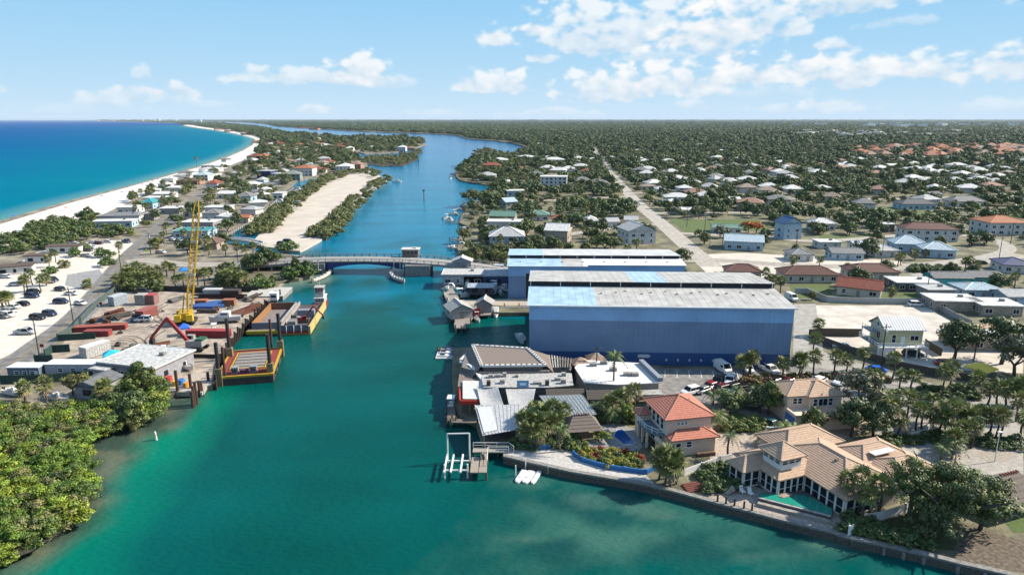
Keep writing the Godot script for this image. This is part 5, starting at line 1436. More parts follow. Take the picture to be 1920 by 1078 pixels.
func canvas(parent: Node, called: String, p: Array, m: Material, sag := 0.0) -> void:
	# a sheet between four corners, with thickness and sag
	var b := mb()
	var n := 6
	for i in n:
		for j in n:
			var q := []
			for o in [[0, 0], [1, 0], [1, 1], [0, 1]]:
				var u: float = (i + o[0]) / float(n); var w: float = (j + o[1]) / float(n)
				var s: Vector3 = p[0].lerp(p[1], u).lerp(p[3].lerp(p[2], u), w)
				s.y -= sag * sin(u * PI) * sin(w * PI)
				q.push_back(s)
			b.quad(q[0], q[1], q[2], q[3], Vector3.UP)
			b.quad(q[0] - V(0, 0.06, 0), q[1] - V(0, 0.06, 0), q[2] - V(0, 0.06, 0), q[3] - V(0, 0.06, 0), Vector3.DOWN)
	part(parent, called, b, m)

func ribbed(parent: Node, p: Array, m: Material, gap: float, called := "metal_roof") -> void:
	canvas(parent, called, p, m)
	var b := mb()
	var n := int(p[0].distance_to(p[1]) / gap)
	for k in n + 1: b.beam(p[0].lerp(p[1], k / float(n)) + V(0, 0.03, 0), p[3].lerp(p[2], k / float(n)) + V(0, 0.03, 0), 0.09, 0.07)
	part(parent, "roof_rib", b, m).set_meta("kind", "stuff")

func build_restaurant() -> void:
	var t := thing("dockside_restaurant", "rambling grey waterfront restaurant with brown gravel roof, white parapets and awnings", "restaurant")
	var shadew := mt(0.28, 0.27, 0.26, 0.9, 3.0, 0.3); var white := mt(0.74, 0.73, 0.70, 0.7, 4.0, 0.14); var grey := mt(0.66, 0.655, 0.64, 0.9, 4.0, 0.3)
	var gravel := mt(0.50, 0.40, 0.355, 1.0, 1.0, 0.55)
	# main block
	var mp := [-10.6, -151.5, 4.5, -149.0, 8.2, -137.2, -7.0, -136.4, -11.0, -139.6]
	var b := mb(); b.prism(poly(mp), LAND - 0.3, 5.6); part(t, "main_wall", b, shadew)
	# mansard skirts
	var inner := [-8.9, -150.6, 3.4, -148.2, 6.6, -138.0, -6.2, -137.6]
	b = mb(); b.prism(poly(inner), 5.4, 6.7); part(t, "gravel_roof", b, gravel)
	for e in [[-11.6, -144.9, -9.6, -152.0], [-9.6, -152.0, -2.0, -150.6], [-2.0, -150.6, 0.2, -149.4], [0.2, -149.4, 4.2, -149.2]]:
		b = mb(); b.beam(V(e[0], 5.0, e[1]), V(e[2], 5.0, e[3]), 0.7, 0.9); part(t, "parapet", b, white)
	for e in [[-9.2, -151.0, 3.6, -148.6], [3.6, -148.6, 7.2, -137.8], [7.2, -137.8, -6.5, -137.3], [-6.5, -137.3, -9.2, -151.0]]:
		b = mb(); b.beam(V(e[0], 6.75, e[1]), V(e[2], 6.75, e[3]), 0.7, 0.45); part(t, "roof_border", b, white)
		var n := int(Vector2(e[0] - e[2], e[1] - e[3]).length() / 1.1)
		for k in n:
			b = mb(); b.box(V(lerpf(e[0], e[2], (k + 0.5) / n), 7.02, lerpf(e[1], e[3], (k + 0.5) / n)), V(0.3, 0.14, 0.5)); part(t, "border_block", b, mt(0.2, 0.19, 0.18))
	# side slopes left and right
	b = mb(); b.quad(V(-9.4, 6.6, -151.2), V(-6.7, 6.6, -137.0), V(-8.6, 4.6, -135.6), V(-11.8, 4.6, -151.8), V(-1, 1, 0)); part(t, "left_slope", b, gravel)
	b = mb(); b.quad(V(-11.6, 4.7, -145.0), V(-8.8, 5.6, -139.6), V(-5.6, 4.5, -133.0), V(-11.3, 4.2, -131.8), V(-0.3, 1, 0.4)); part(t, "corner_slope", b, gravel)
	b = mb(); b.beam(V(-8.9, 5.7, -139.8), V(-5.6, 4.6, -132.9), 0.8, 0.4); part(t, "hip_cap", b, white); b = mb(); b.beam(V(-11.7, 4.85, -145.0), V(-8.9, 5.7, -139.8), 0.7, 0.4); part(t, "hip_cap", b, white)
	b = mb(); b.quad(V(3.9, 6.6, -148.8), V(7.4, 6.6, -138.0), V(9.0, 5.0, -137.8), V(8.6, 5.0, -149.0), V(1, 1, 0)); part(t, "right_slope", b, gravel)
	# front flat roofs
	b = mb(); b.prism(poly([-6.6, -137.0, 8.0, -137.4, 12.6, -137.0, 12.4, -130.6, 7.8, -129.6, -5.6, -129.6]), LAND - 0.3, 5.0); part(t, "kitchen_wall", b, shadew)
	roof_poly(t, "flat_roof", [-6.8, -137.05, 8.0, -137.45, 12.8, -137.1, 12.6, -130.3, 7.9, -129.2, -5.8, -129.2], 5.16, 0.15, grey)
	for a in [[-4.5, -134.6, 0.9, 0.7], [-3.0, -134.9, 1.5, 0.6], [-1.6, -135.2, 0.8, 0.8], [1.0, -135.0, 0.7, 0.5], [-2.0, -131.4, 1.0, 0.8], [5.2, -131.0, 1.8, 0.5], [9.5, -133.0, 1.2, 0.6], [11.0, -135.6, 0.9, 0.7], [10.6, -131.4, 1.0, 0.9]]:
		b = mb(); b.box(V(a[0], 5.16 + a[3] * 0.5, a[1]), V(a[2], a[3], 0.9)); part(t, "roof_unit", b, mt(0.5, 0.49, 0.47))
	b = mb(); b.box(V(-4.8, 5.5, -130.2), V(0.8, 1.4, 0.8)); part(t, "chimney", b, mt(0.08, 0.08, 0.08)); b = mb(); b.box(V(7.2, 5.5, -130.3), V(0.8, 1.4, 0.8)); part(t, "chimney", b, mt(0.08, 0.08, 0.08))
	b = mb(); b.obox(Transform3D(Basis(Vector3.RIGHT, -0.5), V(2.2, 5.9, -129.0)), V(2.4, 1.5, 0.12)); var sg := part(t, "roof_sign", b, mt(0.10, 0.24, 0.42, 0.6, 1.5, 0.2))
	b = mb(); b.obox(Transform3D(Basis(Vector3.RIGHT, -0.5), V(2.2, 5.9, -129.0) + Basis(Vector3.RIGHT, -0.5) * V(0, 0, 0.07)), V(1.3, 0.5, 0.02)); part(sg, "emblem", b, mt(0.30, 0.45, 0.6, 0.6, 0))
	for x in [1.4, 3.0]:
		b = mb(); b.tube(V(x, 5.1, -129.0), V(x, 5.7, -129.0), 0.06, 0.06, 4); part(sg, "leg", b, mt(0.1, 0.1, 0.1))
	# white awning over the red dock bar
	canvas(t, "awning", [V(-10.4, 4.7, -134.0), V(-5.6, 4.7, -133.8), V(-5.7, 4.1, -125.6), V(-9.8, 4.1, -125.8)], mt(0.66, 0.66, 0.65, 0.8, 3.0, 0.15))
	var red := mt(0.62, 0.045, 0.02, 0.7, 2.0, 0.15)
	b = mb(); b.beam(V(-11.0, 3.4, -133.4), V(-10.3, 3.4, -125.4), 0.3, 1.3); part(t, "red_valance", b, red); b = mb(); b.beam(V(-10.3, 3.5, -125.3), V(-6.6, 3.5, -125.3), 0.3, 0.9); part(t, "red_valance", b, red)
	for p in [V(-10.3, 0, -125.4), V(-8.4, 0, -125.4), V(-6.7, 0, -125.4), V(-10.8, 0, -129.5)]:
		b = mb(); b.box(p + V(0, 1.2, 0), V(0.2, 4.4, 0.2)); part(t, "post", b, mt(0.4, 0.34, 0.28))
	# shade sails
	var sail := mt(0.58, 0.58, 0.585, 0.9, 3.0, 0.2)
	canvas(t, "shade_sail", [V(-7.3, 5.0, -130.4), V(-2.9, 5.2, -129.4), V(-1.6, 4.0, -122.8), V(-6.0, 3.9, -122.2)], sail, 0.5)
	canvas(t, "shade_sail", [V(-1.3, 5.1, -128.4), V(4.8, 5.1, -128.6), V(4.0, 4.1, -123.0), V(-0.6, 4.1, -123.0)], sail, 0.3)
	canvas(t, "shade_sail", [V(1.2, 4.2, -122.6), V(5.4, 4.3, -124.2), V(6.4, 3.6, -119.0), V(1.6, 3.5, -119.4)], sail, 0.4)
	# metal roofs
	ribbed(t, [V(-7.2, 4.5, -121.8), V(1.4, 4.6, -121.8), V(1.0, 3.8, -112.6), V(-5.2, 3.6, -110.6)], mt(0.62, 0.63, 0.65, 0.5, 3.0, 0.25), 0.75)
	canvas(t, "white_panel", [V(-6.7, 4.62, -120.6), V(-4.0, 4.68, -120.8), V(-2.6, 3.9, -112.4), V(-5.0, 3.78, -111.4)], mt(0.70, 0.72, 0.73, 0.5, 3.0, 0.1))
	ribbed(t, [V(5.4, 4.6, -126.2), V(13.9, 4.7, -127.0), V(16.0, 3.9, -118.8), V(8.2, 3.8, -118.2)], mt(0.60, 0.68, 0.73, 0.45, 1.8, 0.5), 0.7)
	for p in [V(-6.6, 0, -121.0), V(-5.0, 0, -111.0), V(0.8, 0, -113.0), V(8.4, 0, -118.6), V(15.4, 0, -119.2), V(13.6, 0, -126.4), V(-1.6, 0, -122.4), V(4.2, 0, -122.6)]:
		b = mb(); b.box(p + V(0, 2.2, 0), V(0.2, 3.4, 0.2)); part(t, "post", b, mt(0.35, 0.33, 0.3))
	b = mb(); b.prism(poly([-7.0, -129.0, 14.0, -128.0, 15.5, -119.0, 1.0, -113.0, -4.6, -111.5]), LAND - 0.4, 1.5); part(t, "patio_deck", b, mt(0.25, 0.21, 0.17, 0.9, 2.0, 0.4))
	# pergola and service yard behind
	for k in 9:
		b = mb(); b.beam(V(8.6 + k * 0.62, 4.9, -149.2 + k * 0.28), V(8.6 + k * 0.52, 4.9, -141.0), 0.28, 0.3); part(t, "pergola_beam", b, mt(0.62, 0.60, 0.56) if k < 4 else mt(0.3, 0.28, 0.26))
	b = mb(); b.prism(poly([8.4, -149.4, 14.4, -146.8, 12.8, -140.8, 8.2, -141.2]), LAND - 0.2, 4.5); part(t, "service_block", b, mt(0.3, 0.28, 0.27))
	block(0, -140, 14); block(0, -122, 10); block(10, -124, 7); block(8, -135, 8)
	# planter hedge on the roof edge
	# ---- white-roofed annex to the right
	t = thing("white_roof_annex", "flat white-roofed restaurant annex with grey parapet beside the car park", "building")
	b = mb(); b.prism(poly([16.2, -145.6, 28.8, -143.4, 30.6, -132.6, 21.8, -131.4, 15.4, -132.6, 14.2, -141.0]), LAND - 0.2, 4.8); part(t, "wall", b, mt(0.5, 0.48, 0.44))
	roof_poly(t, "roof", [15.8, -146.0, 29.0, -143.8, 31.0, -132.2, 21.6, -131.0, 15.0, -132.2, 13.8, -141.0], 5.0, 0.18, mt(0.80, 0.79, 0.77, 0.8, 5.0, 0.1))
	b = mb(); b.beam(V(28.9, 5.5, -143.6), V(30.9, 5.5, -132.4), 1.0, 0.9); part(t, "parapet", b, mt(0.33, 0.38, 0.45, 0.7, 2.0, 0.2))
	b = mb(); b.prism(poly([21.6, -130.8, 30.8, -132.0, 31.0, -129.2, 21.8, -128.8]), 3.4, 3.6, true, true); part(t, "front_canopy", b, mt(0.58, 0.57, 0.55))
	for a in [[22.0, -139.0], [24.6, -136.2], [26.2, -136.0], [18.0, -142.0], [20.5, -143.2]]:
		b = mb(); b.box(V(a[0], 5.35, a[1]), V(1.5, 0.7, 1.1)); part(t, "roof_unit", b, mt(0.45, 0.44, 0.43))
	block(23, -138, 10)
	for a in [[15.6, -143.5, "small peach-roofed shed behind the annex, left of two"], [19.5, -146.6, "small peach-roofed shed behind the annex, right of two"]]:
		house(a[2], a[0], a[1], 3.0, 3.0, 3.6, 1.2, "hip", 10, Color(0.50, 0.33, 0.24), Color(0.5, 0.4, 0.33), 0, "", "shed")
	# thatched rows beside it
	for a in [["low grey thatched bar roof in front of the white annex, left part", 10.6, -127.6, 4.6], ["low grey thatched bar roof in front of the white annex, right part", 18.2, -127.0, 4.0]]:
		var h := thing("thatched_bar", a[0], "hut", V(a[1], LAND, a[2]), 0.05)
		b = mb(); b.xf = Transform3D(Basis(), V(0, 0, 0)); roof_faces(b, "gable", a[3] * 1.5, 2.6, 3.0, 1.3, 0.4, 0.35); part(h, "thatch_roof", b, mt(0.27, 0.235, 0.205, 1.0, 0.7, 0.55))
		for x in [-a[3] * 0.7, 0.0, a[3] * 0.7]:
			b = mb(); b.tube(V(x, 0, 1.1), V(x, 3.1, 1.1), 0.12, 0.12, 6); part(h, "post", b, mt(0.14, 0.1, 0.07))
	# ---- patio umbrellas
	for a in [[-0.2, -121.2, "blue patio umbrella between the restaurant's metal roofs", Color(0.03, 0.08, 0.45)]]:
		var u := thing("patio_umbrella", a[2], "umbrella", V(a[0], 1.5, a[1]))
		umbrella(u, 1.5, 2.4, a[3])
	# ---- docks and boats along the restaurant
	boat(-12.5, -129.8, 178, 6.5, "dark pontoon boat with grey canopy moored beside the red dock bar", "top", Color(0.06, 0.08, 0.14))
	dock("dark timber walkway under the red dock bar", [-12.6, -131.0, -11.8, -122.0, -6.6, -121.6], 1.6, 1.1)
	dock("jet ski dock at the restaurant's corner", [-15.2, -167.1, -18.9, -165.4], 1.4, 0.6)
	for k in 5:
		var js := thing("jet_ski", ["nearest of the white and blue jet skis on the restaurant float", "second jet ski from the front on the restaurant float", "third jet ski from the front on the restaurant float", "fourth jet ski from the front on the restaurant float", "farthest jet ski on the restaurant float"][k], "jet ski", V(-17.0 + (k % 2) * 2.8, 0.25, -161.2 - k * 1.25), 1.5, "jet skis on the restaurant float")
		b = mb(); loft(b, [ring(1.5, 0.12, 0.1, 0.35, 0.05), ring(0.6, 0.5, 0.0, 0.55, 0.12), ring(-1.3, 0.48, 0.0, 0.5, 0.12)]); part(js, "hull", b, pm(0.75, 0.75, 0.76) if k % 2 == 0 else pm(0.06, 0.12, 0.5))
		b = mb(); b.box(V(0, 0.72, -0.45), V(0.36, 0.3, 1.2)); part(js, "seat", b, pm(0.04, 0.04, 0.06)); b = mb(); b.box(V(0, 0.95, 0.35), V(0.75, 0.1, 0.15)); part(js, "handlebar", b, pm(0.06, 0.06, 0.07))
	b = mb(); b.box(V(-15.6, 0.15, -163.6), V(7.0, 0.4, 7.6)); single("jet_ski_float", "white floating pontoon under the jet skis", "float", b, mt(0.62, 0.62, 0.61, 0.7, 3.0, 0.15))
	# ---- marina finger with huts
	var plank := mt(0.46, 0.40, 0.36, 0.9, 1.3, 0.35); var beige := mt(0.60, 0.50, 0.40, 0.92, 3.0, 0.2)
	t = thing("marina_pier", "beige concrete pier with white edge in front of the far warehouse", "pier")
	b = mb(); b.prism(poly([-17.7, -212.6, 5.7, -214.3, 5.7, -206.1, -3.7, -206.1, -16.4, -206.9]), -2.5, 1.25); part(t, "deck", b, beige)
	b = mb(); b.beam(P(-3.7, -203.8, 1.0), P(5.6, -203.8, 1.0), 0.5, 0.9); part(t, "edge_beam", b, mt(0.66, 0.63, 0.58))
	for x in [490, 550, 610, 665]:
		pass
	for k in 5:
		b = mb(); b.tube(V(-16.2 + k * 4.6, -3, -204.5), V(-16.2 + k * 4.6, 2.4, -204.5), 0.2, 0.18, 6); part(t, "pile", b, mt(0.2, 0.16, 0.13))
	t = thing("marina_finger_dock", "angled plank dock with white railing and small huts at the basin mouth", "dock")
	b = mb(); b.prism(poly([-23.1, -221.3, -20.8, -228.8, -17.5, -216.0, -16.5, -207.7, -11.7, -206.1, -10.6, -201.5, -12.9, -182.2, -16.1, -182.2, -17.6, -195.6]), 0.9, 1.25, true, true); part(t, "deck", b, plank)
	for q in [[-23.0, -220.4], [-20.9, -211.8], [-18.9, -203.8], [-17.5, -194.9], [-16.6, -187.3], [-15.8, -181.5], [-14.1, -180.7], [-12.7, -181.9], [-12.0, -188.7], [-11.2, -195.6]]:
		b = mb(); b.tube(V(q[0], -3, q[1]), V(q[0], 2.4, q[1]), 0.2, 0.18, 6); part(t, "pile", b, mt(0.16, 0.13, 0.11))
	rail(t, "white_rail", [P(-23.1, -221.3, 0), P(-20.9, -212.6, 0), P(-18.3, -201.5, 0), P(-16.9, -190.0, 0)], 1.25, 1.0, trim, 2.0)
	house("white gabled dock hut at the tip of the marina finger", -14.7, -191.4, 6.5, 7.0, 2.6, 1.9, "gablez", 20, Color(0.62, 0.60, 0.57), Color(0.55, 0.54, 0.52), 1, "", "dock_hut")
	house("small grey gabled dock hut with porch beside the moored white boat", -8.4, -197.8, 4.6, 4.6, 2.6, 1.7, "gablez", -4, Color(0.52, 0.52, 0.52), Color(0.42, 0.43, 0.45), 1, "", "dock_hut")
	t = thing("hut_platform", "white-edged timber platform carrying the small grey dock hut", "dock")
	b = mb(); b.prism(poly([-12.3, -197.8, -6.5, -199.2, -6.2, -195.6, -11.7, -194.9]), 0.8, 1.22); part(t, "deck", b, plank)
	boat(-4.9, -199.7, 0, 6.5, "white cabin boat moored against the beige pier's edge", "cabin")
	boat(-19.2, -199.7, 10, 6.5, "white open boat moored outside the marina finger", "console")
	boat(-10.6, -194.0, 20, 5.5, "small white boat with red canopy inside the basin", "top", Color(0.76, 0.74, 0.7))
	boat(2.4, -175.1, 12, 7.5, "pale blue-rimmed boat in the warehouse shadow of the basin", "console", Color(0.45, 0.52, 0.62))
	b = mb(); b.box(V(0, 1.2, 0), V(2.6, 2.4, 0.1)); single("red_banner", "small red umbrella canopy on the marina finger", "banner", b, mt(0.6, 0.04, 0.03), P(-10.7, -193.9, LAND))
	# bait shop and boat slips left of the far warehouse
	house("low white flat-roofed bait shop by the bridge foot", -17.4, -233.1, 14, 9, 3.6, 0, "flat", 0, Color(0.78, 0.77, 0.75), Color(0.55, 0.57, 0.62), 1, "", "bait_shop")
	house("white gabled upper room behind the bait shop roof", -19.0, -252.0, 7, 5, 4.6, 1.6, "gablez", 0, Color(0.75, 0.75, 0.74), Color(0.5, 0.55, 0.62), 1, "", "shop_house")
	house("blue metal-roofed boat shed left of the far warehouse", -8.0, -233.1, 18, 11, 3.2, 0, "flat", 0, Color(0.62, 0.64, 0.68), Color(0.06, 0.10, 0.25), 0, "", "boat_shed")
	house("small pale metal boat canopy over the dark slip", -10.4, -219.5, 8, 5.5, 2.6, 0.8, "gable", 0, Color(0.60, 0.68, 0.78), Color(0.1, 0.1, 0.11), 0, "", "slip_canopy")
	for k in 9:
		var lb := ["first", "second", "third", "fourth", "fifth", "sixth", "seventh", "eighth", "ninth"]
		boat([-22.5, -229.8, -21.3, -231.3, -17.4, -220.6, -15.7, -221.0, -15.6, -233.6, -6.0, -227.9, -4.0, -224.2, -2.7, -229.8, -6.5, -232.1][k * 2], [-22.5, -229.8, -21.3, -231.3, -17.4, -220.6, -15.7, -221.0, -15.6, -233.6, -6.0, -227.9, -4.0, -224.2, -2.7, -229.8, -6.5, -232.1][k * 2 + 1], 60 + k * 23, 4.6 + (k % 3), lb[k] + " small boat from the left in the slips before the far warehouse", ["console", "cabin", "top"][k % 3], Color(0.74, 0.73, 0.71), "boats in the slips", 0.25)
	car("van", "white", -4.6, -257.2, 80, "white van parked beneath the bridge approach by the far warehouse")

func umbrella(u: Node3D, r: float, h: float, c: Color) -> void:
	var b := mb(); b.tube(V(0, 0, 0), V(0, h + 0.3, 0), 0.05, 0.04, 5); part(u, "pole", b, trim)
	b = mb()
	for k in 8:
		var a0 := TAU * k / 8; var a1 := TAU * (k + 1) / 8
		b.tri(V(0, h + 0.55, 0), V(cos(a0) * r, h, sin(a0) * r), V(cos(a1) * r, h, sin(a1) * r), Vector3.UP)
	part(u, "canopy", b, mt(c.r, c.g, c.b, 0.8, 0))

# ---------------------------------------------------------------- the contractor's yard, barges and tug
func container(label: String, x: float, z: float, yaw: float, l: float, w: float, h: float, c: Color, called := "shipping_container", cat := "container", roof := Color(-1, 0, 0)) -> Node3D:
	var t := thing(called, label, cat, V(x, LAND, z), deg_to_rad(yaw))
	var m := mt(c.r, c.g, c.b, 0.7, 3.0, 0.3)
	walls(t, "body", -l / 2, l / 2, -w / 2, w / 2, 0.15, h, m)
	var b := mb()
	var n := int(l / 0.6)
	for k in n:
		for s in [-1, 1]: b.box(V(-l / 2 + (k + 0.5) * l / n, h * 0.5, s * (w / 2 + 0.02)), V(0.2, h - 0.5, 0.06))
	part(t, "side_rib", b, m).set_meta("kind", "stuff")
	var r := roof if roof.r >= 0 else c * 1.15
	walls(t, "roof", -l / 2 - 0.05, l / 2 + 0.05, -w / 2 - 0.06, w / 2 + 0.06, h, h + 0.12, mt(r.r, r.g, r.b, 0.7, 3.0, 0.25))
	walls(t, "door", l / 2, l / 2 + 0.05, -w * 0.42, w * 0.42, 0.3, h - 0.2, mt(c.r * 0.8, c.g * 0.8, c.b * 0.8, 0.7, 0))
	walls(t, "skid", -l / 2 + 0.2, l / 2 - 0.2, -w / 2 + 0.2, w / 2 - 0.2, 0.0, 0.15, mt(0.1, 0.1, 0.1))
	block(x, z, l * 0.5)
	return t

func trailer(label: String, x: float, z: float, yaw: float, l: float, w: float, h: float, wall: Color, roof := Color(0.8, 0.8, 0.79)) -> Node3D:
	var t := thing("office_trailer", label, "trailer", V(x, LAND, z), deg_to_rad(yaw))
	walls(t, "wall", -l / 2, l / 2, -w / 2, w / 2, 0.4, h, mt(wall.r, wall.g, wall.b, 0.7, 3.0, 0.15))
	walls(t, "roof", -l / 2 - 0.15, l / 2 + 0.15, -w / 2 - 0.15, w / 2 + 0.15, h, h + 0.16, mt(roof.r, roof.g, roof.b, 0.7, 3.0, 0.1))
	for k in 3: window(t, V(-l * 0.2 + k * l * 0.25, h * 0.6, w / 2), 1.0, 0.8, 0, true)
	walls(t, "door", l * 0.38, l * 0.46, w / 2, w / 2 + 0.05, 0.45, 2.3, trim)
	walls(t, "base_skirt", -l / 2 + 0.1, l / 2 - 0.1, -w / 2 + 0.1, w / 2 - 0.1, 0.0, 0.4, mt(0.1, 0.1, 0.1))
	block(x, z, l * 0.5)
	return t

func pile_of(called: String, label: String, cat: String, x: float, z: float, yaw: float, l: float, n: int, c: Color, thick := 0.35, spread := 2.6) -> void:
	var t := thing(called, label, cat, V(x, LAND, z), deg_to_rad(yaw))
	var r := RandomNumberGenerator.new()
	r.seed = int(absf(x * 31 + z * 17))
	for k in n:
		var b := mb()
		var lay_ := k * 3 / n
		b.beam(V(r.randf_range(-spread, spread) * (1.0 - lay_ * 0.25), thick * (0.5 + lay_), -l * 0.5 * r.randf_range(0.75, 1.0)), V(r.randf_range(-spread, spread) * (1.0 - lay_ * 0.25), thick * (0.5 + lay_), l * 0.5 * r.randf_range(0.75, 1.0)), thick, thick)
		var v := r.randf_range(0.6, 1.3)
		part(t, "beam", b, mt(snappedf(c.r * v, 0.02), snappedf(c.g * v, 0.02), snappedf(c.b * v, 0.02), 0.9, 1.5, 0.4))
	block(x, z, spread)

func spud(parent: Node, p: Vector3, h: float, r: float, m: Material) -> void:
	var b := mb(); b.tube(p + V(0, -4, 0), p + V(0, h, 0), r, r, 10); part(parent, "spud_pile", b, m)

func pop_tent(label: String, x: float, z: float, s: float, c: Color) -> void:
	var t := thing("pop_up_tent", label, "tent", V(x, LAND, z), 0.5)
	var b := mb()
	var a := [V(-s, 2.3, -s), V(s, 2.3, -s), V(s, 2.3, s), V(-s, 2.3, s)]
	for i in 4: b.tri(a[i], a[(i + 1) % 4], V(0, 3.4, 0), a[i] + a[(i + 1) % 4]); b.quad(a[i], a[(i + 1) % 4], a[(i + 1) % 4] - V(0, 0.35, 0), a[i] - V(0, 0.35, 0), a[i] + a[(i + 1) % 4] - V(0, 4.6, 0))
	part(t, "canopy", b, mt(c.r, c.g, c.b, 0.8, 0))
	for p in a:
		b = mb(); b.tube(V(p.x, 0, p.z), p, 0.05, 0.05, 4); part(t, "leg", b, pm(0.5, 0.5, 0.5))

func build_yard() -> void:
	var b: MB
	var rust := mt(0.24, 0.085, 0.04, 0.9, 2.0, 0.45); var yellow := mt(0.72, 0.46, 0.02, 0.5, 2.0, 0.2); var black := mt(0.03, 0.03, 0.035, 0.7, 2.0, 0.3); var steel := mt(0.36, 0.35, 0.36, 0.8, 3.0, 0.4)
	# ---- spud barge nearest the camera
	var t := thing("spud_barge", "yellow-trimmed red deck barge with tall black spud piles, nearest the camera", "barge", V(-66.2, 0, -142.2), deg_to_rad(12))
	walls(t, "hull", 0, 12.2, -18.6, 0, -1.0, 1.9, mt(0.16, 0.10, 0.10, 0.85, 3.0, 0.5))
	walls(t, "deck", -0.05, 12.25, -18.65, 0.05, 1.9, 2.1, mt(0.40, 0.05, 0.035, 0.85, 3.0, 0.35))
	for a in [[0.0, 12.2, -0.35, 0.06], [0.0, 12.2, -18.66, -18.2]]: walls(t, "edge_trim", a[0], a[1], a[2], a[3], 1.7, 2.2, yellow)
	for a in [[-0.06, 0.35], [11.85, 12.26]]: walls(t, "edge_trim", a[0], a[1], -18.1, -0.4, 1.71, 2.21, yellow)
	walls(t, "work_deck", 2.6, 9.6, -15.6, -4.6, 2.1, 2.32, mt(0.42, 0.385, 0.36, 0.9, 2.0, 0.35))
	for k in 5: walls(t, "deck_timber", 2.5, 9.7, -14.6 + k * 2.2, -14.35 + k * 2.2, 2.32, 2.42, mt(0.16, 0.14, 0.12))
	for a in [[2.1, 2.4, -15.9, -4.3], [9.8, 10.1, -15.9, -4.3], [2.4, 9.8, -15.9, -15.62], [2.4, 9.8, -4.58, -4.3]]: walls(t, "work_deck_border", a[0], a[1], a[2], a[3], 2.1, 2.35, yellow)
	for p in [[0.2, 0.3, 8.2], [11.0, -0.9, 9.0], [11.4, -17.4, 9.2], [0.0, -14.0, 9.6]]:
		walls(t, "spud_well", p[0] - 0.2, p[0] + 1.2, p[1] - 1.3, p[1] + 0.1, -0.6, 4.2, mt(0.56, 0.44, 0.24, 0.85, 1.5, 0.45))
		spud(t, V(p[0] + 0.5, 2, p[1] - 0.6), p[2], 0.42, black)
	for p in [[1.9, -0.6, 7.0], [9.7, -18.9, 7.6]]: spud(t, V(p[0], 2, p[1]), p[2], 0.3, mt(0.11, 0.05, 0.035))
	for x in [3.0, 7.0]:
		walls(t, "winch_house", x, x + 1.5, -3.0, -1.6, 2.1, 3.5, mt(0.42, 0.44, 0.46)); walls(t, "winch_grille", x + 0.3, x + 1.2, -1.6, -1.54, 2.4, 3.2, mt(0.12, 0.12, 0.12))
	walls(t, "fuel_tank", 4.9, 6.6, -2.8, -1.8, 2.1, 2.8, mt(0.18, 0.06, 0.16)); walls(t, "hose_rack", 9.0, 10.6, -2.8, -1.6, 2.1, 2.6, mt(0.5, 0.12, 0.04))
	for z in [-15.0, -9.0, -4.0]:
		b = mb(); b.tube(V(12.2, 0.9, z), V(12.45, 0.9, z), 0.45, 0.45, 8); part(t, "fender_tyre", b, black)
	# ---- hopper barge and deck barge side by side
	t = thing("hopper_barge", "open rust-orange hopper barge moored against the yard bulkhead", "barge", V(-72.6, 0, -178.6), deg_to_rad(5.5))
	walls(t, "hull", 0, 8.6, -24.5, 0, -1.0, 1.2, mt(0.36, 0.30, 0.18, 0.9, 3.0, 0.4)); walls(t, "hold_floor", 0.8, 8.0, -22.0, -2.6, 1.2, 1.35, mt(0.36, 0.31, 0.30, 0.8, 4.0, 0.3))
	for a in [[0.4, 0.75, -22.5, -2.2], [8.05, 8.4, -22.5, -2.2]]: walls(t, "side_wall", a[0], a[1], a[2], a[3], 1.2, 3.3, mt(0.50, 0.24, 0.08, 0.85, 2.0, 0.35))
	walls(t, "end_wall", 0.4, 8.4, -2.2, -1.85, 1.2, 3.2, mt(0.26, 0.28, 0.34, 0.85, 2.0, 0.3)); walls(t, "end_wall", 0.4, 8.4, -22.9, -22.5, 1.2, 3.4, mt(0.3, 0.16, 0.1, 0.85, 2.0, 0.3))
	walls(t, "bow_apron", -0.6, 8.6, -1.6, 0.05, 1.2, 1.4, mt(0.48, 0.40, 0.26, 0.9, 1.5, 0.4)); walls(t, "edge_trim", -0.65, 8.7, 0.06, 0.3, 0.6, 1.45, yellow)
	b = mb(); b.beam(V(8.3, 3.2, -2.2), V(8.3, 3.2, -22.5), 0.5, 0.4); part(t, "boom_pipe", b, mt(0.55, 0.55, 0.56))
	t = thing("deck_barge", "red and grey deck barge with yellow bulwark carrying a red excavator", "barge", V(-64.0, 0, -179.0), deg_to_rad(6))
	walls(t, "hull", 0, 8.0, -27.0, 0, -1.0, 1.3, mt(0.46, 0.03, 0.025, 0.8, 3.0, 0.25)); walls(t, "deck", 0.3, 7.7, -26.6, -0.4, 1.3, 1.5, mt(0.18, 0.15, 0.14, 0.9, 2.0, 0.4))
	walls(t, "bulwark", 7.6, 8.15, -27.0, 0.05, 0.2, 2.5, mt(0.72, 0.58, 0.22, 0.7, 2.0, 0.2)); walls(t, "bulwark", 0.1, 7.55, -0.4, -0.05, 1.3, 2.9, mt(0.2, 0.2, 0.28, 0.8, 2.0, 0.3)); walls(t, "bow_stripe", 0.0, 7.9, 0.0, 0.12, 0.1, 0.55, mt(0.62, 0.36, 0.08)); walls(t, "bulwark", 0.0, 0.3, -26.8, -0.5, 1.5, 2.7, mt(0.55, 0.52, 0.5))
	for x in [1.6, 3.6, 5.6]: walls(t, "bow_stay", x, x + 0.15, 0.0, 0.3, 0.7, 2.8, trim)
	walls(t, "generator_box", 2.2, 7.0, -14.8, -12.6, 1.5, 3.6, mt(0.3, 0.32, 0.38, 0.7, 2.0, 0.2))
	walls(t, "pump_frame", 1.2, 3.4, -6.4, -3.6, 1.5, 2.9, mt(0.5, 0.5, 0.49, 0.7, 0.8, 0.5))
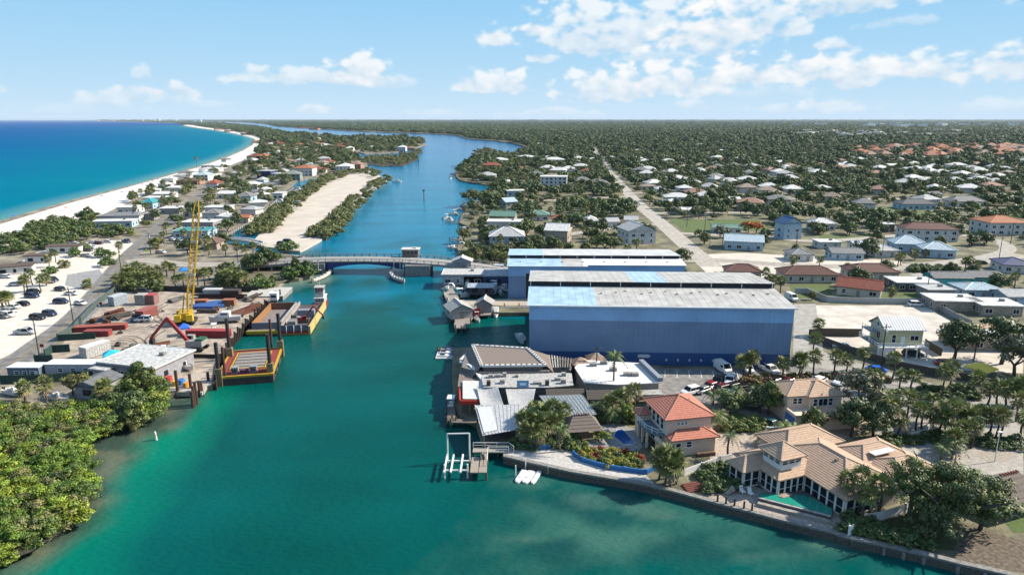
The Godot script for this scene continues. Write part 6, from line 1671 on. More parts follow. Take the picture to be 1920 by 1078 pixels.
	excavator("red compact excavator working on the deck barge", P(-60.2, -187.0, 1.5), 100, 0.62, Color(0.5, 0.02, 0.025), Color(0.5, 0.03, 0.03), Color(0.5, 0.5, 0.5))
	# ---- tugboat
	t = thing("tugboat", "white and red tugboat with tall wheelhouse behind the deck barge", "tugboat", V(-61.2, 0, -210.0), deg_to_rad(186))
	b = mb(); loft(b, [PackedVector3Array([V(-2.6, 2.0, -6), V(-2.3, -0.4, -6), V(2.3, -0.4, -6), V(2.6, 2.0, -6)]), PackedVector3Array([V(-3.0, 1.8, 0), V(-2.7, -0.4, 0), V(2.7, -0.4, 0), V(3.0, 1.8, 0)]), PackedVector3Array([V(-1.8, 2.4, 5), V(-1.4, -0.3, 4.6), V(1.4, -0.3, 4.6), V(1.8, 2.4, 5)]), PackedVector3Array([V(-0.5, 2.8, 7), V(-0.3, 0, 6.4), V(0.3, 0, 6.4), V(0.5, 2.8, 7)])]); part(t, "hull", b, mt(0.38, 0.03, 0.02, 0.7, 3.0, 0.3))
	walls(t, "deckhouse", -2.0, 2.0, -4.0, 3.2, 1.9, 4.4, mt(0.74, 0.73, 0.72)); walls(t, "boat_deck", -2.3, 2.3, -4.3, 3.5, 4.4, 4.6, trim)
	walls(t, "upper_house", -1.7, 1.7, -3.4, 1.2, 4.6, 6.6, mt(0.74, 0.73, 0.72)); walls(t, "wheelhouse", -1.8, 1.8, -3.2, 0.8, 6.7, 8.8, mt(0.76, 0.74, 0.73)); walls(t, "wheelhouse_roof", -2.1, 2.1, -3.5, 1.1, 8.8, 9.0, mt(0.7, 0.66, 0.64)); walls(t, "red_band", -1.9, 1.9, -3.3, 0.9, 8.3, 8.6, mt(0.5, 0.05, 0.04))
	for x in [-1.1, 0.0, 1.1]:
		window(t, V(x, 7.7, 0.8), 0.7, 0.7, 0, false); window(t, V(x, 7.7, -3.2), 0.7, 0.7, PI, false); window(t, V(x, 3.4, -4.0), 0.6, 0.7, PI, false)
	for z in [-2.2, -0.4]: window(t, V(-1.8, 7.7, z), 0.9, 0.7, -PI / 2, false); window(t, V(1.8, 7.7, z), 0.9, 0.7, PI / 2, false)
	t.scale = Vector3.ONE * 0.74
	b = mb(); b.tube(V(0, 9, -1.2), V(0, 12.0, -1.2), 0.08, 0.05, 5); part(t, "mast", b, trim); b = mb(); b.box(V(0, 10.6, -1.2), V(1.8, 0.08, 0.08)); part(t, "yard_arm", b, trim); b = mb(); b.tube(V(1.0, 6.6, -2.8), V(1.0, 8.4, -4.0), 0.25, 0.25, 6); part(t, "exhaust", b, black)
	t = thing("push_boat", "small white work boat wheelhouse standing behind the hopper barge", "boat", V(-74.2, 0, -204.5), deg_to_rad(5))
	b = mb(); loft(b, [ring(-3.5, 1.6, -0.3, 1.4, 0.2), ring(2.5, 1.8, -0.3, 1.4, 0.2), ring(3.8, 1.2, 0.0, 1.6, 0.2)]); part(t, "hull", b, mt(0.3, 0.06, 0.04)); walls(t, "tower", -0.9, 0.9, -1.6, 0.4, 1.3, 3.4, mt(0.08, 0.08, 0.09)); walls(t, "wheelhouse", -1.1, 1.1, -1.8, 0.6, 3.4, 5.6, trim); walls(t, "roof", -1.3, 1.3, -2.0, 0.8, 5.6, 5.75, trim)
	window(t, V(0, 4.7, 0.6), 1.6, 0.7, 0, false)
	t = thing("flat_barge", "plain white-decked flat barge tied up behind the hopper barge", "barge", V(-88.0, 0, -215.5), deg_to_rad(3))
	walls(t, "hull", 0, 12.5, -12.0, 0, -1.0, 1.5, mt(0.4, 0.4, 0.4)); walls(t, "deck", 0.0, 12.6, -12.1, 0.1, 1.5, 1.7, mt(0.64, 0.62, 0.58, 0.9, 3.0, 0.2)); walls(t, "hatch", 8.0, 9.6, -6.0, -4.8, 1.7, 2.0, black)
	boat(-83.2, -181.2, 200, 6.0, "small work boat with pale blue canopy between the barges", "top", Color(0.6, 0.55, 0.5))
	dockside()
	# ---- yellow lattice crane
	t = thing("lattice_crane", "yellow crawler crane with a tall lattice boom in the dirt yard", "crane", V(-93.6, LAND, -187.2), deg_to_rad(14))
	var cy := mt(0.68, 0.42, 0.02, 0.5, 2.0, 0.25)
	for s in [-1, 1]:
		b = mb(); loft(b, [ring(-3.0, 0.45, 0.3, 0.9, 0.15), ring(-2.4, 0.45, 0.0, 1.2, 0.2), ring(2.4, 0.45, 0.0, 1.2, 0.2), ring(3.0, 0.45, 0.3, 0.9, 0.15)]); part(t, "crawler_track", b, black).position = V(s * 2.0, 0, 0)
	walls(t, "carbody", -1.6, 1.6, -1.8, 1.8, 0.5, 1.5, black); walls(t, "machinery_house", -1.5, 1.5, -2.2, 3.0, 1.6, 3.6, cy)
	for s in [-1, 1]: walls(t, "counterweight", s * 1.55 - 0.85, s * 1.55 + 0.85, 2.2, 3.8, 1.4, 3.3, mt(0.78, 0.52, 0.01, 0.5, 2.0, 0.15))
	walls(t, "cab", -2.6, -1.5, -3.0, -0.8, 1.5, 3.5, cy); walls(t, "cab_window", -2.64, -1.46, -3.04, -1.6, 2.4, 3.3, glass)
	var f0 := V(0.3, 2.4, -2.4); var f1 := V(5.2, 34.6, -6.0)
	var ax := (f1 - f0).normalized(); var sd := ax.cross(Vector3.BACK).normalized(); var up := sd.cross(ax)
	var cor := []
	for q in [[-1, -1], [1, -1], [1, 1], [-1, 1]]: cor.push_back(sd * q[0] * 0.75 + up * q[1] * 0.75)
	for k in 4:
		b = mb(); b.tube(f0 + cor[k] * 0.5, f0 + ax * 4.0 + cor[k], 0.14, 0.14, 5); b.tube(f0 + ax * 4.0 + cor[k], f1 - ax * 4.0 + cor[k], 0.14, 0.14, 5); b.tube(f1 - ax * 4.0 + cor[k], f1 + cor[k] * 0.3, 0.14, 0.12, 5); part(t, "boom_chord", b, cy)
	b = mb()
	var len_ := f0.distance_to(f1)
	for k in 17:
		for s in 4:
			var p: Vector3 = f0 + ax * (4.0 + (len_ - 8.0) * k / 17.0) + cor[s]; var q: Vector3 = f0 + ax * (4.0 + (len_ - 8.0) * (k + 1) / 17.0) + cor[(s + 1) % 4]
			b.tube(p, q, 0.07, 0.07, 4, false); b.tube(p, f0 + ax * (4.0 + (len_ - 8.0) * k / 17.0) + cor[(s + 1) % 4], 0.06, 0.06, 4, false)
	part(t, "boom_lacing", b, cy).set_meta("kind", "stuff")
	for a in [[0.34, 0.9], [0.63, 0.9]]: b = mb(); b.obox(Transform3D(Basis(sd, ax, sd.cross(ax)), f0 + ax * len_ * a[0]), V(1.8, 0.7, 1.8)); part(t, "boom_splice", b, mt(0.6, 0.56, 0.45))
	b = mb(); b.beam(V(0.9, 3.4, 1.5), V(1.6, 9.0, 2.0), 0.25, 0.25); part(t, "gantry_mast", b, cy); b = mb(); b.beam(V(-0.5, 3.4, 1.5), V(0.6, 9.0, 2.0), 0.25, 0.25); part(t, "gantry_mast", b, cy)
	for s in [-0.4, 0.4]: b = mb(); b.tube(V(1.1 + s, 9.0, 2.0), f1 + sd * s, 0.035, 0.035, 4, false); part(t, "pendant_line", b, black)
	b = mb(); b.tube(f1, f1 - V(0, 9.0, 0), 0.04, 0.04, 4, false); part(t, "hoist_line", b, black); b = mb(); b.box(f1 - V(0, 9.4, 0), V(0.6, 0.9, 0.4)); part(t, "hook_block", b, yellow)
	block(-93, -187, 5)
	# ---- excavator with the long red arm and the red steel beam beside it
	excavator("grey and green long-reach excavator with a red bent boom beside the spud barge", P(-80.7, -163.7, LAND), -92, 1.15, Color(0.5, 0.5, 0.48), Color(0.42, 0.02, 0.025), Color(0.03, 0.16, 0.08))
	container("long flat red steel pontoon behind the long-reach excavator", -81.7, -174.4, -2, 11.5, 2.2, 1.9, Color(0.42, 0.025, 0.03), "steel_pontoon", "pontoon", Color(0.5, 0.06, 0.06))
	# ---- containers, sheds, trailers
	container("long low red skip container lying along the yard fence", -114.2, -180.3, 12, 13, 2.4, 1.4, Color(0.36, 0.05, 0.04), "red_skip", "container", Color(0.46, 0.12, 0.07))
	container("shorter dark red box in front of the long red skip", -112.1, -175.3, 3, 6.5, 2.2, 1.5, Color(0.34, 0.04, 0.04), "red_skip", "container", Color(0.38, 0.07, 0.06))
	container("faded red shipping container standing end-on in the yard", -107.9, -192.7, 82, 6.5, 2.6, 2.7, Color(0.38, 0.11, 0.09))
	container("pale blue-white storage container by the road fence", -124.7, -207.4, 70, 5.0, 2.6, 3.0, Color(0.50, 0.58, 0.66), "storage_box", "container", Color(0.62, 0.68, 0.74))
	container("open grey shed with dark doorway at the back of the yard", -117.3, -207.8, 0, 3.0, 3.0, 3.2, Color(0.5, 0.48, 0.45), "yard_shed", "shed")
	container("red-roofed shed next to the open grey shed", -114.8, -208.3, 0, 3.6, 3.2, 3.0, Color(0.30, 0.16, 0.15), "yard_shed", "shed", Color(0.55, 0.08, 0.09))
	container("white box truck body with grey end facing the camera", -103.5, -159.8, 68, 6.5, 2.6, 2.9, Color(0.72, 0.72, 0.72), "box_trailer", "trailer")
	container("white ridged container at the back right of the yard", -98.3, -216.2, 2, 5.6, 2.6, 2.8, Color(0.6, 0.6, 0.6)); container("dark brown container right of the white ridged one", -92.3, -215.8, 0, 6.0, 2.6, 2.6, Color(0.07, 0.05, 0.045))
	container("orange steel box by the blue tarp", -98.0, -206.9, 5, 3.4, 2.2, 1.6, Color(0.45, 0.15, 0.06), "steel_box"); container("brown-orange steel box right of the blue tarp", -88.9, -205.9, 5, 3.6, 2.4, 2.0, Color(0.38, 0.14, 0.07), "steel_box")
	b = mb(); b.prism(poly([-99.2, -203.6, -97.3, -207.1, -92.0, -209.5, -89.5, -203.6, -92.3, -201.3, -97.8, -201.3]), LAND, 2.2); single("blue_tarp", "blue tarpaulin over a low stack in the yard", "tarp", b, mt(0.05, 0.16, 0.5, 0.7, 2.0, 0.3))
	trailer("long grey-white office trailer with three windows behind the green fence", -99.7, -145.9, 0, 11.5, 3.2, 3.2, Color(0.52, 0.50, 0.56)); trailer("blue-grey office trailer with white roof at the left corner of the yard", -109.4, -144.4, 0, 7.0, 3.2, 3.0, Color(0.14, 0.18, 0.24), Color(0.7, 0.74, 0.8))
	house("white metal-roofed workshop between the mangroves and the yard", -85.9, -142.7, 15, 12, 3.6, 0, "flat", -15, Color(0.82, 0.82, 0.81), Color(0.40, 0.40, 0.45), 1, "", "workshop")
	house("small lean-to with white roof against the workshop", -92.0, -142.1, 3.6, 9, 2.8, 0, "flat", -16, Color(0.74, 0.73, 0.72), Color(0.45, 0.45, 0.48), 0, "", "lean_to")
	house("small grey gable-roofed shed standing in the mangroves", -88.7, -132.2, 5.6, 6.5, 3.0, 1.1, "gablez", -10, Color(0.22, 0.23, 0.25), Color(0.42, 0.44, 0.5), 0, "", "shed")
	pop_tent("bright turquoise pop-up tent behind the workshop", -96.2, -154.2, 1.8, Color(0.02, 0.42, 0.58)); pop_tent("royal blue pop-up canopy below the yellow crane", -89.0, -176.0, 1.4, Color(0.02, 0.12, 0.55)); pop_tent("blue pop-up canopy among the palms behind the crane", -122.7, -248.1, 1.8, Color(0.02, 0.2, 0.6))
	# ---- scrap, beams, pipes
	pile_of("beam_stack", "stack of orange-brown timbers by the fence", "timber", -119.1, -190.3, -32, 9, 12, Color(0.34, 0.15, 0.06), 0.35, 2.2); pile_of("beam_stack", "heap of grey and rusty steel scrap in the middle of the yard", "scrap", -115.4, -192.7, -25, 7, 14, Color(0.17, 0.15, 0.13), 0.4, 2.6); pile_of("beam_stack", "stack of red-brown steel beams by the road fence", "steel", -119.9, -197.0, -20, 6, 8, Color(0.27, 0.09, 0.05), 0.4, 1.6)
	pile_of("sheet_piles", "rust-red sheet piles stacked along the bulkhead", "steel", -80.4, -196.8, -18, 15, 12, Color(0.24, 0.085, 0.045), 0.55, 2.2); pile_of("sheet_piles", "dark scrap heap at the back of the bulkhead", "scrap", -84.6, -214.5, -20, 8, 10, Color(0.2, 0.15, 0.13), 0.4, 2.6); pile_of("sheet_piles", "long dark steel pile row behind the containers", "steel", -95.3, -214.5, 88, 18, 6, Color(0.09, 0.035, 0.03), 0.5, 1.0)
	pile_of("beam_stack", "grey pipes and machinery parts left of the crane", "scrap", -108.1, -211.7, -30, 6, 12, Color(0.3, 0.3, 0.3), 0.35, 2.2); pile_of("beam_stack", "two orange beams lying on the open dirt", "steel", -91.0, -167.4, -50, 5, 2, Color(0.42, 0.17, 0.08), 0.4, 0.5); pile_of("beam_stack", "low timber row right of the crane", "timber", -92.1, -197.4, 88, 7, 3, Color(0.28, 0.22, 0.17), 0.4, 0.5); pile_of("pipe_row", "long dark pipes lying in front of the long-reach excavator", "pipe", -76.9, -157.7, 88, 11, 3, Color(0.12, 0.09, 0.07), 0.35, 0.9)
	var bt := boat(-82.6, -187.5, -80, 9.0, "grey-hulled cabin boat standing ashore beside the sheet piles", "cabin", Color(0.42, 0.44, 0.47), "", LAND + 0.8)
	walls(bt, "keel_block", -0.6, 0.6, -3.0, 2.0, -0.8, -0.2, mt(0.2, 0.16, 0.12))
	car("pickup", "white", -87.2, -161.8, -75, "white work truck with red tanks behind the workshop"); container("pair of small red tanks beside the white work truck", -90.5, -161.2, -15, 2.2, 1.6, 1.0, Color(0.5, 0.05, 0.05), "red_tank", "tank")
	car("suv", "white", -106.9, -188.7, -80, "white car next to the end-on red container"); car("pickup", "dark grey", -109.4, -190.3, 0, "dark truck left of the end-on red container"); car("suv", "dark grey", -124.2, -222.0, 90, "grey car parked under the palms at the back of the yard"); car("sedan", "red", -121.9, -226.0, 80, "red car beside the palms at the back of the yard")
	var cr := RandomNumberGenerator.new()
	cr.seed = 77
	var words := ["by the red skips", "near the crane", "beside the scrap heap", "along the bulkhead", "behind the workshop"]
	var spots := [[-112.6, -183.3], [-101.9, -194.4], [-113.3, -194.4], [-85.3, -207.1], [-95.3, -160.6]]
	for k in 40:
		var q: Array = spots[k % 5]
		var cx: float = q[0] + cr.randf_range(-7, 7); var cz: float = q[1] + cr.randf_range(-7, 7)
		var sz := cr.randf_range(0.5, 1.4)
		var cm: Color = [Color(0.35, 0.33, 0.3), Color(0.3, 0.12, 0.06), Color(0.12, 0.11, 0.1), Color(0.5, 0.45, 0.36), Color(0.05, 0.15, 0.3)][cr.randi() % 5]
		b = mb(); b.box(V(0, sz * 0.3, 0), V(sz * 1.5, sz * 0.6, sz)); b.box(V(sz * 0.2, sz * 0.75, 0), V(sz * 0.7, sz * 0.3, sz * 0.6))
		single("yard_crate", "small crate of gear standing in the dirt yard " + words[k % 5], "crate", b, mt(cm.r, cm.g, cm.b, 0.85, 1.5, 0.4), V(cx, LAND, cz), cr.randf() * TAU, "gear crates " + words[k % 5])
	# ---- fences
	var green := mt(0.025, 0.085, 0.07, 0.9, 3.0, 0.3)
	fence("green windscreen fence along the near edge of the yard", [-113.1, -140.8, -107.4, -141.1, -102.4, -141.6, -97.8, -143.2, -94.5, -143.2, -95.7, -153.3], 2.0, green); fence("green fenced pen beside the road", [-114.7, -154.2, -110.7, -154.2, -110.4, -154.2], 2.0, green); fence("tall green screen behind the fenced pen", [-114.9, -158.1, -115.4, -161.5, -111.4, -162.2], 2.0, green)
	fence("long green fence between the beach road and the yard", [-120.1, -170.9, -120.8, -178.5, -126.0, -192.8, -130.9, -207.7, -134.6, -223.2], 2.0, mt(0.11, 0.16, 0.15, 0.9, 3.0, 0.3)); fence("short dark green fence in front of the red boxes", [-119.9, -170.6, -111.2, -172.6], 1.8, green); fence("dark fence at the back edge of the yard", [-119.6, -225.2, -99.4, -221.0, -92.4, -223.8, -86.3, -223.8], 1.8, mt(0.03, 0.035, 0.03))
	for a in [[-121.2, -179.7, 12.5, "wooden utility pole at the corner of the yard fence"], [-116.6, -158.4, 10.5, "wooden utility pole at the near end of the beach road"], [-147.3, -249.8, 11.5, "utility pole at the palm clump by the road bend"], [-156.5, -288.8, 10.0, "utility pole across the road from the beach lot"], [-109.9, -266.6, 7.0, "street lamp pole beside the bridge approach"], [-103.1, -273.9, 9.0, "pole rising from the trees by the bridge approach"]]: pole(a[3], a[0], a[1], a[2])

# a bulkhead of rough piles and the small work dock below it
func dockside() -> void:
	var b: MB
	var dark := mt(0.09, 0.06, 0.05, 0.95, 1.5, 0.5); var t := thing("timber_bulkhead", "rough dark timber bulkhead along the water side of the yard", "bulkhead")
	var bw := pts([-66.0, -140.1, -71.0, -153.2, -74.3, -170.5, -76.3, -190.2, -77.8, -207.9, -77.5, -219.4])
	for k in bw.size() - 1:
		b = mb(); b.beam(V(bw[k].x + 0.3, 0.4, bw[k].y), V(bw[k + 1].x + 0.3, 0.4, bw[k + 1].y), 0.6, 2.2); part(t, "wale", b, dark)
		var n := int(bw[k].distance_to(bw[k + 1]) / 1.5)
		for i in n:
			var p: Vector2 = bw[k].lerp(bw[k + 1], i / float(n)); b = mb(); b.tube(V(p.x + 0.7, -3, p.y), V(p.x + 0.7, 2.2 + 1.8 * fmod(i * 0.618, 1.0), p.y), 0.28, 0.26, 6); part(t, "pile", b, dark)
	var w := thing("work_dock", "white-edged concrete work dock with brown piles below the workshop", "dock")
	b = mb(); b.prism(poly([-75.9, -136.4, -78.0, -142.3, -73.3, -146.3, -69.0, -147.0, -67.8, -141.7, -66.5, -136.7, -68.7, -135.8]), 0.3, 1.3); part(w, "slab", b, mt(0.58, 0.50, 0.42, 0.9, 3.0, 0.25))
	b = mb(); b.beam(P(-76.2, -136.9, 0.9), P(-69.2, -136.6, 0.9), 0.5, 0.9); part(w, "edge_beam", b, mt(0.66, 0.65, 0.63)); b = mb(); b.beam(P(-66.7, -135.8, 0.9), P(-67.8, -143.3, 0.9), 0.4, 0.7); part(w, "edge_beam", b, mt(0.66, 0.65, 0.63))
	for q in [[-72.0, -136.5, 6.0], [-70.0, -138.3, 4.5], [-66.2, -130.8, 3.6], [-66.3, -131.7, 4.4], [-66.2, -132.5, 5.0], [-67.3, -136.5, 3.6], [-67.0, -136.8, 3.4], [-68.1, -142.7, 3.2]]: b = mb(); b.tube(V(q[0], -4, q[1]), V(q[0], q[2], q[1]), 0.36, 0.33, 8); part(w, "pile", b, mt(0.17, 0.085, 0.06, 0.95, 1.0, 0.5))
	for a in [[-73.0, -140.4, Color(0.03, 0.2, 0.55), "blue drum on the work dock", 0.9], [-74.0, -139.8, Color(0.7, 0.45, 0.02), "yellow float on the work dock", 0.8], [-71.4, -139.1, Color(0.6, 0.25, 0.03), "orange float right of the blue drum", 0.7], [-76.5, -141.7, Color(0.4, 0.05, 0.04), "red machine block on the work dock", 1.0]]:
		b = mb(); b.tube(V(0, 0, 0), V(0, a[4 + 0] * 1.3, 0), a[4], a[4] * 0.8, 10); single("dock_drum", a[3], "drum", b, mt(a[2].r, a[2].g, a[2].b, 0.6, 0), P(a[0], a[1], 1.3))
	boat(-76.7, -149.8, 60, 6.0, "white skiff with red tank lying on the yard ramp", "console", Color(0.7, 0.68, 0.66), "", LAND + 0.5)

func excavator(label: String, at: Vector3, yaw: float, s: float, body: Color, arm: Color, cabc: Color) -> void:
	var t := thing("excavator", label, "excavator", at, deg_to_rad(yaw))
	var bm := mt(body.r, body.g, body.b, 0.6, 1.5, 0.3); var am := mt(arm.r, arm.g, arm.b, 0.5, 2.0, 0.2); var black := mt(0.03, 0.03, 0.03, 0.8, 1.0, 0.3)
	var b: MB
	for k in [-1, 1]:
		b = mb(); loft(b, [ring(-2.6, 0.35, 0.3, 0.8, 0.1), ring(-2.1, 0.35, 0.0, 1.0, 0.2), ring(2.1, 0.35, 0.0, 1.0, 0.2), ring(2.6, 0.35, 0.3, 0.8, 0.1)]); part(t, "crawler_track", b, black).position = V(k * 1.35, 0, 0)
	walls(t, "house", -1.4, 1.4, -2.4, 1.2, 1.1, 2.4, bm); walls(t, "engine_cover", -1.2, 1.2, -2.5, -0.9, 2.4, 2.8, mt(cabc.r, cabc.g, cabc.b, 0.6, 1.5, 0.3)); walls(t, "cab", -1.4, -0.3, 0.2, 1.8, 1.3, 3.2, bm); walls(t, "cab_window", -1.43, -0.27, 0.6, 1.84, 2.1, 3.0, glass)
	b = mb(); b.beam(V(0.4, 2.0, 1.0), V(0.4, 7.4, 5.2), 0.5, 0.7); part(t, "boom", b, am); b = mb(); b.beam(V(0.4, 7.5, 5.0), V(0.4, 2.6, 9.4), 0.4, 0.55); part(t, "stick", b, am)
	b = mb(); b.beam(V(0.1, 2.4, 1.6), V(0.1, 5.2, 3.0), 0.18, 0.18); part(t, "boom_cylinder", b, mt(0.4, 0.4, 0.4)); b = mb(); loft(b, [ring(8.9, 0.5, 1.2, 2.7, 0.2), ring(9.8, 0.5, 1.0, 2.4, 0.3)]); part(t, "bucket", b, black)
	t.scale = Vector3.ONE * s

# ---------------------------------------------------------------- houses, cars and poles of the two shores
const RC := {"w": Color(0.98, 0.98, 0.96), "g": Color(0.30, 0.305, 0.315), "dg": Color(0.13, 0.14, 0.16), "m": Color(0.17, 0.065, 0.05), "r": Color(0.40, 0.10, 0.055), "o": Color(0.58, 0.21, 0.09), "pk": Color(0.48, 0.27, 0.2), "lb": Color(0.62, 0.78, 0.90), "b": Color(0.03, 0.13, 0.36), "t": Color(0.06, 0.42, 0.47), "gr": Color(0.20, 0.38, 0.31), "tan": Color(0.45, 0.36, 0.28), "br": Color(0.20, 0.13, 0.09), "sol": Color(0.07, 0.10, 0.24), "lg": Color(0.66, 0.67, 0.68)}
const WC := {"w": Color(0.86, 0.85, 0.83), "c": Color(0.76, 0.69, 0.58), "lb": Color(0.52, 0.72, 0.85), "g": Color(0.40, 0.41, 0.43), "tq": Color(0.08, 0.62, 0.62), "tan": Color(0.50, 0.42, 0.34), "gg": Color(0.34, 0.42, 0.36), "n": Color(0.03, 0.05, 0.16), "dk": Color(0.14, 0.13, 0.13)}

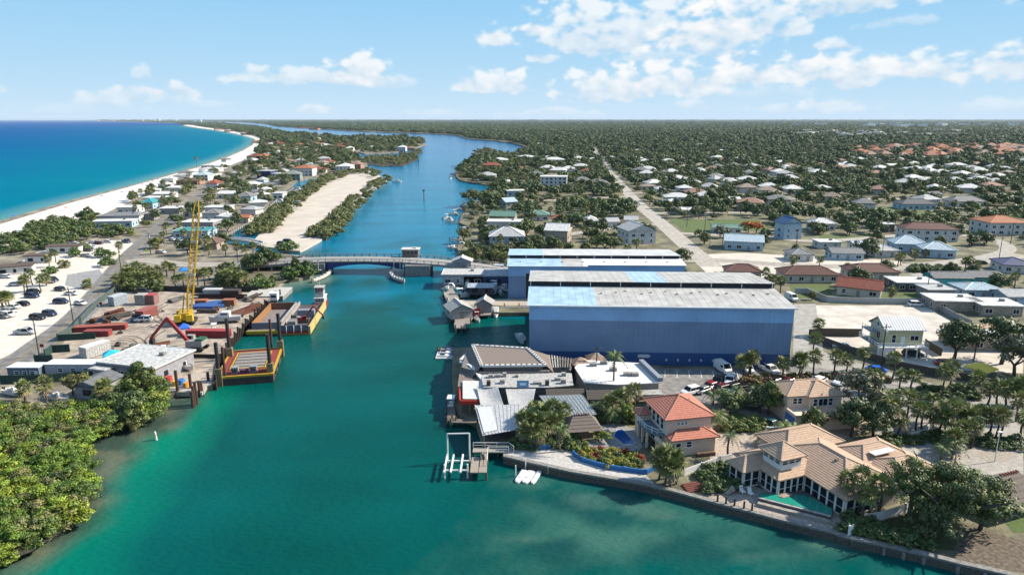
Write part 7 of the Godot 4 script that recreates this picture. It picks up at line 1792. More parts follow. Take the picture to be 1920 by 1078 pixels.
func build_town() -> void:
	# x, z, width; depth, wall height, roof height, type, yaw, roof, wall, label
	var list := [
		[136.9, -327.5, 10.2, 8, 8.0, 2.6, "gablez", 12, "b", "lb", "tall narrow pale blue house with bright blue gable roof"], [164.4, -354.1, 12.4, 9, 3.8, 2.4, "hip", 0, "w", "w", "white hip-roofed house right of the tall blue one"],
		[200.8, -321.1, 25.3, 11, 6.0, 2.4, "hip", -8, "m", "w", "long two-storey white building with dark red hip roof"], [251.0, -339.3, 20.9, 16, 6.4, 2.6, "hip", 0, "o", "w", "large white building with bright orange roof at the right edge"],
		[176.2, -294.8, 13.9, 11, 3.6, 3.0, "hip", -10, "lb", "lb", "pale blue metal-roofed house, left half of the pair"], [180.5, -281.4, 13.0, 10, 3.6, 2.6, "hip", -14, "lb", "lb", "pale blue metal-roofed house, right half of the pair"],
		[119.7, -273.9, 9.1, 9, 3.0, 1.8, "hip", 0, "g", "w", "grey-roofed bungalow below the tall blue house"], [139.6, -276.6, 13.3, 9, 3.0, 1.6, "gable", -6, "g", "lb", "long grey-roofed bungalow with pale blue walls on the avenue"], [144.2, -302.8, 10.1, 8, 2.8, 0, "flat", 0, "w", "w", "white flat-roofed cottage behind the grey bungalows"], [155.5, -297.9, 6.0, 7, 3.0, 1.0, "gable", 0, "lb", "w", "small white and blue cottage behind the long bungalow"], [158.9, -282.8, 10.5, 9, 3.0, 1.6, "hip", 0, "lg", "w", "pale-roofed bungalow among the palms on the avenue"],
		[107.5, -236.7, 20.1, 10, 3.0, 2.2, "hip", -2, "m", "c", "long cream bungalow with maroon hip roof near the avenue"], [132.3, -240.9, 17.8, 10, 3.0, 2.2, "hip", -4, "m", "c", "second maroon-roofed bungalow, partly behind shrubs"], [114.2, -216.9, 13.7, 9, 3.0, 2.3, "gable", -32, "r", "c", "cream bungalow with orange-red gable roof set diagonally"],
		[84.8, -241.9, 12.9, 8, 3.0, 2.0, "hip", -8, "m", "c", "maroon hip roof showing just behind the near warehouse"], [138.0, -224.0, 14.5, 9, 2.8, 0, "flat", -4, "w", "dk", "white flat-roofed building with an open dark carport"], [154.0, -230.3, 13.5, 8, 3.2, 1.4, "gable", -3, "g", "tq", "turquoise motel wing with grey roof, left section"], [167.0, -231.7, 10.8, 8, 3.2, 1.4, "gable", -3, "g", "tq", "turquoise motel wing with grey roof, right section"], [153.9, -214.3, 12.6, 9, 3.0, 1.4, "hip", -3, "lb", "lb", "pale blue cottage in front of the turquoise motel"], [140.1, -214.3, 8.9, 7, 2.8, 0, "flat", 0, "lg", "g", "small grey flat-roofed store near the vinyl fence"], [136.0, -199.2, 14.2, 9, 3.0, 0, "flat", -6, "w", "tan", "white flat-roofed motel row, left section"], [145.8, -194.1, 12.1, 9, 3.0, 0, "flat", -6, "w", "tan", "white flat-roofed motel row, right section"], [192.7, -251.9, 11.2, 11, 3.2, 2.0, "hip", -12, "sol", "w", "house with dark blue solar panel roof at the right edge"], [122.0, -162.9, 19.9, 8, 2.8, 0, "flat", -2, "w", "tan", "long white low roof behind the big round trees"], [159.9, -206.1, 8.4, 9, 2.9, 1.2, "gable", 0, "lg", "lb", "pale roofed cottage at the right edge behind the motel"],
		[264.8, -440.6, 23.4, 12, 3.6, 2.8, "hip", 0, "dg", "lb", "dark grey hip-roofed house on the far lawn, left of two"], [305.3, -453.1, 23.6, 12, 3.8, 3.2, "hip", 0, "g", "lg2", "grey hip-roofed house on the far lawn, right of two"], [313.7, -501.8, 11.8, 9, 3.2, 2, "gable", 20, "dg", "w", "dark gabled house behind the two lawn houses"], [254.1, -554.5, 11.9, 10, 3.2, 2, "hip", 0, "w", "w", "white house beside a lawn in the far woods"], [475.9, -668.4, 20.2, 12, 3.6, 2.4, "hip", 0, "w", "w", "white hip-roofed house far right in the woods"], [516.7, -794.3, 20.8, 12, 6.0, 2.4, "hip", 0, "w", "w", "tall white house far right among trees"], [370.7, -691.9, 14.8, 12, 4.5, 2.5, "hip", 0, "pk", "tan", "pinkish house in the middle of the far woods"], [463.5, -726.0, 21.2, 12, 3.2, 1.8, "gable", 0, "lg", "w", "grey-roofed far house left of the white hip roof"], [460.5, -827.6, 25.7, 14, 3.2, 2, "hip", 0, "w", "w", "white far house below the orange-roofed estate"], [444.2, -931.5, 23.5, 14, 3.4, 2, "hip", 0, "pk", "w", "pink-roofed far house left of the estate"], [195.9, -349.1, 5.5, 6, 4.0, 0, "flat", 0, "w", "dk", "dark stilt cottage with white roof beside the red-roofed building"],
		[33.8, -557.6, 22.9, 14, 11.5, 0, "flat", -6, "w", "w", "plain white three-storey apartment block by the straight street"], [61.1, -314.1, 14.4, 14, 6.5, 2.8, "gablez", 14, "lg", "w", "pale grey gabled house behind the far warehouse"], [20.2, -307.2, 11.0, 12, 7.6, 2.4, "gable", -14, "w", "tan", "cream condominium with sloping white roof behind the far warehouse"], [-2.4, -303.3, 16.4, 13, 5.6, 3.4, "hip", 0, "lg", "lb", "grey pyramid-roofed house with blue porches by the channel"], [-3.8, -341.5, 18.4, 9, 6.4, 0, "flat", -4, "w", "w", "white flat-roofed block with a row of dark windows behind the pyramid roof"], [-5.7, -377.7, 14.9, 10, 4.4, 2.4, "gable", -10, "gr", "tan", "green metal-roofed house near the docks"], [15.1, -390.1, 12.9, 10, 3.4, 2.2, "hip", 0, "gr", "w", "green-roofed pavilion right of the docks"], [-0.3, -432.4, 8.8, 9, 6, 2.2, "gable", 30, "lb", "gg", "green-grey gabled house behind the green roof"], [2.9, -494.5, 13.6, 10, 6.5, 0.6, "flat", 8, "w", "lb", "pale blue box house near the bend of the shore"], [43.1, -367.1, 7.6, 10, 3.4, 2.0, "hip", 0, "w", "w", "white hip-roofed cottage in the trees left of the street"], [55.3, -364.8, 6.5, 9, 3.2, 1.6, "gable", 10, "lg", "w", "small pale cottage near the street's end, left of two"], [65.6, -371.9, 7.4, 9, 3.2, 1.6, "gable", -10, "lg", "w", "small pale cottage near the street's end, right of two"], [26.9, -376.8, 9.0, 9, 3.2, 1.8, "hip", 0, "r", "c", "red-roofed cottage behind the cream condominium"], [117.2, -481.0, 18.9, 14, 3.6, 2.6, "hip", -8, "w", "w", "wide white hip-roofed house right of the straight street"], [134.7, -527.4, 12.1, 11, 5.5, 2.2, "hip", 0, "w", "lb", "two-storey pale blue house behind the wide white roof"], [108.2, -454.5, 10.7, 11, 3.2, 1.6, "hip", 0, "w", "w", "low white roof in front of the wide white house"], [109.7, -414.0, 17.6, 12, 3.0, 0, "flat", 0, "w", "w", "long white flat roof beyond the ball field"], [118.8, -544.1, 7.5, 10, 3.2, 1.8, "hip", 0, "w", "w", "small white hip roof near the street"], [113.6, -565.2, 12.7, 12, 3.2, 2, "hip", 0, "tan", "w", "tan-roofed house near the street"], [154.2, -465.5, 8.2, 10, 3.2, 1.8, "gable", 10, "w", "w", "white gabled house at the edge of the field woods"], [161.3, -593.9, 13.9, 12, 3.4, 2, "hip", 0, "w", "w", "white house higher up right of the street"], [201.9, -676.0, 15.1, 14, 3.4, 2, "hip", 0, "w", "w", "white house in the woods above the ball field"], [193.4, -582.1, 15.9, 12, 3.8, 2.2, "hip", 0, "tan", "tan", "brown-roofed house in the woods above the ball field"], [103.7, -299.0, 17.3, 12, 4.0, 2.2, "gable", -16, "lb", "lb", "pale blue metal gabled hall beside the avenue"], [110.3, -344.8, 15.1, 10, 3.0, 1.2, "gable", -12, "gr", "w", "pale green-roofed open shelter by the flame tree"], [56.0, -917.1, 30.2, 20, 5.0, 3.0, "hip", 0, "w", "w", "large white gabled villa left of the straight street"], [90.7, -931.5, 17.1, 18, 6, 3, "hip", 0, "w", "w", "white villa beside the straight street"], [20.2, -946.3, 25.7, 24, 7, 2.5, "hip", 0, "w", "w", "white waterfront villa on the cove"], [80.1, -735.1, 11.4, 14, 3.4, 2.2, "hip", 0, "r", "tan", "red-roofed house left of the straight street"], [74.4, -646.3, 12.6, 14, 3.4, 2.2, "hip", 0, "lb", "w", "pale roofed house by the straight street"], [8.5, -763.6, 11.1, 14, 3.4, 2.4, "hip", 0, "r", "tan", "small red-roofed house left of the white block"], [137.7, -876.5, 13.6, 20, 3.4, 2.4, "hip", 0, "pk", "tan", "pink-roofed house right of the straight street, far up"],
		[-23.5, -646.3, 17.6, 16, 5.6, 3.2, "hip", 0, "lg", "w", "white waterfront house with grey hip roof on the right bank"], [-24.4, -805.1, 21.9, 16, 5.0, 3.0, "hip", 0, "r", "r2", "brick-red waterfront house on the right bank"], [-16.0, -903.2, 22.8, 20, 5.5, 3.0, "hip", 0, "w", "w", "white waterfront house behind the brick-red one"], [-41.7, -763.6, 16.3, 14, 4.6, 2.6, "hip", 0, "pk", "tan", "pinkish waterfront house at the point of the right bank"], [-6.6, -606.2, 9.5, 12, 3.2, 1.6, "gable", 0, "w", "w", "small white boathouse by the lawn on the right bank"],
		[-223.5, -382.9, 23.9, 16, 3.6, 0, "flat", 8, "g", "w", "long grey flat-roofed beach motel, nearest the beach"], [-212.4, -392.4, 8.5, 10, 3.6, 0, "flat", 8, "g", "g", "grey end block of the long beach motel"], [-216.4, -364.8, 21.0, 9, 3.2, 0, "flat", 8, "w", "lb", "white flat-roofed wing in front of the beach motel"], [-239.7, -421.3, 12.0, 12, 3.6, 0, "flat", 6, "w", "w", "white flat-roofed beach house behind the motel"], [-238.7, -444.0, 7.4, 10, 4.0, 2.6, "hip", 0, "t", "t2", "small teal pyramid-roofed beach house"], [-211.6, -418.2, 12.0, 12, 3.4, 0, "flat", 6, "w", "g", "white flat roof beside the beach road"], [-258.0, -501.8, 13.3, 14, 3.6, 1.4, "gable", 6, "w", "w", "white beach house, third row from the motel"], [-250.0, -477.0, 17.8, 12, 3.4, 0, "flat", 6, "w", "w", "low white beach house among the palms"], [-297.3, -653.5, 15.0, 16, 5.5, 2.8, "hip", 0, "lb", "w", "grey-blue hip-roofed beach house by the tall palm"], [-251.1, -570.7, 9.5, 14, 5.0, 2.8, "hip", 0, "r", "w", "red-brown roofed house right of the grey-blue one"], [-291.5, -612.6, 20.3, 16, 3.6, 2.0, "hip", 0, "br", "pk2", "brownish beach house left of the red-brown roof"], [-209.0, -501.8, 17.7, 14, 3.8, 1.6, "gable", 0, "w", "w", "wide white roof right of the beach road"], [-186.9, -473.1, 10.7, 12, 5.0, 2.6, "hip", 0, "g", "lb", "grey hip-roofed house near the canal"], [-184.4, -421.3, 14.5, 12, 3.6, 0, "flat", 0, "w", "w", "white flat-roofed house right of the crane tip"], [-173.8, -389.7, 10.4, 10, 4.4, 1.8, "hip", 0, "g", "w", "grey-roofed house right of the crane boom"], [-192.0, -403.5, 9.2, 10, 3.6, 1.2, "gable", 0, "g", "w", "grey-roofed house left of the crane boom"], [-168.2, -360.1, 17.5, 11, 3.4, 0, "flat", 0, "w", "g", "long white flat roof crossed by the crane boom"], [-158.4, -330.7, 17.8, 12, 3.4, 0, "flat", 2, "t3", "lb", "turquoise flat-roofed shop crossed by the crane boom"], [-153.2, -381.9, 8.3, 8, 3.0, 1.4, "gable", 0, "o", "c", "small orange-roofed hut beside the canal"], [-338.0, -763.6, 22.3, 16, 3.6, 1.6, "hip", 0, "w", "w", "white beach house beyond the tall palm"], [-366.7, -827.6, 16.1, 16, 3.6, 1.6, "hip", 0, "w", "w", "pale beach house farther up the shore"], [-377.9, -1010.5, 23.5, 20, 5, 3, "hip", 0, "r", "tan", "red-roofed house at the far bend of the beach"], [-219.6, -570.7, 14.5, 12, 4.5, 2, "hip", 0, "w", "w", "white house in the middle of the island"],
		[-242.1, -668.4, 15.0, 16, 8.0, 0, "flat", -8, "lg", "n", "navy and white modern box house on the canal"], [-230.4, -668.4, 8.5, 12, 5.5, 0, "flat", 0, "w", "w", "white modern box house beside the navy one"], [-211.8, -657.9, 16.7, 16, 6.0, 3.4, "hip", 8, "gg2", "gg", "sage green hip-roofed house on the canal"], [-216.2, -708.6, 21.1, 18, 8.0, 3.2, "hip", 0, "o", "w", "tall house with bright orange roof behind the canal"], [-187.9, -763.6, 17.8, 20, 6.5, 3.0, "hip", 0, "w", "w", "white two-storey house at the north end of the canal"], [-183.1, -805.1, 12.5, 18, 6.0, 3.0, "hip", 0, "pk", "pk2", "salmon house right of the white two-storey one"], [-266.5, -961.6, 20.5, 22, 4.0, 2.4, "hip", 0, "lg", "w", "pale roofed house in the island woods"], [-366.9, -1010.5, 15.6, 22, 5.0, 3, "hip", 0, "o", "tan", "orange-roofed house at the left of the island woods"], [-446.1, -1267.5, 30.6, 26, 6.0, 3.4, "hip", 0, "pk", "w", "large white villa with pink roof in the island woods"], [-449.2, -1451.3, 25.2, 26, 5.5, 3, "hip", 0, "o", "w", "orange-roofed villa in the island woods"], [-424.4, -1487.2, 20.1, 26, 6, 3, "hip", 0, "pk", "w", "pink-roofed villa in the island woods"], [-395.4, -1451.3, 23.8, 24, 5, 3, "hip", 0, "w", "w", "white villa in the island woods"], [-608.1, -2112, 30.4, 30, 6, 3, "hip", 0, "w", "w", "white house on the back bay shore"], [-306.3, -1294.9, 15.0, 22, 5, 3, "hip", 0, "w", "w", "white house on the mangrove inlet"], [-268.4, -1323.4, 25.5, 24, 5, 3, "hip", 0, "w", "tan", "white-roofed house on the mangrove peninsula"], [-202.7, -1267.5, 15.9, 20, 8, 3, "hip", 0, "w", "w", "tall white house near the tip of the peninsula"], [-193.1, -1306.1, 15.1, 18, 5, 3, "hip", 0, "pk", "tan", "pink-roofed house at the tip of the peninsula"], [-325.6, -1267.5, 26.9, 24, 4, 3, "hip", 0, "r", "tan", "red-brown roofed house in the island woods"], [-172.9, -501.8, 7.9, 10, 4, 0, "flat", 0, "w", "w", "white house on the canal bank among trees"], [-223.3, -606.2, 7.1, 12, 5, 2, "hip", 0, "lg", "lb", "pale blue house on the canal's west bank"], [-135.5, -300.5, 5.8, 8, 3.0, 2.0, "hip", 0, "br", "tan", "brown gabled cottage beside the canal bridge"]]
	var alias := {"lg2": WC.w, "r2": Color(0.35, 0.12, 0.07), "t2": WC.lb, "pk2": Color(0.5, 0.3, 0.22)}
	var ralias := {"t3": RC.t, "gg2": Color(0.33, 0.38, 0.34)}
	for a in list:
		var rc: Color = ralias[a[8]] if ralias.has(a[8]) else RC[a[8]]
		var wc: Color = alias[a[9]] if alias.has(a[9]) else (WC[a[9]] if WC.has(a[9]) else RC[a[9]])
		var far: float = -a[1]
		house(a[10], a[0], a[1], a[2] * 0.94, a[3], a[4], a[5], a[6], a[7], rc, wc, 2 if far < 240 else (1 if far < 480 else 0))
	for a in [[-187.5, -249.8, 11.0, 6, 3.0, "brown-roofed beach pavilion with white walls at the left edge"], [-193.5, -270.5, 8.8, 5, 3.0, "long brown-roofed beach pavilion with white gable wall"], [-196.5, -291.7, 13.5, 6, 3.0, "brown-roofed beach pavilion beside the dune trees"]]:
		house(a[5], a[0], a[1], a[2], a[3], a[4], 0, "flat", 24 if a[0] > -190 else 6, Color(0.17, 0.11, 0.075), WC.w, 0, "", "beach_pavilion")
	# cars: kind, paint, x, z, yaw, label
	for c in [["suv", "black", -166.4, -239.0, 75, "black car in the beach lot, back row right"], ["sedan", "navy", -165.8, -236.6, 75, "dark blue car beside the black one in the back row"], ["sedan", "white", -175.0, -232.4, 85, "white car behind the lot palms"], ["sedan", "black", -154.8, -225.4, 65, "small black car alone in the middle of the lot"], ["sedan", "white", -147.0, -219.2, 85, "white car by the lot entrance fence"], ["suv", "black", -160.6, -220.8, 80, "black SUV behind the dark blue one in mid lot"], ["suv", "navy", -157.8, -215.9, 80, "dark blue SUV in mid lot"], ["suv", "navy", -143.6, -208.6, 85, "navy SUV parked alone near the road"], ["sedan", "white", -136.5, -207.1, 65, "white car driving on the beach road"], ["sedan", "black", -154.0, -206.1, 80, "black car at the lot's left palms"], ["sedan", "white", -154.4, -202.7, 75, "white car in the left row, rearmost"], ["sedan", "silver", -152.3, -198.0, 75, "silver car in the left row"], ["suv", "white", -149.6, -193.5, 75, "white SUV in the left row, front"], ["sedan", "grey", -150.2, -192.2, 75, "grey car at the frame's left edge"], ["suv", "navy", -138.1, -194.9, 70, "navy SUV in the front pair, rear one"], ["suv", "black", -139.0, -190.9, 80, "black SUV in the front pair, nearest"], ["pickup", "silver", -132.8, -176.7, 90, "silver pickup truck alone at the near end of the lot"], ["sedan", "silver", -153.0, -198.5, 80, "silver car left of the black one"], ["sedan", "white", -187.1, -244.3, 85, "white car by the beach pavilion"],
		["sedan", "white", -204.2, -313.1, 80, "white car in the dune row, leftmost"], ["sedan", "maroon", -194.0, -314.1, 80, "maroon car in the dune row"], ["sedan", "white", -192.2, -318.6, 80, "white car right of the maroon one"], ["pickup", "navy", -183.5, -318.6, 60, "blue pickup at the end of the dune row"], ["sedan", "white", -198.0, -316.4, 80, "white car left of the maroon one"], ["sedan", "dark grey", -188.4, -296.5, 80, "dark car in the second dune row"], ["sedan", "white", -191.1, -303.5, 80, "white car behind the dark one in the second row"], ["sedan", "silver", -182.0, -284.3, 80, "silver car in the third dune row"], ["sedan", "grey", -208.1, -313.1, 80, "grey car beside the pavilion"], ["sedan", "white", -153.7, -291.8, 80, "white car by the shop lot, left"], ["sedan", "silver", -159.9, -322.0, 60, "silver car in front of the turquoise shop"], ["sedan", "white", -164.0, -323.8, 60, "white car in front of the turquoise shop"], ["sedan", "grey", -170.1, -322.0, 60, "grey car left of the turquoise shop"],
		["van", "white", 49.0, -148.5, 14, "white van backed against the blue warehouse"], ["suv", "white", 54.6, -148.5, 6, "white SUV behind the pair of palms at the warehouse wall"], ["pickup", "white", 59.7, -148.2, 24, "white pickup parked at the warehouse's right end"], ["suv", "white", 38.2, -135.2, -62, "white SUV at the left end of the crowded row"], ["sedan", "grey", 41.0, -136.0, -55, "grey sedan next to the white SUV in the row"], ["sedan", "red", 43.4, -138.4, -55, "red car in the back of the crowded row"], ["suv", "maroon", 44.7, -136.0, -60, "dark red SUV in the crowded row"], ["pickup", "black", 45.7, -141.0, -30, "black pickup at the back of the crowded row"], ["suv", "white", 48.5, -141.4, -30, "white SUV angled at the back of the crowded row"], ["suv", "black", 47.2, -136.8, -60, "black SUV in the crowded row beside the red one"], ["sedan", "black", 49.6, -136.8, -70, "black sedan at the right end of the crowded row"], ["sedan", "black", 58.1, -140.5, -60, "black car behind the tan-roofed villa"], ["sedan", "maroon", 61.0, -140.4, -60, "maroon car behind the tan-roofed villa"], ["sedan", "white", 68.1, -141.4, -60, "white car behind the villa roof, left of three"], ["suv", "white", 72.9, -140.7, -55, "white SUV behind the villa roof, middle of three"], ["suv", "white", 75.6, -141.0, -55, "white SUV behind the villa roof, right of three"], ["sedan", "blue", 84.5, -148.1, 75, "bright blue sports car on the service lane"], ["sedan", "teal", 49.6, -119.5, 25, "dark teal sedan by the villa's garage door"], ["suv", "white", 126.7, -205.3, 85, "white SUV parked at the sand lot fence"], ["sedan", "red", 103.0, -152.5, 80, "red car in the shade right of the yellow house"], ["van", "white", 90.5, -212.6, 10, "white camper van behind the warehouse corner"], ["sedan", "dark grey", 190.3, -269.1, 80, "dark car driving on the curved street"], ["sedan", "silver", 84.4, -164.6, 60, "silver car in the walled lot by the yellow house"], ["suv", "teal", 45.7, -132.7, -60, "dark green car half hidden by the hedge palms"], ["van", "white", 48.8, -128.9, 70, "white van half hidden by the hedge palms"]]:
		car(c[0], c[1], c[2], c[3], c[4], c[5])
	car("suv", "silver", -85.8, -268.3, 88, "pale car crossing the drawbridge", "", 3.05)
	# parking lines at the warehouse and in the crowded row
	var b := mb()
	for k in 20:
		b.beam(V(33.0 + k * 2.75, LAND + 0.024, -149.4 + k * 0.12), V(32.0 + k * 2.75, LAND + 0.024, -144.8 + k * 0.12), 0.14, 0.012)
	struct("parking_lines", b, mt(0.7, 0.7, 0.68, 0.8, 0))
	# solar and utility poles on the mainland
	for a in [[87.4, -151.6, 10.5, "utility pole behind the blue sports car"], [111.8, -155.2, 9.5, "utility pole between the two round trees"], [17.4, -154.3, 8.5, "utility pole against the blue warehouse wall, left of two"], [27.8, -157.1, 12.0, "utility pole with transformer against the blue warehouse wall"], [19.1, -144.7, 7.5, "thin pole beside the white annex"], [139.7, -221.3, 9, "utility pole beside the white flat-roofed building"], [150.9, -271.7, 11, "pale concrete pole on the avenue median"], [204.9, -280.0, 11, "tall pale concrete pole at the curved street"], [234.4, -314.6, 10, "wooden pole by the orange-roofed building"], [95.6, -303.9, 11, "utility pole beside the pale blue hall"], [90.8, -307.2, 11, "utility pole left of the pale blue hall"], [95.3, -367.1, 11, "utility pole at the ball field's left end"], [94.8, -330.7, 11, "utility pole at the ball field's near corner"], [129.5, -304.4, 9, "pole beside the tall blue house"]]:
		pole(a[3], a[0], a[1], a[2], true, mt(0.45, 0.43, 0.4) if a[3].contains("pale") else null)
	var t := thing("street_lamp", "white lamp post on the round court at right", "lamp", P(82.6, -105.6, LAND))
	b = mb(); b.tube(V(0, 0, 0), V(0, 5.4, 0), 0.09, 0.07, 6); part(t, "post", b, trim); b = mb(); b.box(V(0.1, 5.5, 0), V(0.8, 0.18, 0.4)); part(t, "lamp_head", b, trim)
	for a in [[-160.6, -272.9, "yellow crossing sign on the beach road, near one", 2.6], [-157.3, -287.0, "yellow crossing sign across the beach road", 2.2], [-149.6, -233.9, "yellow sign at the beach lot entrance", 2.0], [-132.1, -282.3, "yellow sign beside the bridge approach", 2.4]]:
		t = thing("road_sign", a[2], "sign", V(a[0], LAND, a[1])); b = mb(); b.tube(V(0, 0, 0), V(0, a[3] + 0.6, 0), 0.05, 0.05, 5); part(t, "post", b, pm(0.5, 0.5, 0.5)); b = mb(); b.obox(Transform3D(Basis(Vector3.BACK, PI / 4), V(0, a[3], 0.06)), V(1.0, 1.0, 0.05)); part(t, "plate", b, pm(0.75, 0.72, 0.02))
	for a in [[-117.9, -160.9, "red flag at the fenced pen by the road"], [-126.6, -200.7, "red flag on the yard fence"]]:
		t = thing("red_flag", a[2], "flag", V(a[0], LAND, a[1])); b = mb(); b.tube(V(0, 0, 0), V(0, 2.6, 0), 0.04, 0.03, 5); part(t, "staff", b, trim); b = mb(); b.box(V(0.5, 2.1, 0), V(1.0, 0.8, 0.03)); part(t, "cloth", b, mt(0.5, 0.03, 0.03))
	# docks, piles and boats along the far right bank and in the canal
	var rw := ["nearest", "second", "third", "fourth", "fifth", "sixth", "seventh", "farthest"]
	for k in 8:
		var q: Array = [[-22.3, -304.4, -27.7, -304.4], [-24.3, -325.1, -29.9, -329.6], [-22.3, -370.0, -29.0, -366.3], [-29.9, -385.7, -37.6, -389.8], [-30.4, -418.9, -39.0, -418.9], [-27.2, -481.9, -35.2, -488.3], [-50.6, -692.0, -64.2, -711.7], [-61.1, -897.4, -76.0, -876.7]][k]
		dock(rw[k] + " private dock on the right bank upstream of the bridge", q, 1.8, 1.1, null, "private docks on the right bank")
	var bk := 0
	for q in [[-27.2, -309.7], [-23.6, -315.1], [-39.2, -407.2], [-35.8, -398.3], [-25.7, -360.8], [-36.3, -426.2], [-35.1, -446.9], [-33.9, -469.7], [-61.9, -692.0], [-65.0, -746.9], [-31.9, -508.4]]:
		boat(q[0], q[1], 60 + bk * 37, 6.5, ["white boat at the nearest right-bank dock", "white boat just inside the nearest right-bank dock", "white boat with red mark on the fourth right-bank lift", "white boat behind the red-marked one", "white boat under the pyramid-roofed house", "white boat on the fifth right-bank dock", "white boat beyond the fifth right-bank dock", "white boat near the dark waterfront tree", "white boat at the point of the right bank, near one", "white boat at the point of the right bank, far one", "white boat in the bend below the lawn"][bk], ["console", "cabin", "top"][bk % 3], Color(0.76, 0.75, 0.73), "boats on the right bank"); bk += 1
	dock("long white seawall dock along the canal's west bank", [-142.9, -327.3, -151.0, -395.2, -171.7, -498.0, -187.8, -590.0], 2.0, 1.1, mt(0.55, 0.52, 0.47))
	for k in 22:
		var p: Array = [-138.9, -348.7] if k < 8 else [-166.3, -472.7]
		var e: Array = [-149.7, -398.3] if k < 8 else [-183.9, -598.2]
		var s := (k % 8) / 8.0 if k < 8 else (k - 8) / 14.0
		boat(lerpf(p[0], e[0], s) + (k % 3) * 2.0, lerpf(p[1], e[1], s), 70 + (k * 13) % 30, 5.5 + (k * 7 % 4), "white motor boat moored along the canal's west bank, number %d from the near end" % (k + 1), ["console", "cabin", "top"][k % 3], Color(0.76, 0.75, 0.73), "boats moored along the canal")
	boat(-109.7, -652.8, 100, 9, "white boat under way with a wake in the middle of the channel", "cabin")
	b = mb(); b.prism(poly([-111.1, -650.0, -122.7, -687.2, -124.4, -685.6, -114.1, -660.0]), 0.0, 0.06); single("boat_wake", "white foam wake behind the moving boat in mid channel", "wake", b, mt(0.7, 0.74, 0.76, 0.9, 5.0, 0.3))
	for a in [[-63.6, -491.2, 9.0, "tall dark channel marker post in mid channel"], [-121.7, -895.1, 7.0, "far channel marker post in mid channel"]]:
		t = thing("channel_marker", a[3], "marker", V(a[0], 0, a[1])); b = mb(); b.tube(V(0, -3, 0), V(0, a[2], 0), 0.3, 0.26, 7); part(t, "pile", b, mt(0.1, 0.1, 0.1)); b = mb(); b.box(V(0, a[2] - 0.6, 0.32), V(1.3, 1.3, 0.08)); part(t, "board", b, mt(0.05, 0.16, 0.1))
	t = thing("white_buoy", "slim white buoy standing off the mangrove shore", "buoy", P(-66.3, -116.1, 0.0)); b = mb(); b.tube(V(0, -0.6, 0), V(-0.15, 1.7, 0), 0.2, 0.16, 8); part(t, "body", b, trim); b = mb(); b.tube(V(-0.1, 0.9, 0), V(-0.12, 1.05, 0), 0.21, 0.2, 8); part(t, "orange_band", b, pm(0.6, 0.2, 0.03))
	boat(-105.6, -134.4, 70, 6.0, "overturned white boat hull among the bushes at left", "console", Color(0.7, 0.7, 0.68), "", LAND + 0.3); boat(-94.2, -131.5, 65, 6.5, "white skiff ashore between the palm and the grey shed", "console", Color(0.74, 0.73, 0.7), "", LAND + 0.3)
	# small canal bridge, cars on the spit
	t = thing("canal_bridge", "low white footbridge road across the canal mouth", "bridge"); b = mb(); var cb := smooth(pts([-142.6, -315.5, -135.4, -321.3, -126.1, -318.4, -116.0, -310.0]))
	for k in cb.size() - 1: b.beam(V(cb[k].x, 2.0, cb[k].y), V(cb[k + 1].x, 2.0, cb[k + 1].y), 5.0, 0.5)
	part(t, "deck", b, mt(0.6, 0.57, 0.52, 0.9, 4.0, 0.2))
	for sg in [-2.4, 2.4]:
		b = mb()
		for k in cb.size() - 1: b.beam(V(cb[k].x, 2.6, cb[k].y + sg), V(cb[k + 1].x, 2.6, cb[k + 1].y + sg), 0.25, 0.8)
		part(t, "parapet", b, trim)
	car("suv", "black", -108.1, -314.1, 80, "black vehicle on the sand spit, left of two", "", 0.92); car("suv", "black", -107.4, -320.5, 80, "black vehicle on the sand spit, right of two", "", 0.92)
	var cc := [Color(0.05, 0.1, 0.4), Color(0.5, 0.05, 0.05), Color(0.03, 0.2, 0.25)]
	for k in 12:
		var u := thing("beach_umbrella", "small dark beach umbrella on the white sand, " + nth(11 - k, 12), "umbrella", P([-334.3, -646.3, -328.7, -625.6, -325.6, -612.6, -321.1, -593.9, -299.5, -534.1, -303.1, -529.3, -302.5, -501.8, -285.8, -434.0, -292.7, -392.4, -291.5, -395.1, -288.5, -529.3, -342.2, -668.4][k * 2], [-334.3, -646.3, -328.7, -625.6, -325.6, -612.6, -321.1, -593.9, -299.5, -534.1, -303.1, -529.3, -302.5, -501.8, -285.8, -434.0, -292.7, -392.4, -291.5, -395.1, -288.5, -529.3, -342.2, -668.4][k * 2 + 1], 1.24), 0.0, "beach umbrellas")
		umbrella(u, 1.4, 2.1, cc[k % 3])

# ---------------------------------------------------------------- planted trees, palms and shrubs
func in_poly_points(a: PackedVector2Array, n: int, gap: float, r: RandomNumberGenerator) -> Array:
	var lo := Vector2(1e9, 1e9); var hi := -lo
	for p in a: lo = lo.min(p); hi = hi.max(p)
	var o := []
	for k in n * 40:
		if o.size() >= n: break
		var p := Vector2(r.randf_range(lo.x, hi.x), r.randf_range(lo.y, hi.y))
		if not Geometry2D.is_point_in_polygon(p, a): continue
		var ok := true
		for q in o:
			if q.distance_to(p) < gap: ok = false; break
		if ok: o.push_back(p)
	return o

func nth(k: int, n: int) -> String:
	if k == 0: return "leftmost"
	if k == n - 1: return "rightmost"
	var w := ["first", "second", "third", "fourth", "fifth", "sixth", "seventh", "eighth", "ninth"]
	return w[k] + " from the left" if k <= n / 2 else w[n - 1 - k] + " from the right"

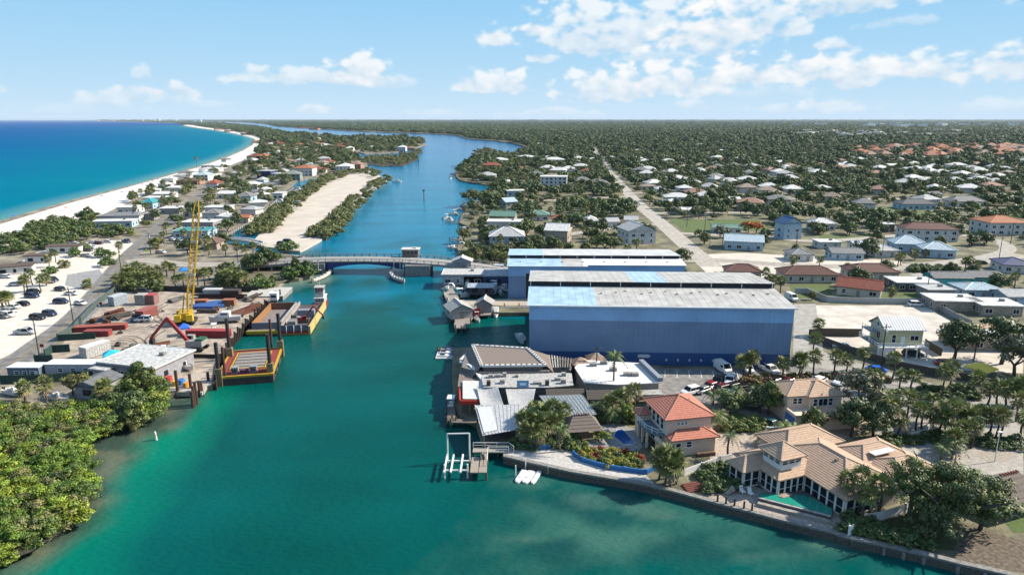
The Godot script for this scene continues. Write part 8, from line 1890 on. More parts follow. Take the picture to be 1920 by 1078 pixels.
func build_plants() -> void:
	# cabbage palms: x, z, height
	var sets := [
		["cabbage palm in the planted car park strip", [61.2, -144.7, 4.0, 64.9, -144.9, 4.5, 65.6, -145.2, 5.5, 69.2, -146.4, 5.0, 74.2, -146.8, 5.5, 76.7, -147.2, 4.0, 81.3, -148.5, 5.0, 73.4, -156.3, 6.5, 51.5, -142.8, 5.5, 53.2, -143.5, 6.0, 53.8, -143.2, 6.5, 82.7, -175.1, 4.0]],
		["cabbage palm in the grove right of the villa", [84.2, -141.5, 7.0, 76.0, -136.1, 4.5, 77.9, -136.1, 4.5, 82.4, -134.7, 5.0, 84.6, -134.0, 5.0, 89.7, -131.9, 7.5, 94.6, -137.6, 6.0, 98.9, -135.0, 4.0, 75.6, -120.3, 6.5, 68.9, -114.2, 7.5, 75.0, -115.8, 6.0, 77.0, -117.5, 5.5, 80.8, -120.9, 5.5, 70.7, -114.7, 4.5]],
		["cabbage palm in the clump beside the white wall", [78.4, -113.6, 5.5, 80.3, -114.7, 7.0, 82.9, -115.8, 6.0, 83.2, -113.6, 6.0, 86.5, -116.3, 5.5, 82.3, -113.6, 5.0, 78.6, -115.2, 5.0, 84.3, -119.2, 5.5, 81.7, -110.5, 5.0, 79.5, -110.0, 4.5, 76.8, -108.0, 4.0]],
		["cabbage palm behind the round court", [88.0, -113.6, 6.0, 89.8, -114.7, 5.0, 87.6, -114.7, 5.0, 97.2, -129.1, 4.0, 98.5, -127.8, 5.0, 101.0, -127.2, 5.0, 102.8, -127.8, 6.0, 104.4, -129.1, 6.0, 101.3, -129.1, 4.5, 97.7, -121.5, 5.0, 93.0, -113.6, 5.0]],
		["cabbage palm at the tan-roofed house's corner", [49.2, -89.8, 6.5, 50.8, -89.1, 7.5, 51.1, -87.4, 5.5, 53.6, -88.8, 6.5]],
		["cabbage palm between the dock and tiki hut", [2.0, -115.8, 4.0, 3.2, -114.2, 4.5, 4.9, -113.1, 4.5, 6.6, -113.6, 4.0, 8.1, -114.7, 4.0, 7.6, -118.0, 5.0, 4.1, -118.0, 5.0, 5.8, -116.3, 5.5, 9.6, -117.5, 4.5, 2.4, -111.5, 3.5, 4.3, -111.0, 3.5]],
		["cabbage palm behind the shaded pool", [24.3, -126.5, 5.0, 22.2, -124.0, 5.0, 20.5, -123.4, 5.0, 18.7, -122.1, 4.0]],
		["cabbage palm in the sea wall clump", [23.8, -99.5, 4.5, 25.2, -99.9, 5.5, 26.1, -99.1, 5.0, 24.3, -97.8, 4.0, 25.3, -97.4, 4.0, 26.3, -98.3, 4.5]],
		["cabbage palm between beach road and yard", [-134.7, -225.0, 4.5, -134.0, -227.8, 5.0, -131.2, -226.9, 5.5, -130.9, -229.8, 5.0, -128.5, -228.8, 5.5, -126.2, -227.8, 5.0, -124.3, -228.8, 5.0, -122.5, -229.8, 4.5, -139.8, -240.9, 5.0, -139.2, -245.2, 5.5, -133.9, -240.9, 5.0, -135.0, -234.7, 6.0, -129.8, -236.7, 5.0, -137.3, -234.7, 5.0, -128.0, -238.8, 4.5]],
		["cabbage palm along the bridge approach", [-128.6, -246.3, 5.0, -126.6, -247.4, 4.0, -116.5, -228.8, 4.0, -114.6, -229.8, 4.5, -110.8, -232.7, 5.0, -108.0, -231.7, 6.0, -110.1, -240.9, 4.0, -122.4, -284.4, 4.5, -117.7, -285.5, 5.0, -114.3, -285.5, 4.0, -111.7, -287.7, 5.0, -88.7, -232.4, 3.5, -154.7, -290.5, 4.0, -130.6, -286.6, 4.0]],
		["cabbage palm in the grove behind the yard", [-102.4, -232.4, 4.5, -99.7, -230.9, 5.0, -96.7, -229.4, 5.0, -94.6, -229.4, 4.5, -94.3, -232.4, 4.0, -105.1, -243.2, 5.5, -103.6, -244.8, 5.5, -98.8, -238.4, 5.0, -106.6, -241.6, 4.5]],
		["cabbage palm in the sandy beach lot", [-164.2, -221.4, 5.5, -164.7, -223.1, 5.0, -160.8, -224.8, 4.5, -169.5, -233.2, 5.5, -164.4, -232.6, 3.5, -156.9, -202.2, 4.5, -156.8, -203.2, 4.5, -157.8, -202.2, 4.5, -157.2, -205.1, 4.0, -183.7, -263.2, 4.0, -187.4, -272.9, 4.5, -177.4, -261.7, 2.0, -175.9, -262.4, 2.0, -172.7, -293.6, 4.0, -147.7, -229.0, 1.5]],
		["cabbage palm rising from the mangroves by the yard", [-95.2, -129.2, 5.5, -82.9, -129.2, 5.0, -82.9, -127.8, 5.5, -101.0, -131.2, 3.5]],
		["cabbage palm by the bridge's mainland foot", [-16.9, -266.6, 4.5, -14.1, -274.5, 6.0, -6.7, -265.3, 5.5, -4.6, -264.0, 5.0, -2.4, -262.8, 5.0, -8.0, -271.8, 5.5]],
		["cabbage palm along the mainland avenue", [110.8, -261.5, 4.0, 121.3, -261.5, 4.0, 126.7, -250.8, 3.5, 130.0, -247.4, 3.0, 153.4, -264.0, 4.5, 156.2, -266.5, 4.5, 167.7, -277.2, 3.5, 175.4, -282.8, 3.0, 90.3, -221.3, 5.0, 88.3, -225.0, 5.0, 173.4, -254.2, 5.5, 175.2, -254.2, 5.5, 114.1, -240.9, 3.5, 122.2, -210.9, 4.0]]]
	for s in sets:
		var a := []
		for k in range(0, s[1].size(), 3): a.push_back([s[1][k], s[1][k + 1], s[1][k + 2]])
		a.sort_custom(func(p, q): return p[0] / -p[1] < q[0] / -q[1])
		for k in a.size(): sabal(a[k][0], a[k][1], a[k][2], s[0] + ", " + nth(k, a.size()), s[0].replace("cabbage palm", "cabbage palms"))
	feather(21.3, -133.3, 9.5, "tall coconut palm with drooping crown in front of the white annex", "", 1.1)
	feather(8.6, -109.3, 4.5, "small yellowish coconut palm on the blue garden wall", "", 0.8)
	feather(37.4, -106.7, 4.5, "slim date palm on the paved drive between the two tile-roofed houses", "", 0.8)
	feather(38.5, -117.3, 3.5, "short feather palm right of the orange-roofed house", "", 0.9)
	feather(-369.4, -805.1, 14.0, "very tall lone palm above the beach houses", "", 1.5)
	for q in [[41.2, -129.5, 2.5], [42.9, -130.0, 3.0], [44.1, -128.9, 3.0], [46.2, -130.0, 3.5], [46.9, -128.9, 2.5], [49.7, -129.5, 3.5], [50.6, -128.4, 3.0], [52.1, -128.4, 3.0], [53.6, -128.9, 2.5], [43.0, -127.4, 2.0], [47.7, -127.4, 2.0], [45.1, -127.4, 2.0]]: feather(q[0], q[1], q[2], "dark feather palm in the hedge between the orange-roofed house and the car park", "hedge palms by the car park", 0.75)
	for q in [[17.9, -124.0, 2.5], [19.1, -120.9, 2.5], [16.3, -123.4, 2.5], [20.3, -120.4, 2.0], [45.0, -112.1, 2.0], [46.4, -111.7, 2.0], [49.5, -113.8, 3.0], [50.9, -113.0, 3.0], [75.9, -106.6, 3.0], [73.8, -106.1, 2.5], [78.4, -131.9, 2.0], [82.1, -130.5, 2.5], [85.8, -131.2, 2.0], [81.2, -131.9, 2.0], [10.9, -113.1, 1.5]]: feather(q[0], q[1], q[2], "low arching feather palm in the villa gardens", "low garden palms", 0.8)
	# broadleaf trees by hand
	var big := plant_base("live_oak", "huge spreading live oak over the lawn at the lower right", "tree", P(62.6, -86.4, LAND), "")
	part(big, "trunk", limbs("oaktrunk", 8.0, 0.6, 9.0, 77, 7), bark); part(big, "crown", crown("bigoak", 6.8, 3.8, 5.6, 110, 170, 0.17, Color(0.10, 0.135, 0.038), 555, 0.22, 0.55), leaf_mat)
	var ok2 := plant_base("live_oak", "smaller live oak overhanging the tan roof at lower right", "tree", P(58.6, -89.1, LAND), ""); part(ok2, "trunk", limbs("oaktrunk2", 6.5, 0.4, 5.0, 78, 5), bark); part(ok2, "crown", crown("bigoak2", 4.8, 3.2, 5.6, 60, 130, 0.17, Color(0.10, 0.14, 0.036), 556, 0.26, 0.5), leaf_mat)
	var ok3 := plant_base("live_oak", "low drooping oak limb mass between the big oak and the sea wall", "tree", P(58.6, -83.9, LAND), ""); part(ok3, "trunk", limbs("oaktrunk3", 3.6, 0.3, 3.5, 79, 4), bark); part(ok3, "crown", crown("bigoak3", 4.0, 2.2, 2.6, 45, 120, 0.17, Color(0.105, 0.13, 0.045), 557, 0.28, 0.6), leaf_mat)
	for a in [["oak", 66.8, -85.8, 1.0, "rounded oak right of the big oak by the tiki hut"], ["grey", 67.4, -121.5, 1.25, "greyish feathery tree behind the tan-roofed villa"], ["ficus", 62.6, -115.2, 0.95, "dense dark tree in front of the tan-roofed villa, left of two"], ["ficus", 66.5, -114.7, 0.9, "dense dark tree in front of the tan-roofed villa, right of two"], ["mahogany", 55.4, -115.2, 0.7, "round tree at the villa's garage corner"], ["ficus", 108.3, -157.1, 1.25, "dark round tree right of the yellow house, left of two"], ["ficus", 117.2, -153.4, 1.45, "dark round tree right of the yellow house, right of two"], ["grey", 114.7, -145.5, 1.3, "greyish tree at the right edge above the fence"], ["bright", 22.2, -120.9, 0.6, "bright shrubby tree beside the house terrace"], ["ficus", 49.5, -125.3, 0.75, "dark hedge tree behind the small lawn"], ["ficus", 43.3, -124.3, 0.6, "dark hedge tree left of the small lawn"], ["mahogany", 50.8, -124.3, 0.8, "dark hedge tree by the villa's garage"], ["ficus", -100.4, -254.1, 0.95, "dark tree beside the bridge approach, left"], ["ficus", -96.7, -252.4, 1.05, "dark tree beside the bridge approach, middle"], ["ficus", -96.1, -259.5, 1.1, "dark tree beside the bridge approach, right"], ["mahogany", -95.0, -264.2, 0.95, "tree at the start of the bridge"], ["ficus", -140.1, -288.3, 1.0, "dark tree behind the crane boom"], ["oak", -27.4, -465.9, 1.6, "dark waterfront oak on the right bank"], ["oak", -19.6, -454.2, 1.4, "dark oak beside the waterfront oak"], ["flame", 122.0, -346.9, 1.0, "orange-flowering flame tree by the ball field, left"], ["flame", 125.4, -344.8, 0.9, "orange-flowering flame tree by the ball field, right"], ["bright", 16.3, -113.1, 0.4, "small bright bush under the terrace"], ["olive", -90.8, -134.0, 0.7, "olive bush tree behind the grey shed"], ["olive", -93.5, -134.7, 0.6, "olive bush tree left of the grey shed"], ["mahogany", -78.3, -134.0, 0.95, "tall tree growing over the workshop roof"], ["ficus", -77.7, -250.6, 0.7, "dense bush tree on the point beside the bridge pier"], ["ficus", -82.1, -252.4, 0.7, "bush tree on the point nearer the yard"], ["olive", -85.7, -230.5, 0.5, "low bush at the yard's waterside corner"]]: tree(a[0], a[1], a[2], a[3], a[4])
	var r := RandomNumberGenerator.new()
	r.seed = 909
	# mangroves in the lower left
	var mang := poly([-108.3, -125.3, -100.0, -127.1, -91.9, -125.3, -86.8, -126.6, -86.5, -133.3, -86.9, -143.3, -80.9, -143.3, -74.6, -134.8, -70.7, -126.1, -70.3, -120.0, -74.4, -116.5, -77.2, -112.3, -73.0, -107.5, -70.3, -101.3, -65.8, -94.0, -63.7, -89.2, -63.6, -84.4, -64.9, -80.5, -70.7, -76.9])
	var tones := [Color(0.19, 0.275, 0.022), Color(0.14, 0.225, 0.024), Color(0.23, 0.30, 0.024), Color(0.105, 0.165, 0.028), Color(0.19, 0.20, 0.07), Color(0.12, 0.205, 0.02)]
	for p in in_poly_points(mang, 205, 1.75, r):
		var k := r.randi() % 6
		if not is_free(p.x, p.y, 0.2): continue
		var mw: String = "in the thicket at the frame's left edge" if p.x / -p.y < -0.68 else ("in the thicket along the lower left water's edge" if p.y > -128 else "in the thicket below the yard fence")
		var key := "mang%d%d" % [k, r.randi() % 2]
		var me := crown(key, 2.2, 1.7, 1.7, 26, 80, 0.15, tones[k], 700 + key.hash() % 90, 0.36, 0.9)
		var t := plant_base("mangrove_bush", ["bright green", "mid green", "yellow-green", "dark green", "greyish twiggy", "deep green"][k] + " mangrove bush " + mw, "bush", V(p.x, 0.7, p.y), "mangrove bushes " + mw); part(t, "crown", me, leaf_mat); part(t, "stem", limbs("mangstem", 2.2, 0.12, 1.6, 5, 5), bark)
		var ms := r.randf_range(0.85, 1.3)
		t.scale = V(ms, ms * 0.8, ms)
	lay("mangrove_mud", [-108.3, -125.3, -100.0, -127.1, -91.9, -125.3, -86.8, -126.6, -86.0, -132.5, -84.7, -139.2, -78.8, -139.2, -73.8, -130.6, -72.9, -123.1, -76.8, -119.5, -79.3, -112.9, -74.4, -108.6, -71.8, -102.1, -66.2, -91.7, -64.2, -85.0, -65.1, -80.8, -69.7, -75.7], 1.206, mt(0.12, 0.10, 0.07, 0.95, 5.0, 0.4))
	var sw := poly([-76.7, -119.3, -85.4, -133.3, -86.3, -143.3, -80.1, -142.3, -74.1, -133.3, -71.3, -124.6, -72.8, -120.4])
	for p in in_poly_points(sw, 13, 3.4, r):
		if is_free(p.x, p.y, 0.0): tree(["mahogany", "bright", "bright", "ficus"][r.randi() % 4], p.x, p.y, r.randf_range(0.65, 0.9), "leafy tree in the taller mangrove edge below the workshop", "taller trees below the workshop", true, LAND - 1.6)
	# dune trees along the beach
	var dune := poly([-227.9, -294.3, -245.2, -317.6, -247.9, -338.6, -261.5, -379.4, -248.9, -384.5, -255.3, -406.3, -244.8, -400.6, -226.3, -371.9, -206.9, -355.6, -192.7, -332.6, -200.5, -321.3, -209.2, -325.0, -206.5, -310.6, -208.1, -299.0, -212.4, -288.2])
	for p in in_poly_points(dune, 110, 3.2, r):
		if not is_free(p.x, p.y, 0.0): continue
		tree(["mahogany", "ficus", "oak", "mahogany"][r.randi() % 4], p.x, p.y, r.randf_range(0.55, 0.85), "sea grape tree in the dune thicket behind the beach", "dune thicket trees", false, LAND - 1.3)
	for q in [[-175.4, -251.3, 2.6], [-174.3, -252.0, 2.2], [-186.6, -284.3, 3.0], [-175.1, -283.4, 3.0], [-171.9, -283.4, 3.2], [-161.8, -264.8, 3.2], [-161.7, -268.0, 2.2], [-191.4, -298.5, 3.2], [-86.8, -239.2, 2.0], [-82.3, -243.2, 4.0], [-79.6, -246.5, 3.6], [-76.4, -248.1, 3.0], [-101.7, -298.1, 4.0], [-98.1, -298.1, 3.5], [-88.6, -227.3, 3.0], [-85.1, -228.0, 3.0]]: shrub("round_bush", q[0], q[1], q[2], Color(0.10, 0.165, 0.035), "round green bush on the sandy island ground", "bushes on the island sand")
	for q in [[poly([-134.6, -223.2, -141.0, -243.1, -134.1, -243.1, -121.6, -230.7, -119.6, -224.1, -128.2, -223.2]), 30, "green understorey bush beneath the palms by the beach road"], [poly([-103.2, -230.9, -107.2, -246.5, -102.0, -246.5, -93.6, -232.4, -95.8, -227.3]), 20, "green understorey bush beneath the palms behind the yard"]]:
		for p in in_poly_points(q[0], q[1], 1.6, r): shrub("understorey_bush", p.x, p.y, r.randf_range(1.6, 2.6), Color(0.115, 0.145, 0.04), q[2], q[2].replace("bush", "bushes"), LAND, 1.1)
	# gardens
	var gar := poly([10.7, -110.5, 12.0, -111.0, 17.3, -108.5, 21.4, -107.8, 22.2, -104.3, 19.9, -102.7, 15.4, -104.0, 12.2, -106.6])
	for p in in_poly_points(gar, 46, 0.9, r):
		var k := r.randi() % 5
		shrub("garden_shrub", p.x, p.y, r.randf_range(0.7, 1.25), [Color(0.10, 0.15, 0.025), Color(0.30, 0.27, 0.02), Color(0.06, 0.10, 0.03), Color(0.30, 0.06, 0.03), Color(0.16, 0.19, 0.03)][k], ["green", "yellow-leaved", "dark green", "red-leaved", "lime green"][k] + " shrub in the tropical garden above the blue wall", ["green", "yellow", "dark green", "red", "lime"][k] + " garden shrubs")
	for q in [[poly([29.2, -100.4, 33.6, -103.4, 37.3, -105.3, 36.5, -98.7, 33.2, -96.2, 32.0, -97.8, 30.3, -99.5]), 26, "dark green shrub in the bed left of the tan-roofed house"], [poly([39.8, -119.5, 41.8, -120.9, 44.5, -120.5, 47.6, -122.4, 48.3, -119.5, 45.7, -116.8, 39.8, -117.0]), 26, "leafy shrub round the small lawn"], [poly([50.2, -141.0, 55.8, -144.1, 62.5, -144.1, 76.4, -145.4, 84.4, -144.1, 84.3, -141.4, 75.8, -144.1, 61.8, -142.3, 52.0, -138.8]), 60, "reddish-brown shrub in the car park's planted strip"], [poly([49.5, -89.1, 51.6, -87.1, 54.3, -84.8, 58.2, -82.0, 55.7, -80.8, 50.0, -83.9, 47.2, -85.1]), 40, "dark shrub under the oak along the sea wall"], [poly([84.4, -137.6, 99.9, -139.1, 97.9, -131.9, 91.4, -132.6, 84.0, -131.9, 78.8, -132.6]), 44, "dark shrub in the palm grove bed"], [poly([66.7, -113.6, 73.0, -115.2, 79.2, -115.8, 86.4, -114.7, 93.0, -113.6, 90.0, -109.5, 83.0, -111.0, 75.0, -112.1, 67.0, -110.5]), 50, "green shrub beneath the palm clump"], [poly([155.8, -260.2, 172.3, -261.5, 167.8, -254.2, 152.4, -254.2]), 40, "clipped hedge shrub along the avenue"], [poly([30.4, -95.8, 33.3, -97.8, 36.0, -97.0, 32.5, -95.1]), 10, "small garden shrub by the red steps"], [poly([-21.5, -277.3, -12.4, -285.8, -2.0, -277.3, -1.9, -264.0, -19.3, -269.2]), 16, "green shrub by the bridge foot"], [poly([-1.4, -111.0, 1.5, -114.7, 8.2, -112.1, 10.5, -110.5, 7.6, -110.3, 1.4, -109.8]), 22, "dark shrub behind the sand walk"], [poly([16.4, -124.0, 24.3, -124.0, 24.2, -120.9, 17.0, -120.9]), 24, "dark shrub behind the shaded pool"]]:
		for p in in_poly_points(q[0], q[1], 0.9, r):
			var c: Color = Color(0.085, 0.13, 0.035)
			if "reddish" in q[2]: c = [Color(0.16, 0.10, 0.06), Color(0.13, 0.13, 0.04), Color(0.19, 0.08, 0.05), Color(0.24, 0.2, 0.03)][r.randi() % 4]
			elif "leafy" in q[2]: c = Color(0.12, 0.16, 0.03)
			shrub("garden_shrub", p.x, p.y, r.randf_range(0.8, 1.4) * (1.5 if p.y < -180 else 1.0), c, q[2], q[2].replace("shrub", "shrubs"))
	for q in [[32.9, -97.8, 0.9], [39.6, -118.2, 0.8]]: shrub("round_topiary", q[0], q[1], q[2] * 1.3, Color(0.13, 0.2, 0.03), "ball-shaped bright green shrub by the red steps" if q[2] > 0.85 else "ball-shaped bright green shrub by the small lawn")

# ---------------------------------------------------------------- woods and far town
func inside(p: Vector2, a: PackedVector2Array) -> bool:      # asked three times: a single ray may graze a corner
	for o in [Vector2.ZERO, Vector2(1.37, 2.91), Vector2(-2.3, 0.77)]:
		if not Geometry2D.is_point_in_polygon(p + o, a): return false
	return true

func build_forest() -> void:
	var r := RandomNumberGenerator.new()
	r.seed = 4242
	var beach := PackedVector2Array(beach_line)
	for k in beach_back.size(): beach.push_back(beach_back[beach_back.size() - 1 - k])
	var tiny := []; var tinyc := []
	# far houses first, so that the trees leave them room
	var unit := mb(); unit.box(V(0, 0.5, 0), V(1, 1, 1)); var cube := unit.mesh()
	unit = mb(); roof_faces(unit, "hip", 1.0, 0.8, 0.0, 1.0, 0.06, 0.0); var hip := unit.mesh()
	unit = mb(); unit.box(V(0, 0.5, 0), V(1.04, 1, 0.84)); var flat := unit.mesh()
	for z in [
		[poly([644.6, -1287.4, 816.9, -1434.8, 1135.1, -1521.7, 785.5, -1037.8, 585.1, -996.3, 521.0, -1037.8]), 64, 22, "orange-roofed house in the dense far estate at right", ["o", "pk", "o", "r", "pk", "tan"], 6.0, 4.6],
		[poly([1192.7, -2939, 2137, -3325, 1462.8, -2244, 1009.3, -1905.6, 929.3, -2244]), 40, 36, "large white building in the far town band at right", ["w", "w", "w", "lb", "tan"], 15.0, 0.0],
		[poly([2048, -6385, 6241, -8518, 3511, -4785, 1355.0, -4027]), 26, 60, "tiny pale building near the horizon at right", ["w", "lg", "w"], 26.0, 0.0],
		[poly([38.5, -996.3, 739.1, -996.3, 392.7, -511.9, 169.9, -398.8, 94.6, -550.6, 20.2, -647.9]), 165, 15, "small roof among the woods right of the straight street", ["w", "lg", "w", "tan", "g", "w", "pk"], 4.4, 2.8],
		[poly([30.8, -2007, 831.5, -2007, 527.4, -1067.5, 35.5, -1149.4]), 70, 24, "tiny roof in the far woods near the straight street", ["w", "tan", "w", "pk"], 4.5, 3.0],
		[poly([-1300.2, -4252, -195.0, -2546, 45.0, -2939, 106.4, -6967, -2926, -9584]), 44, 45, "tiny pale building on the far bay shore", ["w", "w", "pk", "o"], 8.0, 4.0],
		[poly([-400.3, -996.3, -417.9, -1357.2, -246.4, -996.3, -208.6, -746.2, -242.9, -710.4, -292.6, -710.4]), 34, 16, "roof among the trees in the middle of the island", ["w", "lg", "pk", "tan", "r"], 4.2, 2.6],
		[poly([-638.3, -1731.1, -615.9, -2007, -468.1, -1905.6, -313.4, -1357.2, -433.4, -1407.9, -416.7, -1149.4]), 30, 22, "small roof among the trees in the island's narrow part", ["w", "pk", "o", "w", "r"], 5.0, 3.0],
		[poly([-2103, -4785, -1509.0, -4027, -982.1, -2728, -826.0, -2244, -1170.2, -2939]), 26, 35, "tiny roof on the island's far curve", ["pk", "w", "o", "w"], 7.0, 4.0],
		[poly([-324.0, -620.6, -408.0, -996.3, -281.5, -710.4, -232.4, -511.9, -219.4, -422.2, -242.9, -435.0]), 30, 13, "low roof between the beach road and the beach", ["w", "lg", "w", "g"], 3.4, 1.6],
		[poly([-177.9, -435.0, -222.4, -620.6, -207.9, -620.6, -172.5, -478.2, -148.5, -368.0, -160.1, -368.0]), 16, 11, "low roof on the canal's west side", ["w", "lg", "w", "g"], 3.4, 1.6]]:
		for p in in_poly_points(z[0], z[1], z[2] * 1.3, r):
			if not is_free(p.x, p.y, z[2] * 0.5): continue
			if z[3].begins_with("tiny"):
				var sw: float = z[2] * r.randf_range(0.6, 1.2)
				tiny.push_back(Transform3D(Basis(Vector3.UP, r.randf_range(-0.5, 0.5)).scaled(V(sw, z[5], sw * 0.8)), V(p.x, LAND, p.y)))
				var tc: Color = RC[z[4][r.randi() % z[4].size()]]
				tinyc.push_back(tc); block(p.x, p.y, sw * 0.55); continue
			var t := thing("distant_house", z[3], "house", V(p.x, LAND, p.y), r.randf_range(0.6, 1.1) if z[6] == 0.0 else r.randf_range(-0.5, 0.5), z[3].replace("house", "houses").replace("roof ", "roofs ").replace("building", "buildings"))
			var w: float = z[2] * r.randf_range(0.7, 1.15)
			var a := part(t, "wall", cube, mt(0.72, 0.70, 0.66, 0.85, 9.0, 0.12)); a.scale = V(w, z[5], w * 0.8)
			var c: Color = RC[z[4][r.randi() % z[4].size()]]
			var b := part(t, "roof", hip if z[6] > 0 else flat, mt(c.r, c.g, c.b, 0.8, 9.0, 0.3)); b.position.y = z[5]; b.scale = V(w, z[6] if z[6] > 0 else 0.4, w)
			block(p.x, p.y, w * (0.55 if z[5] < 5.0 else 0.8))
	var tm := MultiMesh.new()
	tm.transform_format = MultiMesh.TRANSFORM_3D; tm.use_colors = true; tm.mesh = cube; tm.instance_count = tiny.size()
	for k in tiny.size(): tm.set_instance_transform(k, tiny[k]); tm.set_instance_color(k, tinyc[k])
	var to := MultiMeshInstance3D.new()
	to.multimesh = tm; to.material_override = mt(0.85, 0.85, 0.85, 0.85, 0); to.name = "distant_town"; add_child(to)
	stuff(to, "tiny pale and orange buildings scattered through the far woods and shores", "buildings")
	for k in 34:      # the far town on the gulf shore
		var p := Vector2(lerpf(-15500.0, -4200.0, k / 34.0) + r.randf_range(-150, 150), r.randf_range(-26000, -19000))
		p.x = p.y * lerpf(0.60, 0.33, k / 34.0) + r.randf_range(-200, 200)
		var b := mb(); b.box(V(0, 0.5, 0), V(1, 1, 1))
		var o := single("distant_tower", "tiny white building of the far town on the gulf horizon", "building", cube, mt(0.62, 0.60, 0.57, 0.85, 0), V(p.x, 0.5, p.y), 0.0, "far town on the gulf horizon")
		o.scale = V(r.randf_range(60, 160), r.randf_range(18, 75), 60)
	# trees: sample the land by distance bands
	var kinds := ["oak", "ficus", "mahogany", "oak", "olive", "mahogany", "grey", "ficus"]
	var spots := []
	var clump := FastNoiseLite.new()
	clump.seed = 8; clump.frequency = 0.012; clump.fractal_octaves = 3
	for b in [[210.0, 420.0, 78.0, 0.95], [420.0, 800.0, 72.0, 1.05], [800.0, 1500.0, 88.0, 1.3], [1500.0, 3000.0, 170.0, 2.0], [3000.0, 6500.0, 850.0, 4.2], [6500.0, 20000.0, 8000.0, 11.0], [20000.0, 46000.0, 90000.0, 34.0]]:
		var area: float = (b[1] * b[1] - b[0] * b[0]) * 0.82
		for k in int(area / b[2]):
			var z := -sqrt(lerpf(b[0] * b[0], b[1] * b[1], r.randf()))
			var x := z * r.randf_range(-0.82, 0.82)
			var p := Vector2(x, z)
			var main: bool = inside(p, mainland)
			if not main:
				if not inside(p, barrier) or Geometry2D.is_point_in_polygon(p, beach): continue
				if z > -300 and r.randf() < 0.85: continue
				if r.randf() < (0.5 if z > -900 else 0.25): continue
			elif z > -330 and x > 60 and r.randf() < 0.62: continue
			if z > -275 and x > -32 and x < 62: continue
			if not is_free(x, z, 1.6 * b[3]): continue
			var clear := true
			if z > -700:
				for c in clearings:
					if Geometry2D.is_point_in_polygon(p, c): clear = false; break
			if not clear: continue
			var cl := clump.get_noise_2d(x, z)
			spots.push_back([x, z, b[3] * r.randf_range(0.6, 1.05) * (1.0 + 0.75 * cl), main, cl])
	# edges of the sand spit and the islets
	for e in [[pts([-129.9, -343.7, -138.7, -391.9, -149.2, -455.2, -162.0, -537.8, -178.2, -644.6, -180.9, -705.0]), 11.0, 170], [pts([-95.6, -334.1, -95.8, -355.5, -100.6, -405.0, -109.0, -475.7, -117.7, -575.2, -121.5, -650.1]), 10.0, 150], [pts([-171.8, -633.7, -180.4, -725.4, -161.3, -769.8, -126.8, -673.5]), 14.0, 70]]:
		for k in e[2]:
			var s: float = r.randf() * (e[0].size() - 1)
			var p: Vector2 = e[0][int(s)].lerp(e[0][int(s) + 1], s - int(s)) + Vector2(r.randf_range(-1, 1), r.randf_range(-1, 1)) * e[1] * 0.6
			spots.push_back([p.x, p.y, r.randf_range(0.55, 0.85), 2])
	for e in [[mangrove_island, 150], [mangrove_point, 12], [east_isle, 50]]:
		for p in in_poly_points(e[0], e[1], 3.5, r): spots.push_back([p.x, p.y, r.randf_range(0.6, 0.9), 2])
	spots.sort_custom(func(a, b): return a[1] > b[1])
	var mm := {}
	var made := 0
	var pal := 0
	for s in spots:
		var near: bool = made < 165
		var wet: bool = s[3] is int and s[3] == 2
		var where: String = "growing on the sand spit in the channel" if wet else ((("in the woods between channel and straight street" if s[0] / -s[1] < 0.19 else "in the woods right of the straight street") if s[1] < -300 else "among the bungalows along the avenue") if s[3] else "between the island houses")
		if not wet and r.randf() < (0.13 if s[3] else 0.40) and s[2] < 2.0:
			if pal < 130 and s[1] > -480:
				sabal(s[0], s[1], 4.0 + s[2] * 2.5, "cabbage palm " + where, "cabbage palms " + where); pal += 1; continue
			var key := "fan%d" % (r.randi() % 3)
			if not mm.has(key): mm[key] = []
			mm[key].push_back(Transform3D(Basis(Vector3.UP, r.randf() * TAU).scaled(Vector3.ONE * r.randf_range(0.9, 1.25)), V(s[0], LAND + 4.2 + r.randf() * 2.5, s[1])))
			continue
		var kind: String = "olive" if wet else kinds[r.randi() % kinds.size()]
		if not wet and s.size() > 4:      # groves of dark big trees, lighter scrub between
			if s[4] > 0.12: kind = ["oak", "ficus", "ficus"][r.randi() % 3]
			elif s[4] < -0.25: kind = ["mahogany", "olive", "bright", "grey"][r.randi() % 4]
		if not wet and not s[3] and r.randf() < 0.3: kind = "olive"
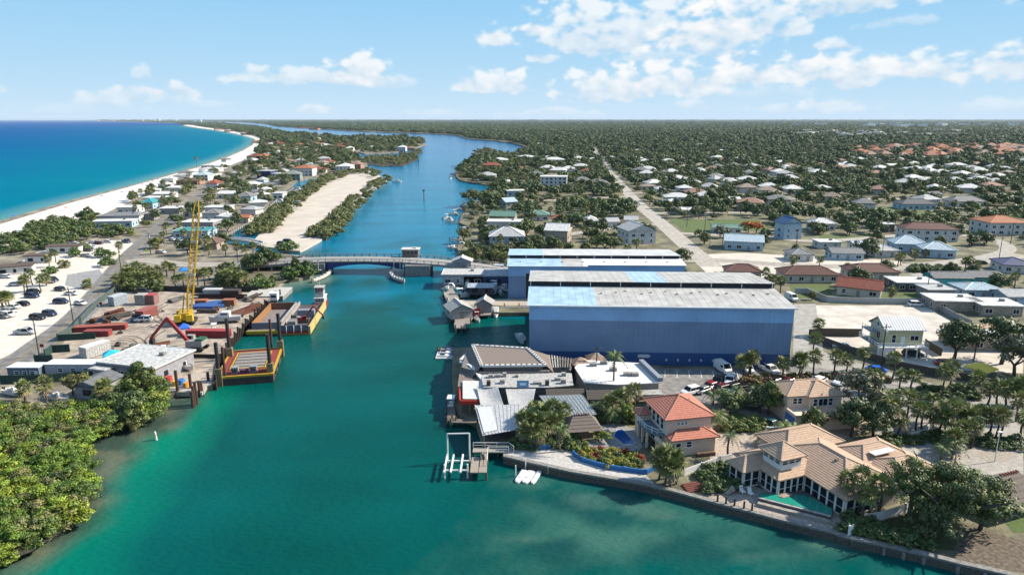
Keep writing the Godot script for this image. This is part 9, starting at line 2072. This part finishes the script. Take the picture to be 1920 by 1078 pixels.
		if near:
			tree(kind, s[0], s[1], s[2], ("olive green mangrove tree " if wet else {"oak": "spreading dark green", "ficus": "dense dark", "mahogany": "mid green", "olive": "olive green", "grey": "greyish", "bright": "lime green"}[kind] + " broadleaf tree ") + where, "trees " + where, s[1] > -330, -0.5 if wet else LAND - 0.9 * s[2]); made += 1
		else:
			var key := "%s %d" % [kind, r.randi() % 3]
			if not mm.has(key): mm[key] = []
			var sy: float = s[2] if s[2] < 2.5 else 1.6 + s[2] * 0.12
			mm[key].push_back(Transform3D(Basis(Vector3.UP, r.randf() * TAU).scaled(V(s[2], sy * r.randf_range(0.8, 1.15), s[2])), V(s[0], LAND - 0.8 * sy, s[1])))
	for key in mm:
		var m := MultiMesh.new()
		m.transform_format = MultiMesh.TRANSFORM_3D
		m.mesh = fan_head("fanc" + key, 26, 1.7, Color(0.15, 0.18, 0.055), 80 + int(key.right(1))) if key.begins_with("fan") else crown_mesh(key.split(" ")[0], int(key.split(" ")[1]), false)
		m.instance_count = mm[key].size()
		for k in mm[key].size(): m.set_instance_transform(k, mm[key][k])
		var o := MultiMeshInstance3D.new()
		o.multimesh = m; o.material_override = leaf_mat; o.name = numbered("distant_palms" if key.begins_with("fan") else "distant_woods")
		add_child(o)
		stuff(o, "far palm heads rising from the woods" if key.begins_with("fan") else "far woods of mixed broadleaf trees reaching to the horizon", "palms" if key.begins_with("fan") else "woods")
func build_more() -> void:
	leaf_mat = StandardMaterial3D.new()
	leaf_mat.vertex_color_use_as_albedo = true
	leaf_mat.albedo_color = Color(TONE, TONE, TONE).linear_to_srgb()
	leaf_mat.roughness = 0.6
	leaf_mat.backlight_enabled = true
	leaf_mat.backlight = Color(0.35, 0.4, 0.12)
	leaf_mat.cull_mode = BaseMaterial3D.CULL_DISABLED
	bark = mt(0.16, 0.13, 0.105, 0.95, 1.2, 0.4)
	trim = mt(0.76, 0.75, 0.73, 0.6, 0)
	glass = mt(0.018, 0.024, 0.032, 0.2, 0)
	glass.metallic_specular = 0.25
	build_hero()
	build_restaurant()
	build_yard()
	build_town()
	build_plants()
	build_forest()
